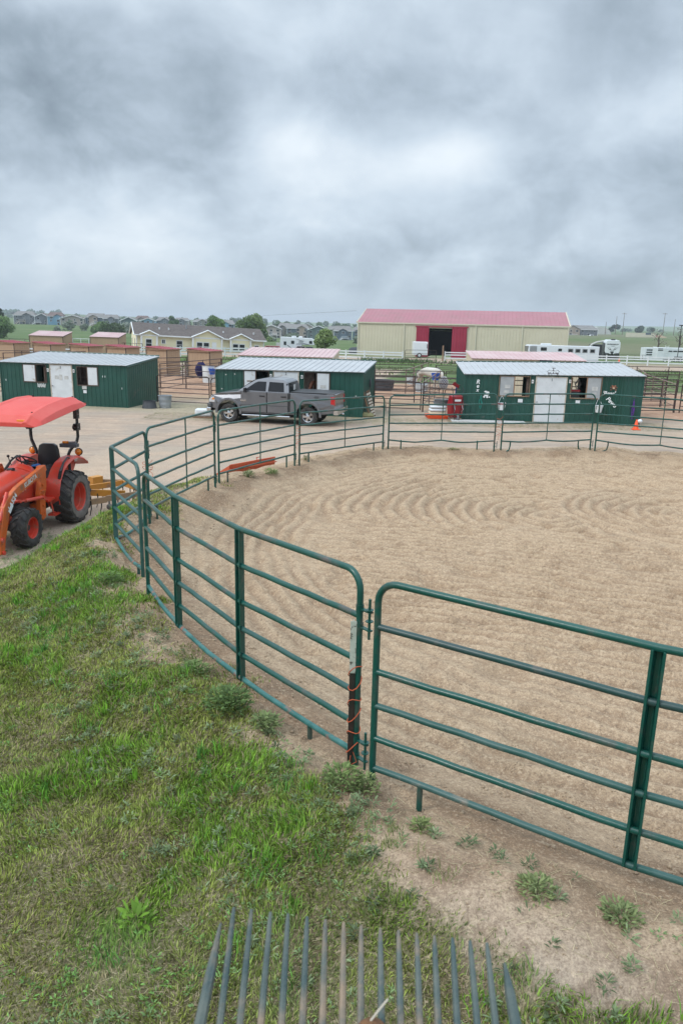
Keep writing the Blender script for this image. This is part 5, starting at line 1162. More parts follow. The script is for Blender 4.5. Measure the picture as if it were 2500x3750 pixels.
# loader
for s in (1, -1):
    y = s*.44
    m = MB(); m.prism([(.80,1.28),(.86,1.40),(1.0,1.40),(1.04,1.1),(1.12,.85),(1.14,.40),(1.05,.30),(.92,.34),(.90,.80),(.82,.95)], y-.05, y+.05, .008); m.b2((.88,s*.22,.42),(1.08,y,.62)); lp_ = m.build('loader_post', 'k_orange', tr)
    m = MB(); m.lathe([(.035,-.06),(.055,-.06),(.055,.06),(.035,.06)], 16, TR((1.03,y,.43), rx=PI/2), True)
    for x, z in ((.92,1.32),(.99,1.02),(1.0,.82),(1.02,.60)): m.cyl((x,y-.075,z),(x,y+.075,z),.028,10)
    m.box((1.0,y+s*.06,.90),(.16,.06,.02)); m.build('pivot_pin', 'k_orange', lp_, True)
    y = s*.50
    m = MB(); m.prism([(.86,1.30),(.90,1.41),(1.05,1.40),(2.05,1.20),(2.42,1.05),(2.55,.92),(2.78,.35),(2.80,.10),(2.66,.06),(2.60,.30),(2.36,.80),(2.18,.98),(1.95,1.05),(1.05,1.22)], y-.045, y+.045, .01); bo = m.build('loader_arm', 'k_orange', tr)
    for px_, pz_, pr_ in ((2.72,.36,.05),(2.72,.12,.04),(2.02,.92,.03)): m = MB(); m.cyl((px_,y-.08,pz_),(px_,y+.08,pz_),pr_,14); m.build('pivot_pin', 'k_red', bo, True)
    if s > 0:
        text('decal', 'KUBOTA', .125, Matrix.Translation((1.55,y+.052,1.22)) @ Matrix.Rotation(PI, 4, 'Z') @ Matrix.Rotation(PI/2, 4, 'X') @ Matrix.Rotation(.21, 4, 'Z'), 'silver_txt', bo, .002, bold=.003)
        text('decal', 'LA524', .14, Matrix.Translation((2.26,y+.052,.97)) @ Matrix.Rotation(PI, 4, 'Z') @ Matrix.Rotation(PI/2, 4, 'X') @ Matrix.Rotation(.65, 4, 'Z'), 'white', bo, .002, bold=.003)
        m = MB(); m.box((0,0,0),(.18,.006,.08), 0, Matrix.Translation((2.34,y+.05,.86)) @ Matrix.Rotation(.75, 4, 'Y')); m.build('warning_label', 'white', bo)
    m = MB(); m.cyl((1.08,y-s*.0,.78),(1.72,y-s*.0,.86),.038,12); m.cyl((1.72,y,.86),(2.02,y,.91),.02,8); m.cyl((1.05,y-.05,.775),(1.05,y+.05,.775),.04,8); m.build('lift_cylinder', 'k_red', tr, True)
    m = MB(); m.cyl((2.34,y,1.16),(2.66,y,.70),.035,12); m.cyl((2.66,y,.70),(2.84,y,.35),.02,8); m.build('tilt_cylinder', 'k_red', tr, True)
m = MB(); m.cyl((2.72,-.5,.36),(2.72,.5,.36),.05,12); m.build('cross_tube', 'k_orange', tr, True)
text('decal', 'KUBOTA', .17, Matrix.Translation((1.50,.315,1.02)) @ Matrix.Rotation(PI+.03, 4, 'Z') @ Matrix.Rotation(PI/2, 4, 'X') @ Matrix.Rotation(.04, 4, 'Z'), 'silver_txt', tr, .003, bold=.004)
text('decal', 'L3830', .13, Matrix.Translation((1.98,.302,1.0)) @ Matrix.Rotation(PI+.03, 4, 'Z') @ Matrix.Rotation(PI/2, 4, 'X') @ Matrix.Rotation(.04, 4, 'Z'), 'silver_txt', tr, .003)
m = MB(); m.tube([(-.3,0,.45),(-.9,0,.38),(-1.15,0,.42)], .03, 6); m.tube([(-.3,.25,.5),(-.95,.33,.40)], .02, 6); m.tube([(-.3,-.25,.5),(-.95,-.33,.40)], .02, 6); m.build('hitch_arm', 'engine', tr)
m = MB(); m.cyl((1.55,-.42,1.0),(1.55,-.42,1.62),.035,10); m.tube([(1.18,-.1,1.34),(1.24,.05,1.36)], .04, 8); m.build('exhaust', 'black', tr, True)

# ------------------------------------------------------------------ pickup
M['truck_grey'] = mat('grey_metallic_paint', (.16,.165,.18), .28, .6, (.18,.185,.20), 1, coat=.6)
M['chrome'] = mat('chrome', (.62,.63,.65), .12, 1)
M['tail_red'] = mat('red_lens', (.45,.008,.012), .15, coat=.5)
M['lamp_clear'] = mat('headlamp_lens', (.62,.64,.66), .1, .3, coat=.5)
M['seam'] = mat('dark_gap', (.01,.01,.011), .8); M['grey_trim'] = mat('grey_trim_plastic', (.07,.075,.08), .5)
def shell(m, out, yf, T=None):
    n = len(out); vs = [(x, yf(x, z), z) for x, z in out] + [(x, -yf(x, z), z) for x, z in out]
    m.add(vs, [tuple(range(n)), tuple(range(n, 2*n))[::-1]] + [(i, n+i, n+(i+1) % n, (i+1) % n) for i in range(n)], T)
def arch(cx, cz, r, a0=180, a1=0, n=10): return [(cx + r*math.cos(math.radians(a0+(a1-a0)*k/n)), cz + r*math.sin(math.radians(a0+(a1-a0)*k/n))) for k in range(n+1)]
tk = empty('pickup_truck', 'grey four door pickup truck with dark tinted windows parked before the middle shed', 'pickup truck', (-3.07,32.93,0), math.radians(167.6))
yb = lambda x, z: (.985 if .75 < z < 1.15 else .955) - (max(0, x-2.2)*.25)
m = MB(); shell(m, [(-2.92,.60),(-2.94,.95),(-2.92,1.36),(-.98,1.38),(-.98,.46)] + arch(-1.785,.47,.50,0,180) [0:0] + [(-1.27,.46)] + arch(-1.785,.47,.51,0,180) + [(-2.32,.50)], yb); m.build('bed', 'truck_grey', tk, False, .02)
m = MB(); shell(m, [(-.96,.44),(-.96,1.38),(1.30,1.36),(1.62,1.33),(2.2,1.27),(2.55,1.16),(2.68,1.02),(2.70,.62),(2.34,.55)] + arch(1.785,.47,.51,0,180) + [(1.24,.44)], yb); m.build('body', 'truck_grey', tk, False, .02)
yg = lambda x, z: .94 - (z-1.36)*.42
m = MB(); shell(m, [(-.94,1.34),(-.90,1.60),(-.82,1.82),(-.62,1.90),(-.1,1.93),(.38,1.91),(.62,1.86),(.95,1.66),(1.38,1.36)], yg); m.build('cab', 'truck_grey', tk, False, .03)
for s in (1, -1):
    yo = lambda x, z: s*(yg(x, z)+.008)
    for pts, nm in (([(.10,1.40),(.12,1.80),(.48,1.80),(.62,1.74),(1.08,1.42)], 'front'), ([(-.72,1.40),(-.66,1.78),(-.02,1.80),(-.0,1.40)], 'rear')):
        m = MB(); n = len(pts); a = [(x, yo(x,z), z) for x, z in pts]; b_ = [(x, yo(x,z)-s*.02, z) for x, z in pts]
        m.add(a+b_, [tuple(range(n)), tuple(range(n,2*n))[::-1]] + [(i, n+i, n+(i+1)%n, (i+1)%n) for i in range(n)]); m.build('side_window', 'glass_tint', tk)
    for x0, x1 in ((.06,1.20),(-.90,.02)):
        m = MB(); m.prism([(x0,.50),(x1,.50),(x1,1.36),(x0,1.37)], s*.965, s*(.992), .006); d_ = m.build('door', 'truck_grey', tk)
        m = MB(); m.prism([(x0-.02,.48),(x1+.012,.48),(x1+.012,1.37),(x0-.02,1.37)], s*.96, s*.981); m.build('door_gap', 'seam', d_)
        m = MB(); m.box((x0+.18,s*1.005,1.20),(.24,.03,.055)); m.build('door_handle', 'black', d_, False, .01)
        m = MB(); m.box(((x0+x1)/2,s*.992,.80),(x1-x0-.02,.012,.035)); m.build('side_moulding', 'grey_trim', d_)
    m = MB(); m.box((-.97,s*.97,.92),(.025,.03,.92)); m.build('body_gap', 'seam', tk)
    m = MB(); m.box((.98,s*1.09,1.44),(.10,.20,.20)); m.tube([(1.02,s*.93,1.38),(.98,s*1.05,1.40)], .03, 6); m.build('mirror', 'black', tk, False, .02)
    m = MB(); m.prism([(2.34,.98),(2.42,1.10),(2.60,1.05),(2.70,.96),(2.70,.84),(2.44,.84)], s*.66, s*.895, .01, T=Matrix.Translation((.015,0,0))); m.build('headlight', 'lamp_clear', tk)
    m = MB(); m.box((2.52,s*.895,.99),(.10,.02,.08)); m.build('turn_signal', 'amber', tk)
    m = MB(); m.b2((-2.96,s*.86,.92),(-2.78,s*.975,1.28)); m.build('tail_light', 'tail_red', tk, False, .01)
    for cx in (1.785,-1.785):
        m = MB(); a = arch(cx,.47,.60,-8,188,14); b_ = arch(cx,.47,.50,188,-8,14); m.prism(a+b_, s*.96, s*1.015, .008); m.build('fender_flare', 'truck_grey', tk, True)
        T = TR((cx, s*.84, .40)); tyre(tk, .405, .27, .235, 0, T=T, rimm='chrome', side='rubber', spokes=5, flip=s)
    m = MB(); m.tube([(-1.0,s*.99,.36),(1.15,s*.99,.36)], .04, 8); m.build('running_board', 'chrome', tk, True)
text('lettering', 'RAM', .12, Matrix.Translation((1.10,1.002,.98)) @ Matrix.Rotation(PI, 4, 'Z') @ Matrix.Rotation(PI/2, 4, 'X'), 'chrome', tk, .006, bold=.006)
text('lettering', '4X4', .12, Matrix.Translation((-2.15,.998,1.24)) @ Matrix.Rotation(PI, 4, 'Z') @ Matrix.Rotation(PI/2, 4, 'X'), 'grey_trim', tk, .004, .2, bold=.004)
m = MB(); m.add([(1.33,-.84,1.39),(1.33,.84,1.39),(.68,.70,1.83),(.68,-.70,1.83)], [(0,1,2,3)], TR((.03,0,.02))); m.build('windscreen', 'glass_tint', tk)
m = MB(); m.add([(-.97,-.74,1.42),(-.97,.74,1.42),(-.87,.66,1.78),(-.87,-.66,1.78)], [(0,3,2,1)]); m.add([(-.80,.862,1.40),(-.93,.862,1.40),(-.86,.785,1.72),(-.78,.80,1.76)], [(0,1,2,3)]); m.build('rear_window', 'glass_tint', tk)
m = MB(); m.box((-.985,.25,1.58),(.01,.28,.22)); m.build('sticker', 'note', tk)
m = MB(); m.b2((-2.93,-.90,1.385),(-1.0,.90,1.42)); m.build('bed_cover', 'black', tk, False, .01)
m = MB(); m.prism([(-2.98,1.36),(-2.9,1.42),(-2.6,1.41),(-2.6,1.36)], -.92, .92); m.build('spoiler', 'truck_grey', tk)
m = MB(); m.b2((-3.10,-.95,.52),(-2.90,.95,.76)); m.cyl((-3.16,0,.48),(-3.05,0,.48),.04,8); m.build('rear_bumper', 'chrome', tk, False, .03)
m = MB(); m.b2((2.62,-.93,.42),(2.84,.93,.62)); m.build('front_bumper', 'chrome', tk, False, .05); m = MB(); m.b2((2.60,-.93,.62),(2.80,.93,.80)); m.build('bumper_cover', 'grey_trim', tk, False, .04)
m = MB(); m.b2((2.66,-.55,.80),(2.76,.55,1.10)); m.build('grille', 'chrome', tk, False, .03); m = MB(); m.b2((-2.2,-.7,.30),(2.2,.7,.46)); m.build('underbody', 'seam', tk)

# ------------------------------------------------------------------ parked things beyond
def boxy(name, label, cat, loc, ang, L, W, H, z0, m_, group=None, nose=0, rad=.08, side_pts=None):
    o = empty(name, label, cat, loc, ang, group); m = MB()
    out = side_pts or [(0,z0),(L,z0),(L,H),(0,H)]
    m.prism(out, -W/2, W/2, .04); m.build('body', m_, o, False, rad); return o
def sidewin(o, x, z, w_, h_, y, m_='glass', nm='window'): m = MB(); m.b2((x-w_/2,y-.02,z-h_/2),(x+w_/2,y+.02,z+h_/2)); return m.build(nm, m_, o, False, .03)
def twheels(o, xs, y, R=.36):
    for x in xs:
        m = MB(); m.cyl((x,y,R),(x,y+.2,R),R,18); w__ = m.build('wheel', 'rubber', o, True); m = MB(); m.cyl((x,y-.01,R),(x,y+.02,R),R*.55,14); m.build('rim', 'white', w__, True)
M['wht'] = mat('white_trailer_skin', (.70,.73,.76), .35, 0, (.64,.68,.71), .8); M['decal_dark'] = mat('dark_decal', (.05,.055,.06), .5); M['dark_red'] = mat('dark_maroon_paint', (.045,.008,.010), .25, .2, coat=.5); M['suv_red'] = mat('red_car_paint', (.30,.012,.015), .3, coat=.5); M['canvas'] = mat('dark_canvas', (.04,.045,.055), .8)
# gooseneck horse trailer
g_ = boxy('horse_trailer', 'long white gooseneck horse trailer with a row of small windows beside the barn', 'horse trailer', (26.7,103.0,-.45), .0, 10, 2.3, 2.9, .55, 'wht', side_pts=[(-2.2,1.55),(-2.5,2.0),(-2.4,2.85),(-2.0,2.95),(8.8,2.85),(8.8,.5),(0,.5),(-.2,1.5)])
g_.rotation_euler.z = .06; g_.scale = (.86,.86,.86)
for x in (.3,):  pass
sidewin(g_, -.1, 2.35, .95, .5, -1.17); sidewin(g_, 2.5, 2.25, .6, .42, -1.17)
for x in (4.2,5.35,6.5,7.7): sidewin(g_, x, 2.18, .62, .42, -1.17)
for x in (4.2,5.35,6.5,7.7): sidewin(g_, x, 2.18, .85, .62, -1.155, 'steel', 'window_frame')
m = MB(); m.b2((1.9,-1.175,.7),(2.95,-1.15,2.65)); m.build('door', 'wht', g_, False, .02); m = MB(); m.b2((0,-1.18,.5),(8.8,-1.15,.72)); m.build('skirt', 'steel', g_); m = MB(); m.b2((-2.52,-.9,2.0),(-2.42,.9,2.75)); m.b2((-2.3,-1.18,1.95),(-1.2,-1.15,2.75)); m.build('nose_panel', 'steel', g_)
m = MB(); m.b2((-.2,-.4,2.95),(1.3,.4,3.2)); m.build('air_conditioner', 'white', g_, False, .05); twheels(g_, (5.0,5.9), -1.2)
# fifth wheel camping trailer seen from its nose
rv = boxy('camping_trailer', 'white fifth-wheel camping trailer seen nose-on with black swoosh graphics', 'camping trailer', (37.6,107,0), .0, 2.45, 9, 3.7, 1.35, 'wht', side_pts=[(-1.2,1.9),(-1.0,1.45),(1.0,1.45),(1.25,1.9),(1.28,3.35),(1.0,3.85),(-.9,3.85),(-1.2,3.4)])
rv.location = (47.9,137,-1.35); rv.rotation_euler.z = -.28
M['rv_dark'] = mat('rv_dark_side', (.05,.05,.055), .5)
m = MB(); m.b2((-1.3,-3,.5),(1.3,4.4,2.0)); m.b2((-1.33,-3.2,1.4),(-1.22,4.4,3.3)); m.build('chassis', 'rv_dark', rv)
text('lettering', 'OUTDOORS RV', .27, TR((0,-4.53,3.15), rx=PI/2), 'decal_dark', rv, .01, .1, bold=.008); text('lettering', 'TITANIUM', .13, TR((0.05,-4.53,2.85), rx=PI/2), 'decal_dark', rv, .01, .1)
m = MB()
for s in (-1, 1):
    for k in range(3):
        q = [(s*(1.1-.28*k),2.85-.06*k+.0),(s*(.55-.12*k),2.35-.05*k),(0+s*.06*k,2.12-.0*k),(s*(.5-.12*k),2.25-.05*k)]; m.prism([(x, z) for x, z in q][::s], -4.53, -4.51)
    m.prism([(s*.35,1.48),(s*1.2,1.5),(s*1.2,1.72),(s*.45,1.62)][::s], -4.53, -4.51)
m.prism([(-.3,1.95),(.3,1.95),(.15,1.45),(-.15,1.45)], -4.54, -4.52); m.build('swoosh', 'decal_dark', rv)
m = MB(); m.b2((-.3,-3.5,3.85),(.4,-2.6,4.05)); m.build('roof_unit', 'black', rv, False, .05)
o = empty('truck_camper_awning', 'curved grey striped slide of another camper left of the camping trailer', 'camper', (46.3,144,-1.6)); m = MB(); m.tube([(0,0,2.6),(.5,0,3.15),(1.3,0,3.5),(2.8,0,3.8)], .22, 6); m.build('arched_rail', 'note', o, True); m = MB(); m.b2((.6,.2,.6),(2.6,2.4,3.1)); m.build('box', 'rv_dark', o)
# stock trailers
for lb, x, y, an, L_, H_ in (('white stock trailer at far left of the right hand pair, with open slats',58.8,150,.02,8.5,2.9), ('white horse trailer nearest the fence at right, ladder on its flank',51.8,127,-.03,6.4,2.35)):
    s_ = boxy('stock_trailer', lb, 'horse trailer', (x,y,hz(x,y)), an, L_, 2.2, H_, .5, 'wht', 'white stock trailers at right', side_pts=[(0,.5),(L_,.5),(L_+.35,1.4),(L_+.2,H_-.1),(L_-.1,H_),(0,H_)])
    if L_ > 7:
        for z in (2.45,2.0,1.55): sidewin(s_, .9, z, 1.2, .22, -1.12)
        m = MB(); m.b2((2.0,-.3,H_),(2.6,.3,H_+.15)); m.build('roof_vent', 'white', s_, False, .05)
    else:
        for xx in (.5,): sidewin(s_, xx, 1.9, .8, .12, -1.12); sidewin(s_, xx, 2.15, .8, .12, -1.12)
        for xx in (2.15,2.9,3.6,4.2): sidewin(s_, xx, 1.80, .62, .20, -1.12)
        sidewin(s_, 5.6, 1.95, .6, .5, -1.12)
        m = MB(); 
        for xx in (1.2,1.75): m.tube([(xx,-1.18,.8),(xx,-1.18,2.75)], .03, 4)
        for k in range(6): m.tube([(1.2,-1.18,.95+.32*k),(1.75,-1.18,.95+.32*k)], .022, 4)
        m.build('ladder', 'white', s_)
    m = MB(); m.prism([(L_*.42,.5),(L_*.68,.5),(L_*.65,.95),(L_*.45,.95)], -1.14, -1.05); m.build('wheel_arch', 'rv_dark', s_)
    twheels(s_, (L_*.49, L_*.61), -1.2, .34)
# box trailer by barn door
bt = boxy('box_trailer', 'small white enclosed box trailer parked left of the barn doorway', 'trailer', (9.5,106.8,-.1), .0, 2.0, 2.4, 2.15, .35, 'wht'); twheels(bt, (.85,), -1.3, .33); m = MB(); m.b2((1.85,-1.22,1.3),(1.95,-1.19,1.85)); m.build('vent', 'rv_dark', bt)
# truck camper, SUV, maroon pickup, covered boat
cp_ = boxy('camper', 'white camper trailer with dark side graphics parked beyond the cream house', 'camper', (-14.4,170,hz(-14,170)), .0, 7, 2.4, 3.9, .6, 'wht', side_pts=[(0,.5),(4.6,.5),(4.75,2.2),(7.6,2.2),(7.9,2.6),(7.3,3.45),(6.8,3.62),(0,3.85),(-.1,3.0)])
for x, z, w__, h__ in ((1.0,2.5,.55,.75),(2.7,2.75,.7,.65),(6.7,2.8,.65,.6)): sidewin(cp_, x, z, w__, h__, -1.24)
text('lettering', 'LANCE', .30, TR((4.5,-1.25,2.85), rx=PI/2), 'decal_dark', cp_, .01, .2, bold=.01)
m = MB(); m.prism([(1.4,2.1),(1.6,2.1),(2.6,1.4),(2.9,1.2),(2.2,1.55)], -1.25, -1.22); m.prism([(3.5,2.4),(5.2,2.55),(6.4,2.3),(6.6,2.2),(5.2,2.42),(3.5,2.33)], -1.25, -1.22); m.prism([(3.3,3.5),(4.5,3.1),(5.4,3.05),(4.4,3.2)], -1.25, -1.22); m.prism([(0,.62),(4.6,.62),(4.6,.75),(0,.75)], -1.25, -1.22); m.build('swoosh', 'decal_dark', cp_)
m = MB(); m.b2((2.4,-.6,3.75),(3.4,.4,4.1)); m.b2((4.0,-.5,3.7),(4.8,.4,4.05)); m.build('roof_unit', 'white', cp_, False, .08); m = MB(); m.b2((-1.0,-1.1,.3),(.0,-.8,2.6)); m.tube([(-.5,-1.3,.2),(.3,-1.3,1.2)], .12, 6); m.build('rear_step', 'note', cp_); twheels(cp_, (2.2,3.1), -1.25)
def car(name, label, cat, loc, ang, col, out, glass, wx, R=.36, W=1.9, flipg=False):
    o = empty(name, label, cat, loc, ang); m = MB(); m.prism(out, -W/2, W/2, .05); m.build('body', col, o, False, .06)
    for gpts in glass: m = MB(); m.prism(gpts, -W/2-.015, -W/2+.02); m.prism(gpts, W/2-.02, W/2+.015); m.build('side_window', 'glass', o)
    for x in wx:
        for y in (-W/2-.02, W/2-.2): m = MB(); m.cyl((x,y,R),(x,y+.22,R),R,16); q = m.build('wheel', 'rubber', o, True); m = MB(); m.cyl((x,y-.01,R),(x,y+.23,R),R*.55,12); m.build('rim', 'steel', q, True)
    return o
car('suv', 'red sport utility car parked at the right end of the cream house', 'car', (-18.6,165,hz(-18,165)), 0, 'suv_red', [(0,.4),(4.6,.4),(4.65,1.0),(4.5,1.15),(4.35,1.75),(1.4,1.78),(.75,1.15),(0,1.0)], [[(.95,1.15),(1.45,1.65),(2.1,1.65),(2.1,1.15)],[(2.2,1.15),(2.2,1.65),(3.0,1.65),(3.0,1.15)],[(3.1,1.15),(3.1,1.65),(4.2,1.65),(4.3,1.15)]], (.9,3.7))
car('pickup_truck', 'dark maroon pickup with rolled cover in its bed parked before the camper', 'pickup truck', (-12.4,167,hz(-12,167)), 0, 'dark_red', [(0,.5),(5.8,.5),(5.8,1.15),(3.6,1.2),(3.5,1.85),(1.9,1.88),(1.25,1.2),(.1,1.05)], [[(1.5,1.25),(2.0,1.75),(2.4,1.75),(2.4,1.25)],[(2.5,1.25),(2.5,1.75),(3.35,1.75),(3.4,1.25)]], (1.0,4.7), .4, 2.0)
for k in range(3): m = MB(); m.b2((-8.7,166.4+.1*k,hz(-12,167)+1.22+.2*k),(-7.0-.1*k,167.8,hz(-12,167)+1.38+.2*k)); tag(m.build('folded_tarp', 'canvas', None, False, .03), ['lowest','middle','topmost'][k]+' dark folded tarp piled in the bed of the maroon pickup', 'tarp')
o = empty('covered_boat', 'dark canvas-covered boat on a trailer at the left corner of the barn', 'boat', (.7,150,hz(1,150))); m = MB(); loft(m, [[(x,-w__,.5),(x,-w__*1.1,1.05),(x,-w__*.6,1.5*t),(x,0,1.65*t),(x,w__*.6,1.5*t),(x,w__*1.1,1.05),(x,w__,.5)] for x, w__, t in ((0,.5,.8),(.6,.9,1),(2.2,1.0,1.05),(3.6,.9,1.0),(4.2,.5,.8))]); m.build('cover', 'canvas', o, True); twheels(o, (2.2,), -1.1, .32)
# far right works traffic
car('pickup_truck', 'white work pickup parked before the townhouses far right', 'pickup truck', (152,455,-1.6), .1, 'wht', [(0,.5),(5.8,.5),(5.8,1.15),(3.6,1.2),(3.5,1.85),(1.9,1.88),(1.25,1.2),(.1,1.05)], [[(1.5,1.25),(2.0,1.75),(3.3,1.75),(3.4,1.25)]], (1.0,4.7), .4, 2.0)
car('utility_truck', 'white boom truck beside the townhouses far right', 'truck', (146,458,-1.5), .1, 'wht', [(0,.5),(6.5,.5),(6.5,1.6),(2.6,1.7),(2.5,2.5),(.9,2.5),(.2,1.5)], [[(.6,1.6),(1.0,2.3),(2.2,2.3),(2.2,1.6)]], (1.2,5.2), .5, 2.3)
# ------------------------------------------------------------------ horses
def horse(label, loc, ang, coat, pose='graze', mane='decal_dark', scale=1, head_only=False):
    o = empty('horse', label, 'horse', loc, ang)
    V_ = []; E_ = []; R_ = []
    def chain(pts, start=None):
        prev = start
        for p in pts:
            V_.append(p[:3]); R_.append(p[3:] if len(p) > 4 else (p[3], p[3])); i = len(V_)-1
            if prev is not None: E_.append((prev, i))
            prev = i
        return prev
    if head_only:
        b0 = chain([(-.9,0,1.15,.30,.34),(-.45,0,1.30,.20,.27)]); nk = b0
    else:
        rump = chain([(-.80,0,1.20,.26,.26)]); a = chain([(-.45,0,1.18,.31,.33),(0,0,1.12,.30,.34),(.40,0,1.15,.27,.33)], rump); nk = chain([(.68,0,1.20,.17,.28)], a)
        for s in (-1, 1):
            chain([(-.85,s*.17,.95,.15,.20),(-.78,s*.19,.72,.09,.12),(-.98,s*.18,.50,.055,.065),(-.93,s*.18,.26,.038,.042),(-.90,s*.18,.07,.045,.055),(-.86,s*.18,.02,.055,.06)], rump)
            chain([(.50,s*.17,.88,.10,.14),(.52,s*.17,.55,.06,.065),(.52,s*.17,.30,.038,.042),(.53,s*.17,.07,.045,.05),(.56,s*.17,.02,.055,.06)], a)
    if pose == 'graze': chain([(.95,0,1.05,.13,.20),(1.15,0,.80,.10,.15),(1.26,0,.62,.10,.13),(1.30,0,.42,.085,.10),(1.32,0,.20,.065,.07)], nk)
    elif head_only: chain([(-.15,0,1.50,.12,.20),(.05,0,1.66,.10,.15),(.16,0,1.62,.10,.13),(.28,0,1.40,.085,.10),(.37,0,1.16,.062,.07)], nk)
    me = bpy.data.meshes.new('body'); me.from_pydata(V_, E_, []); bo = bpy.data.objects.new('body', me); C.objects.link(bo)
    sk_ = bo.modifiers.new('k', 'SKIN'); sk_.use_smooth_shade = True
    for i, r in enumerate(R_): me.skin_vertices[0].data[i].radius = r
    me.skin_vertices[0].data[0].use_root = True
    bo.modifiers.new('s', 'SUBSURF').levels = 2; bo.modifiers['s'].render_levels = 2
    dg = bpy.context.evaluated_depsgraph_get(); m2 = bpy.data.meshes.new_from_object(bo.evaluated_get(dg)); bpy.data.objects.remove(bo)
    m2.materials.clear(); m2.materials.append(M[coat]); bo = bpy.data.objects.new('body', m2); C.objects.link(bo); bo.parent = o
    hx, hz_ = ((1.20,.74) if pose == 'graze' else (.08,1.72))
    m = MB(); 
    for s in (-1, 1): m.tube([(hx-.02,s*.06,hz_),(hx+.0,s*.08,hz_+.14)], [.04,.008], 6)
    m.build('ear', coat, o, True)
    m = MB(); nn_ = [(.60,1.52),(.85,1.30),(1.08,1.02),(1.2,.80)] if pose == 'graze' else [(-.40,1.60),(-.18,1.72),(.0,1.80),(.14,1.66),(.22,1.52)]
    m.tube([(x, .03, z-.03) for x, z in nn_], [.05,.06,.06,.04] if len(nn_) == 4 else [.05,.06,.06,.05,.03], 6); m.build('mane', mane, o, True)
    if not head_only: m = MB(); m.tube([(-1.02,0,1.22),(-1.13,0,1.0),(-1.14,0,.7),(-1.10,0,.45)], [.05,.075,.07,.02], 8); m.build('tail', mane, o, True)
    o.scale = (scale,)*3; return o
M['white_coat'] = mat('white_horse_coat', (.62,.60,.55), .7, 0, (.48,.45,.40), 3); M['bay_coat'] = mat('bay_horse_coat', (.16,.055,.025), .6, 0, (.12,.04,.02), 4); M['dark_mane'] = mat('dark_mane', (.012,.01,.01), .7); M['grey_mane'] = mat('grey_mane', (.12,.12,.12), .7)
horse('white horse grazing head down in the corral behind the blue bucket', (6.0,52.9,0), -.75, 'white_coat', mane='grey_mane', scale=1.0)
hb = horse('brown horse looking out of the window of the middle green shed', lp(o2, 4.78, .42, -.12), EG-PI/2-.55, 'bay_coat', 'look', 'dark_mane', 1, True)
M['dark_bay'] = mat('dark_bay_coat', (.05,.02,.012), .6); horse('dark brown horse inside the right window of the rightmost shed', lp(o3, 5.6, 1.7, -.05), A3+2.6, 'dark_bay', 'graze', 'dark_mane')
tub('blue bucket hanging on the corral rail in front of the white horse', (5.75,47.55,.95), .20, .27, .42, 'blue_plastic', 'bucket', 'bucket')
o = empty('hay_net', 'dark speckled hay net hanging beside the blue bucket at the white horse', 'hay net', (6.25,47.35,0)); m = MB()
for k in range(12):
    for j in (1, -1): m.tube([(.30*math.sin(.4+i/10*2.3)*math.cos(2*PI*k/12+j*i*.25), .22*math.sin(.4+i/10*2.3)*math.sin(2*PI*k/12+j*i*.25), .35+i*.085) for i in range(11)], .016, 4, caps=False)
m.build('netting', 'note', o); m = MB(); m.ball((0,0,.78), .27, 10, 1, .7, 1.5); m.build('bale', 'navy_net', o, True)
# ------------------------------------------------------------------ vegetation
def veg_mat(name, rough=.6, trans=.25, spec=.25):
    m, nt, b, out = new_mat(name); at = nd(nt, 'ShaderNodeAttribute'); at.attribute_name = 'col'
    nt.links.new(at.outputs['Color'], b.inputs['Base Color']); b.inputs['Roughness'].default_value = rough; b.inputs['Specular IOR Level'].default_value = spec
    tl = nd(nt, 'ShaderNodeBsdfTranslucent'); nt.links.new(at.outputs['Color'], tl.inputs[0]); mx = nd(nt, 'ShaderNodeMixShader'); mx.inputs[0].default_value = trans
    nt.links.new(b.outputs[0], mx.inputs[1]); nt.links.new(tl.outputs[0], mx.inputs[2]); nt.links.new(mx.outputs[0], out.inputs['Surface']); return m
M['blade'] = veg_mat('grass_blade'); M['leaf'] = veg_mat('leaf_surface', .55, .3)
def blades(name, P, Hh, Wd, col, lean=.5, m='blade', parent=None, kind='stuff', clump=None):
    """P (n,3) roots; 5-vertex bent blades"""
    n = len(P); a = rng.random(n)*2*PI; fx, fy = np.cos(a), np.sin(a)
    la = (clump if clump is not None else rng.random(n)*2*PI) + rng.normal(0, .7, n); lx, ly = np.cos(la), np.sin(la)
    ln = Hh*np.abs(rng.normal(lean, lean*.5, n)); hz_ = np.sqrt(np.maximum(Hh**2 - ln**2, (Hh*.2)**2))
    V = np.zeros((n, 5, 3))
    V[:,0] = P + np.stack([fx*Wd/2, fy*Wd/2, 0*a], 1); V[:,1] = P - np.stack([fx*Wd/2, fy*Wd/2, 0*a], 1)
    mid_ = P + np.stack([lx*ln*.35, ly*ln*.35, hz_*.62], 1); V[:,2] = mid_ - np.stack([fx*Wd*.38, fy*Wd*.38, 0*a], 1); V[:,3] = mid_ + np.stack([fx*Wd*.38, fy*Wd*.38, 0*a], 1)
    V[:,4] = P + np.stack([lx*ln, ly*ln, hz_], 1)
    i = np.arange(n)[:,None]*5
    F = np.concatenate([i+np.array([[0,1,2]]), i+np.array([[0,2,3]]), i+np.array([[3,2,4]])], 0)
    c = np.repeat(col[:,None,:], 5, 1)
    return np_mesh(name, V.reshape(-1,3), F, M[m], np.concatenate([c.reshape(-1,3), np.ones((n*5,1))], 1), False, kind, parent)
def scatter(n, x0, x1, y0, y1, dens):
    x = rng.uniform(x0, x1, n); y = rng.uniform(y0, y1, n); k = rng.random(n) < dens(x, y); return x[k], y[k]
def infrust(x, y): return (x > -.50*y - .9) & (x < .50*y + .9)
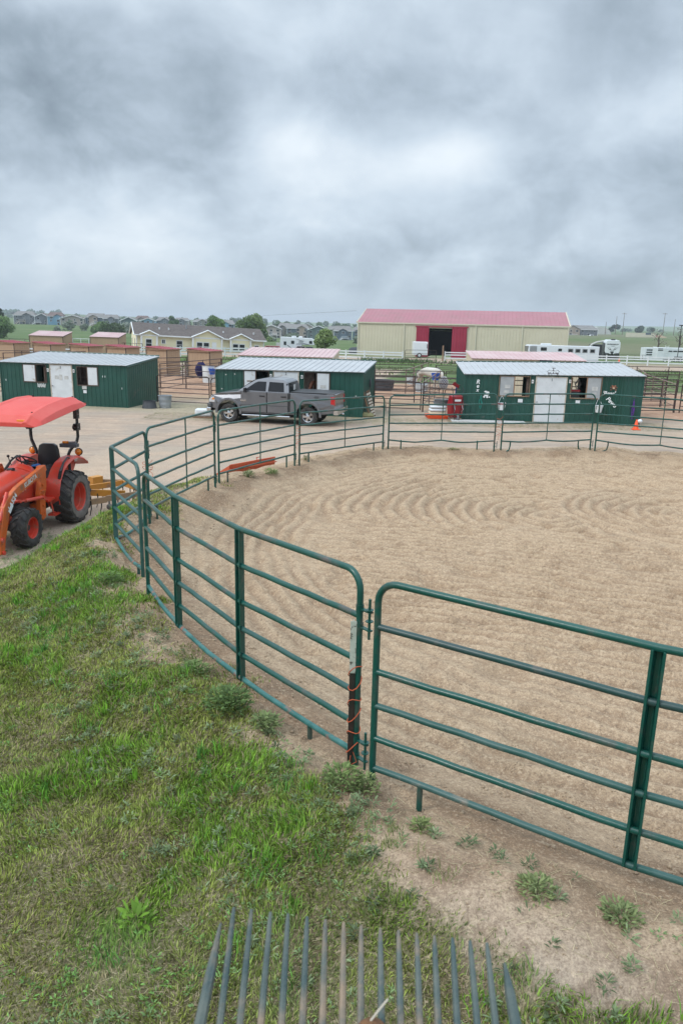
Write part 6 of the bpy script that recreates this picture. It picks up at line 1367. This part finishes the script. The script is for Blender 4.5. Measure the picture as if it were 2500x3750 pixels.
# lawn on the bank
def gd(x, y):
    g_ = grassmask(x, y); p = fbm(x+3, y+9, .9, 3); q = fbm(x, y, 3.5, 3)
    dens = g_*(.62 + .38*sm(p + .6*q, -.5, .2)); near = np.clip(1.25 - (y-3)/14, .35, 1)
    return np.where(infrust(x, y), dens*near, 0)
x, y = scatter(1250000, -7.6, 2.8, 2.0, 17, gd)
zz = hfun(x, y); n = len(x)
lush = sm(fbm(x+3, y+9, .9, 3) + .7*fbm(x, y, 2.6, 3), -.15, .55)
far_ = np.clip((y-3)/12, 0, 1)
Hh = (.025 + .035*rng.random(n) + .05*lush*rng.random(n))*(1+.2*far_); Wd = (.0055+.005*rng.random(n))*(1+1.2*far_)
t1 = rng.random(n)[:,None]; lu = lush[:,None]
base = np.array([[.30,.35,.085]])*(1-lu) + np.array([[.20,.36,.045]])*lu
base = base*(.30+1.35*t1**1.4) + np.array([[.03,.02,.004]])*rng.random((n,1))
cool = sm(fbm(x+40, y, .8, 3), 0, .4)[:,None]; base = base*(1-cool*.5) + np.array([[.17,.26,.11]])*cool*.5
dry = (rng.random(n) < (.10 + .22*(1-lush)*sm(fbm(x-9, y+4, 1.4, 3), -.1, .35)))[:,None]
base = np.where(dry, np.array([[.42,.35,.20]])*(.6+.6*t1), base)
blades('lawn_grass', np.stack([x, y, zz-.006], 1), Hh, Wd, base, .62, clump=fbm(x, y, 3, 2)*8)
# taller bright tufts
cx_, cy_ = scatter(900, -7, 2.6, 2.2, 15, lambda x, y: np.where(infrust(x, y), sm(grassmask(x, y), .15, .8)*sm(fbm(x+3, y+9, .9, 3), -.25, .2), 0))
rep = rng.integers(14, 46, len(cx_)); X_ = np.repeat(cx_, rep); Y_ = np.repeat(cy_, rep); n = len(X_); sp_ = np.repeat(rng.uniform(.02, .07, len(cx_)), rep)
X_ = X_ + rng.normal(0, 1, n)*sp_; Y_ = Y_ + rng.normal(0, 1, n)*sp_; ck = np.repeat(rng.random(len(cx_)), rep)[:,None]
col = (np.array([[.20,.42,.04]])*(1-ck) + np.array([[.11,.29,.055]])*ck)*(.30+1.3*rng.random((n,1)))
blades('tall_grass', np.stack([X_, Y_, hfun(X_, Y_)-.005], 1), rng.uniform(.06,.16,n)*(1+0*X_), rng.uniform(.005,.008,n)*(1+np.clip((Y_-3)/9, 0, 1)), col, .42)
# short grey-green leafy ground cover where grass thins out
def leaves(name, C0, R, n_per, Ll, Lw, col, kind='stuff', m='leaf', up=.55, parent=None, hgt=.0):
    """rosettes of lance leaves; C0 (k,3)"""
    k = len(C0); idx_ = np.repeat(np.arange(k), n_per); n = len(idx_); a = rng.random(n)*2*PI; P = C0[idx_].copy(); r = rng.random(n)**.7*R[idx_]
    P[:,0] += np.cos(a)*r*.45; P[:,1] += np.sin(a)*r*.45; P[:,2] += rng.random(n)*hgt*(1-.4*r/R[idx_])
    L_ = Ll*(.6+.8*rng.random(n)); W_ = Lw*(.6+.8*rng.random(n)); el = up*(.3+1.2*rng.random(n)); a = a + rng.normal(0, .5, n)
    d = np.stack([np.cos(a)*np.cos(el), np.sin(a)*np.cos(el), np.sin(el)], 1); s_ = np.stack([-np.sin(a), np.cos(a), 0*a], 1)
    dr = np.stack([np.cos(a)*np.cos(el), np.sin(a)*np.cos(el), np.sin(el)-.45], 1)
    V = np.zeros((n, 6, 3)); V[:,0] = P; V[:,1] = P + d*(L_*.35)[:,None] + s_*(W_*.5)[:,None]; V[:,2] = P + d*(L_*.35)[:,None] - s_*(W_*.5)[:,None]
    V[:,3] = P + (d*.55+dr*.15)*L_[:,None] + s_*(W_*.4)[:,None]; V[:,4] = P + (d*.55+dr*.15)*L_[:,None] - s_*(W_*.4)[:,None]; V[:,5] = P + (d*.55+dr*.5)*L_[:,None]
    i = np.arange(n)[:,None]*6; F = np.concatenate([i+np.array([[0,2,1]]), i+np.array([[1,2,3]]), i+np.array([[3,2,4]]), i+np.array([[3,4,5]])], 0)
    c = col[idx_]*(.6+.8*rng.random((n,1))) if len(col) == k else col*(.6+.8*rng.random((n,1)))
    c = np.repeat(c[:,None,:], 6, 1).reshape(-1, 3)
    return np_mesh(name, V.reshape(-1,3), F, M[m], np.concatenate([c, np.ones((n*6,1))], 1), False, kind, parent)
wx, wy = scatter(26000, -7.4, 3.2, 2.2, 16, lambda x, y: np.where(infrust(x, y), sm(rimt(x, y), .1, .6)*(.10+.9*sm(fbm(x+40, y, 1.2, 3), -.12, .25))*(1-.6*sm(rimt(x, y), 2, 3.5))*(1-.8*sm(x, .1, .8)), 0))
C0 = np.stack([wx, wy, hfun(wx, wy)], 1); k = len(wx)
leaves('leafy_ground_cover', C0, rng.uniform(.03,.09,k), rng.integers(6, 16, k), .030, .009, (np.array([[.19,.27,.12]])*(1-(ccm:=sm(fbm(wx, wy, .8, 2), -.2, .2)[:,None])) + np.array([[.15,.29,.07]])*ccm)*(.7+.6*rng.random((k,1))), hgt=.04)
# single larger weeds
def weed(label, x, y, R, h, nl, Ll, Lw, col, group='leafy weeds along the dirt bank'):
    R *= .8; Ll *= .72; Lw *= .85; nl = int(nl*1.3)
    z = hz(x, y); o = empty('weed_plant', label, 'weed', (x, y, z), group=group)
    leaves('foliage', np.array([[0,0,0.]]), np.array([R*2]), np.array([nl]), Ll, Lw, np.array([col])*np.array([[1.7,1.6,1.15]]), kind=None, parent=o, hgt=h, up=.6)
    m = MB()
    for i in range(7): a = i*.9; m.tube([(0,0,-.02),(R*.4*math.cos(a),R*.4*math.sin(a),h*.6),(R*.6*math.cos(a),R*.6*math.sin(a),h)], [.004,.003,.0015], 4)
    m.build('stem', M['stem'], o)
M['stem'] = mat('weed_stem', (.12,.17,.06), .7)
for a in [('largest bushy grey-green weed at the crest left of the T-post gap',-.98,6.05,.26,.22,420,.075,.024,(.075,.125,.055)),
 ('pale bushy weed just right of the largest one by the second stile',-.62,5.85,.17,.15,220,.07,.022,(.12,.165,.09)),
 ('weed tuft at the foot of the T-post',.05,5.02,.19,.15,260,.065,.02,(.11,.16,.075)),
 ('weed at the left foot of the nearest panel',.22,5.0,.15,.16,180,.06,.018,(.13,.17,.095)),
 ('broad leaved dandelion rosette alone in the lawn at lower left',-1.27,4.0,.13,.04,34,.12,.035,(.085,.17,.025)),
 ('pale weed on bare dirt below the short leg of the nearest panel',.62,4.55,.09,.08,90,.055,.016,(.13,.17,.085)),
 ('grey weed on bare dirt below the middle of the nearest panel',1.28,3.92,.15,.08,170,.06,.018,(.13,.165,.095)),
 ('grey weed at the right edge on the dirt slope',1.75,3.75,.16,.07,170,.055,.017,(.12,.155,.09)),
 ('green weed beside the berm under the bent leftmost panel',-3.05,9.3,.22,.16,260,.07,.022,(.08,.14,.05)),
 ('green weed outside the pen in front of the orange loader bucket',-2.25,17.45,.20,.18,200,.08,.024,(.10,.15,.07)),
 ('second weed outside the pen beside the bucket, right of the first',-1.75,17.95,.22,.14,200,.08,.022,(.13,.20,.08)),
 ('small weed on the berm below the pickup tailgate',-1.0,19.75,.12,.14,80,.07,.018,(.13,.15,.09)),
 ('small weed on the far berm left of the curled-foot panel',3.35,22.3,.2,.05,90,.08,.02,(.17,.19,.10)),
 ('bushy weed at the berm crest between the two wide stiles',-1.45,6.9,.2,.14,240,.065,.02,(.10,.15,.07))]: weed(*a)
sx_, sy_ = scatter(3800, -4.2, 2.9, 2.2, 12, lambda x, y: np.where(infrust(x, y) & (rimt(x, y) > .14) & (rimt(x, y) < 1.6), .5*sm(fbm(x+4, y+4, 1.3, 2), -.25, .3) + .15, 0)); k = len(sx_)
leaves('slope_weeds', np.stack([sx_, sy_, hfun(sx_, sy_)], 1), rng.uniform(.02,.10,k), rng.integers(5, 40, k), .045, .011, np.array([[.20,.26,.13]])*(.6+.7*rng.random((k,1))), hgt=.06, up=.7)
sx_, sy_ = scatter(500, -.4, 2.9, 2.2, 5.0, lambda x, y: np.where(infrust(x, y) & (rimt(x, y) > .4), sm(fbm(x-4, y+4, 1.1, 2), -.1, .3), 0)); rep = rng.integers(10, 60, len(sx_)); X_ = np.repeat(sx_, rep); Y_ = np.repeat(sy_, rep); n = len(X_); X_ = X_ + rng.normal(0, .035, n); Y_ = Y_ + rng.normal(0, .035, n)
blades('slope_grass', np.stack([X_, Y_, hfun(X_, Y_)-.005], 1), rng.uniform(.03,.11,n), rng.uniform(.003,.005,n), np.array([[.19,.27,.07]])*(.5+.9*rng.random((n,1))), .5)
# taller grass along the pipe fences, lane and in the meadow
cx_, cy_ = scatter(60000, -30, 45, 50, 100, lambda x, y: np.where(infrust(x*.95, y), .5*sm(.186*x+.983*y + 6*fbm(x, y, .12, 3), 57, 62)*(1-sm(.186*x+.983*y, 87, 90))*sm(fbm(x, y, .25, 3), -.2, .4), 0))
n = len(cx_); blades('meadow_grass', np.stack([cx_, cy_, hfun(cx_, cy_, False)-.02], 1), rng.uniform(.12,.32,n), rng.uniform(.05,.12,n), np.array([[.12,.19,.055]])*(.55+.9*rng.random((n,1))), .45)
cx_, cy_ = scatter(11000, -14, 44, 86, 93.5, lambda x, y: np.where((.186*x+.983*y > 88.5) & (.186*x+.983*y < 92), sm(fbm(x, y, .35, 3), -.1, .3), 0))
n = len(cx_); blades('roadside_weeds', np.stack([cx_, cy_, hfun(cx_, cy_, False)-.02], 1), rng.uniform(.2,.6,n), rng.uniform(.07,.16,n), np.array([[.09,.15,.06]])*(.5+.9*rng.random((n,1))), .45)
# straw and hay litter
def litter(name, n, x0, x1, y0, y1, dens, L0, L1, W0, colr=(.52,.45,.28)):
    x, y = scatter(n, x0, x1, y0, y1, dens); k = len(x); z = hfun(x, y)+.006; a = rng.random(k)*PI; L_ = rng.uniform(L0, L1, k)/2; tz = rng.normal(0, .12, k)*L_
    d = np.stack([np.cos(a)*L_, np.sin(a)*L_, tz], 1); s_ = np.stack([-np.sin(a)*W0, np.cos(a)*W0, 0*a], 1); P = np.stack([x, y, z], 1)
    V = np.stack([P-d-s_, P-d+s_, P+d+s_, P+d-s_], 1).reshape(-1, 3); F = np.arange(k*4).reshape(-1, 4)
    c = np.repeat((np.array([colr])*(.55+.7*rng.random((k,1)))), 4, 0)
    np_mesh(name, V, F, M['leaf'], np.concatenate([c, np.ones((k*4,1))], 1), False, 'stuff')
litter('straw_litter', 22000, -5, 3, 2.2, 9, lambda x, y: np.where(infrust(x, y) & (rimt(x, y) > .0), .4+.4*sm(fbm(x, y, 1.5, 2), 0, .3), 0), .02, .12, .0014)
litter('scattered_hay', 14000, -9, 15, 32.6, 35.4, lambda x, y: np.where(infrust(x, y), .5, 0), .06, .25, .008, (.36,.34,.18))
# clods and pebbles over the pen and berm
def clods(name, n, x0, x1, y0, y1, dens, r0, r1, m):
    x, y = scatter(n, x0, x1, y0, y1, dens); k = len(x); r = rng.uniform(r0, r1, k)**1; z = hfun(x, y)
    oc = np.array([(1,0,0),(0,1,0),(-1,0,0),(0,-1,0),(0,0,.8),(0,0,-.8)]); V = oc[None]*r[:,None,None]*(.7+.6*rng.random((k,6,1))) + np.stack([x, y, z+r*.2], 1)[:,None]
    f = np.array([(0,1,4),(1,2,4),(2,3,4),(3,0,4),(1,0,5),(2,1,5),(3,2,5),(0,3,5)]); F = (np.arange(k)[:,None,None]*6 + f[None]).reshape(-1, 3)
    np_mesh(name, V.reshape(-1, 3), F, M[m], None, True, 'stuff')
M['clod'] = mat('sand_clod', (.40,.30,.20), .95, 0, (.30,.22,.15), 9)
clods('sand_clods', 60000, -3.8, 8, 2.6, 13, lambda x, y: np.where(infrust(x, y) & (rimt(x, y) < .9), .25+.7*sm(fbm(x, y, 2, 3), -.1, .4), 0), .003, .010, 'clod')
clods('berm_clods', 30000, -4.5, 12, 2.6, 24, lambda x, y: np.where(infrust(x, y) & (np.abs(rimt(x, y)+.35) < .65), sm(fbm(x, y, 1.7, 3), -.25, .3), 0), .006, .024, 'clod')
# ------------------------------------------------------------------ trees and shrubs
def crown_mesh(name, blobs, n, ls, cols, parent, flat=.0):
    bl = np.array(blobs); wts = bl[:,3]**2; idx_ = rng.choice(len(bl), n, p=wts/wts.sum()); d = rng.normal(0, 1, (n,3)); d /= np.linalg.norm(d, axis=1)[:,None]
    r = (.55+.5*rng.random(n)**.6)[:,None]; P = bl[idx_,:3] + d*r*bl[idx_,3:4]*np.array([[1,1,.85]])
    P += rng.normal(0, .06, (n,3))*bl[idx_,3:4]
    u = rng.normal(0, 1, (n,3)); u /= np.linalg.norm(u, axis=1)[:,None]; v = np.cross(u, d+.3*rng.normal(0, 1, (n,3))); v /= np.linalg.norm(v, axis=1)[:,None]+1e-6
    s = ls*(.6+.8*rng.random(n))[:,None]; V = np.stack([P-u*s-v*s*.5, P+u*s*.2-v*s, P+u*s+v*s*.3, P-u*s*.1+v*s], 1).reshape(-1, 3)
    c = np.array(cols)[rng.integers(0, len(cols), len(bl))][idx_]*(.65+.6*rng.random((n,1))); c = np.repeat(c, 4, 0)
    return np_mesh(name, V, np.arange(n*4).reshape(-1, 4), M['leaf'], np.concatenate([c, np.ones((n*4,1))], 1), False, None, parent)
M['bark'] = mat('bark', (.09,.07,.055), .9)
def tree(label, x, y, h, w, n, ls, cols, name='tree', z=None, group=None, low=.15, nb=16, cat='tree', ar=.4):
    z = hz(x, y) if z is None else z; o = empty(name, label, cat, (x, y, z), 0, group); bl = []
    for i in range(nb):
        a = rng.random()*2*PI; rr = math.sqrt(rng.random())*w/2*.75; t = rng.random()
        zc = h*(low + (1-low)*(.12+.76*t)); k = 1-.55*abs(t-.4)*1.3; bl.append((math.cos(a)*rr*k, math.sin(a)*rr*k, zc, w*rng.uniform(.13,.24)))
    crown_mesh('crown', bl, int(n*.8), ls*.85, cols, o)
    m = MB(); m.tube([(0,0,-.3),(w*.02,0,h*.3),(0,0,h*.65)], [w*.045,w*.035,w*.012], 7)
    for i in range(5): a = i*1.3; m.tube([(0,0,h*(.2+.08*i)),(math.cos(a)*w*.25,math.sin(a)*w*.25,h*(.4+.1*i))], [w*.018,w*.006], 5)
    m.build('trunk', 'bark', o, True)
G1 = [(.16,.26,.08),(.20,.31,.11),(.11,.19,.06)]; G2 = [(.27,.32,.25),(.34,.38,.32),(.2,.25,.18)]; G3 = [(.18,.26,.09),(.24,.30,.12)]
tree('large green tree at the left picture edge before the slate house', -119, 262, 8.8, 10, 8000, .32, [(.17,.28,.09),(.21,.32,.12),(.13,.23,.08)], z=-4.2, nb=26, low=.1)
tree('dark conical tree behind the large tree at the left edge', -150, 330, 12, 5, 3500, .35, [(.03,.06,.025)], z=-4, nb=20)
tree('leafy tree behind the right end of the cream house roof', -29, 236, 9.0, 10.5, 9000, .3, [(.14,.21,.08),(.19,.26,.10)], z=-2.9, nb=24, low=.2)
tree('rounded dark green tree above the cream house roof, left of the leafy tree', -45, 262, 8.2, 8, 6000, .32, G1, z=-2.9, nb=20)
tree('low green bush between the camper and the barn', -3.6, 134, 3.3, 4.4, 4000, .16, [(.22,.31,.10),(.28,.36,.15)], 'bush', z=-.2, nb=22, low=.05, cat='bush')
tree('green tree amid silver bushes below the taupe house at left', -113, 355, 5.2, 11, 4500, .4, G1, z=-3.4, nb=22, low=.05)
tree('bushy green tree sprawling left of the cream house gable', -92, 300, 5, 12, 5000, .35, [(.06,.11,.03),(.09,.13,.06)], z=-3.4, nb=20, low=.05)
sil = [(-137,376,6.5,7),(-128,372,5,6),(-122,378,6,7),(-104,362,6,8),(-97,366,5,7),(-88,360,6,6),(-81,352,5,6),(-76,356,4.5,5),(-133,352,4,5),(-21,300,3.5,8),(5,300,4,6),(-9,305,4.5,7),(-48,300,4.5,7),(-38,305,5,7),(-30,300,4,6)]
nm_ = ['leftmost','second','third','fourth','fifth','sixth','seventh','eighth','lowest, nearest','one below the teal house','one left of the barn corner','one between teal and blue grey houses','one left of the camper','one above the red car','one above the camper tail']
for i, (x, y, h_, w__) in enumerate(sil):
    tree('silvery green shrub before the far houses, '+nm_[i], x, y, h_, w__, 1800, .32, G2 if i < 11 else G3+G2[:1], 'shrub', z=-3.9, group='shrubs before the far houses', nb=12, low=.0, cat='shrub')
tree('small round tree above the shingle roof near the stove pipe', -106, 470, 7, 8, 1500, .5, [(.07,.14,.04)], z=-1, nb=10)
tree('bare pale tree beyond the white trailers at right', 74, 180, 5.5, 5, 260, .12, [(.3,.27,.24)], 'bare_tree', z=-.2, nb=14)
tree('second bare tree right of the first beyond the trailers', 79, 180, 5.5, 5, 260, .12, [(.22,.2,.18)], 'bare_tree', z=-.2, nb=14)
M['far_leaf'] = None
def far_wood(name, label, pts, cols, ls, seed):
    bl = [(x, y, z, r) for x, y, z, r in pts]; o = crown_mesh(name, bl, len(bl)*110, ls, cols, None); o['kind'] = 'stuff'
rr = np.random.default_rng(11)
far_wood('far_trees', '', [(-780+rr.uniform(-1,1)*60+i*2.2, 1500+rr.uniform(-80,80), hz(-700,1500)+rr.uniform(1,6), rr.uniform(4,8)) for i in range(70)], [(.16,.24,.17)], 1.6, 1)
far_wood('far_trees', '', [(-620+i*16+rr.uniform(-8,8), 1150+rr.uniform(-120,120), hz(-300,1150)+rr.uniform(0,5)-1, rr.uniform(3,6)) for i in range(78)], [(.15,.21,.15)], 1.2, 2)
far_wood('far_trees', '', [(x+rr.uniform(-5,5), 700+rr.uniform(-20,60), -2+rr.uniform(1,7), rr.uniform(1.6,3.6)) for x in np.linspace(-330, 60, 70)], [(.15,.22,.12),(.12,.18,.10)], .7, 3)
far_wood('far_trees', '', [(x+rr.uniform(-2,2), 760+rr.uniform(-20,20), 3+rr.uniform(0,4), rr.uniform(1.8,2.8)) for x in (270,274,278,286,291,296,302)], [(.05,.08,.05)], 1.1, 4)
# far hill behind the works at right, a row of poles and heaps
M['hill_green'] = mat('pale_hill_grass', (.13,.20,.10), .95, 0, (.17,.21,.12), .01)
xs = np.linspace(-200, 2600, 90); ysl = np.linspace(1500, 2500, 12); HX, HY = np.meshgrid(xs, ysl); hh = np.sin(np.clip((HY-1500)/1000, 0, 1)*PI/2)*(4+13*sm(HX, 350, 1300)+4*fbm(HX, HY, .002, 3)) + hfun(HX, HY, False)*.6
id_ = np.arange(HX.size).reshape(HX.shape); np_mesh('hill', np.stack([HX.ravel(), HY.ravel(), hh.ravel()], 1), np.stack([id_[:-1,:-1], id_[:-1,1:], id_[1:,1:], id_[1:,:-1]], -1).reshape(-1, 4), M['hill_green'], None)
def pole(lb, x, y, h_, arm=0):
    z = hz(x, y); o = empty('utility_pole', lb, 'pole', (x, y, z-.3), 0, 'poles over the works at far right'); m = MB(); m.tube([(0,0,0),(0,0,h_)], [.28,.16], 6); m.build('shaft', 'wood_brown', o)
    if arm: m = MB(); m.b2((-arm,-.1,h_-1.0),(arm,.1,h_-.75)); m.build('crossarm', 'wood_brown', o)
hs = [(232,640,15,0),(238,640,18,2),(276,650,19,2),(283,645,14,0),(291,640,20,2),(299,655,15,0),(316,700,17,0),(322,640,13,0),(336,640,15,0),(349,650,17,0),(357,645,19,2),(365,660,14,0),(376,650,16,1.5),(385,690,15,0),(394,655,16,1.5),(210,600,10,0)]
wd = ['first','second','third','fourth','fifth','sixth','seventh','eighth','ninth','tenth','eleventh','twelfth','thirteenth','fourteenth','fifteenth','lone short one, left of all']
for i, (x, y, h_, a_) in enumerate(hs): pole('thin pole far right against the sky, '+(wd[i]+' from the left' if i < 15 else wd[i]), x-6, y, h_, a_)
def heap(lb, x, y, w__, h_):
    o = tag(bpy.data.objects.new('x', None)); bpy.data.objects.remove(o)
    m = MB(); nx = 24; vs = []; 
    for i in range(nx+1):
        for j in range(9):
            u = i/nx*2-1; v = j/8*2-1; r_ = math.hypot(u, v); vs.append((u*w__/2, v*w__/4, max(0, (1-r_))*h_*(1+.25*math.sin(9*u)*math.cos(7*v))-.2))
    m.add(vs, [(i*9+j, (i+1)*9+j, (i+1)*9+j+1, i*9+j+1) for i in range(nx) for j in range(8)]); o = m.build('dirt_heap', 'clod', None, True); o.location = (x, y, hz(x, y)); tag(o, lb, 'dirt heap', 'dirt heaps on the works ground')
heap('pale dirt heap left of the other heaps at far right', 172, 445, 9, 1.2); heap('second dirt heap, above the fifth-wheel trailer side', 183, 445, 10, 1.9); heap('low wide dirt heap near the right picture edge', 212, 445, 12, 1.4); heap('rightmost dirt heap by the blue building', 224, 450, 9, 1.3)
for lb, nmz, x, y, dx, dy, dz, mt in (('beige site hoarding with dark sign right of the townhouses','site_hoarding',158,430,17,.4,2.6,'beige_trim'),('long pale shed roof at the far right edge','works_building',226,500,14,12,5,'note'),('tall slate building at the far right edge','works_building',240,500,8,12,8.5,'siding_slate'),('red skip container on the works ground','skip',176,440,3.6,2,1.4,'crimson'),('pale arched works tent far beyond the hoarding','works_tent',205,620,18,10,6,'note')):
    o = empty(nmz, lb, nmz.replace('_', ' '), (x, y, hz(x, y)-.2)); m = MB()
    if nmz == 'works_tent': m.prism([(-9,0)]+[(9*math.cos(a), 6*math.sin(a)) for a in np.linspace(PI*.98, PI*.02, 12)]+[(9,0)], -5, 5)
    elif nmz == 'works_building': m.b2((0,0,0),(dx,dy,dz)); m.b2((-1,-1,dz),(dx+1,dy+1,dz+.5)); m.b2((1,-.1,.5),(dx-1,-.02,dz*.45))
    elif nmz == 'skip': m.prism([(.5,0),(3.1,0),(3.6,1.4),(0,1.4)], 0, 2)
    else:
        for k in range(6): m.b2((k*dx/6+.05,0,0),((k+1)*dx/6-.05,dy,dz))
    m.build('shell', mt, o)
    if nmz == 'site_hoarding': m = MB(); m.b2((11,-.1,1.7),(14,-.02,2.8)); m.build('sign_board', 'siding_navy', o)
# power line from the barn ridge to the left, lamp post right
o = tag(MB().tube([(1.5,114,6.2)] + [(1.5-k*3, 116+k*6, 6.2-.0*k-.12*k) for k in range(1,7)], .014, 4).build('power_line', 'black'), 'thin overhead wire running left from the barn roof corner', 'cable')
o = empty('lamp_post', 'slim dark lamp post behind the right hand white trailer', 'lamp', (52.4,119.5,0)); m = MB(); m.cyl((0,0,0),(0,0,5.2),.06,8); m.b2((-.35,-.1,5.1),(.25,.1,5.25)); m.build('mast', 'black', o)
# white pipe panel on the meadow left
o = empty('white_hurdle', 'white tubular hurdle standing on the meadow between the two field shelters', 'fence', (-33.6,93.5,0)); m = MB()
for z in (.5,1.1,1.75): m.tube([(0,0,z),(3.0,0,z)], .04, 6)
for x in (0,1,2,3): m.tube([(x,0,0),(x,0,1.8)], .04, 6)
m.build('tubing', 'white', o)
# ------------------------------------------------------------------ manure fork held towards the camera foot
M['tine'] = mat('worn_green_tine', (.045,.075,.075), .65, 0, (.10,.12,.105), 22, (.26,.19,.13), 9, .50, .66, .3, 200)
FT = [((-.146,.806,3.534),(-.156,.709,3.479)),((-.129,.811,3.555),(-.132,.709,3.48)),((-.106,.811,3.553),(-.108,.71,3.481)),((-.081,.81,3.55),(-.083,.71,3.481)),((-.058,.809,3.549),(-.058,.71,3.482)),((-.033,.809,3.545),(-.033,.71,3.482)),((-.009,.808,3.542),(-.009,.71,3.483)),((.015,.807,3.539),(.015,.71,3.483)),((.038,.806,3.535),(.037,.71,3.484)),((.063,.805,3.533),(.062,.711,3.484)),((.087,.805,3.53),(.085,.711,3.485)),((.111,.804,3.527),(.108,.711,3.485)),((.134,.803,3.525),(.13,.711,3.486)),((.158,.803,3.522),(.153,.711,3.486)),((.181,.802,3.519),(.177,.711,3.487)),((.203,.801,3.517),(.199,.711,3.487)),((.227,.795,3.491),(.223,.711,3.488))]
fk = empty('manure_fork', 'many-tined dark green manure fork in the foreground, tines pointing up', 'fork', (.037,.55,3.36)); fo = Vector(fk.location)
for i, (a, b_) in enumerate(FT):
    a = Vector(a)-fo; b_ = Vector(b_)-fo; d = b_-a; c_ = b_ + d*.9 + Vector((0,0,.01)); e_ = Vector((c_.x, -.06, -.02)); 
    w__ = .0046 if i not in (0, 16) else .0075
    m = MB(); m.tube([a, a-(a-b_)*.12, a-(a-b_)*.5, b_, c_, e_], [.0020,.0032,w__*.9,w__,w__*1.2,w__*1.3], 8); m.build('tine', 'tine', fk, True)
m = MB(); m.b2((-.22,-.09,-.045),(.22,-.04,-.005)); m.build('head_bar', 'tine', fk, False, .008)
m = MB(); m.tube([(0,-.06,-.03),(0,-.25,-.12),(.02,-.9,-.5)], .015, 10); m.build('handle', 'wood', fk, True)
M['dung'] = mat('horse_dung', (.20,.10,.045), .9, 0, (.10,.05,.025), 60, bmp=.8, bs=120)
m = MB(); m.ball((.050,.700,3.488), .014, 10, 1.25, .9, .85); m.ball((.072,.695,3.482), .011, 8, 1.3, .9, .8); tag(m.build('dung', 'dung', None, True), 'brown lump of horse dung caught on the fork tines', 'dung')
tag(MB().tube([(.045,.70,3.495),(.056,.705,3.508),(.068,.708,3.524)], .0014, 5).build('straw', 'wood_pale', None, True), 'pale straw stalk sticking up from the dung on the fork', 'straw')
# ------------------------------------------------------------------ air
hzm = bpy.data.materials.new('haze'); hzm.use_nodes = True; nt = hzm.node_tree; nt.nodes.clear(); out = nd(nt, 'ShaderNodeOutputMaterial'); pv = nd(nt, 'ShaderNodeVolumePrincipled')
pv.inputs['Color'].default_value = (.86,.93,1,1); pv.inputs['Density'].default_value = .00028; pv.inputs['Anisotropy'].default_value = .2; nt.links.new(pv.outputs[0], out.inputs['Volume']); M['haze'] = hzm
m = MB(); m.b2((-4600,-700,-9),(4600,5300,45)); tag(m.build('haze', hzm), kind='stuff')
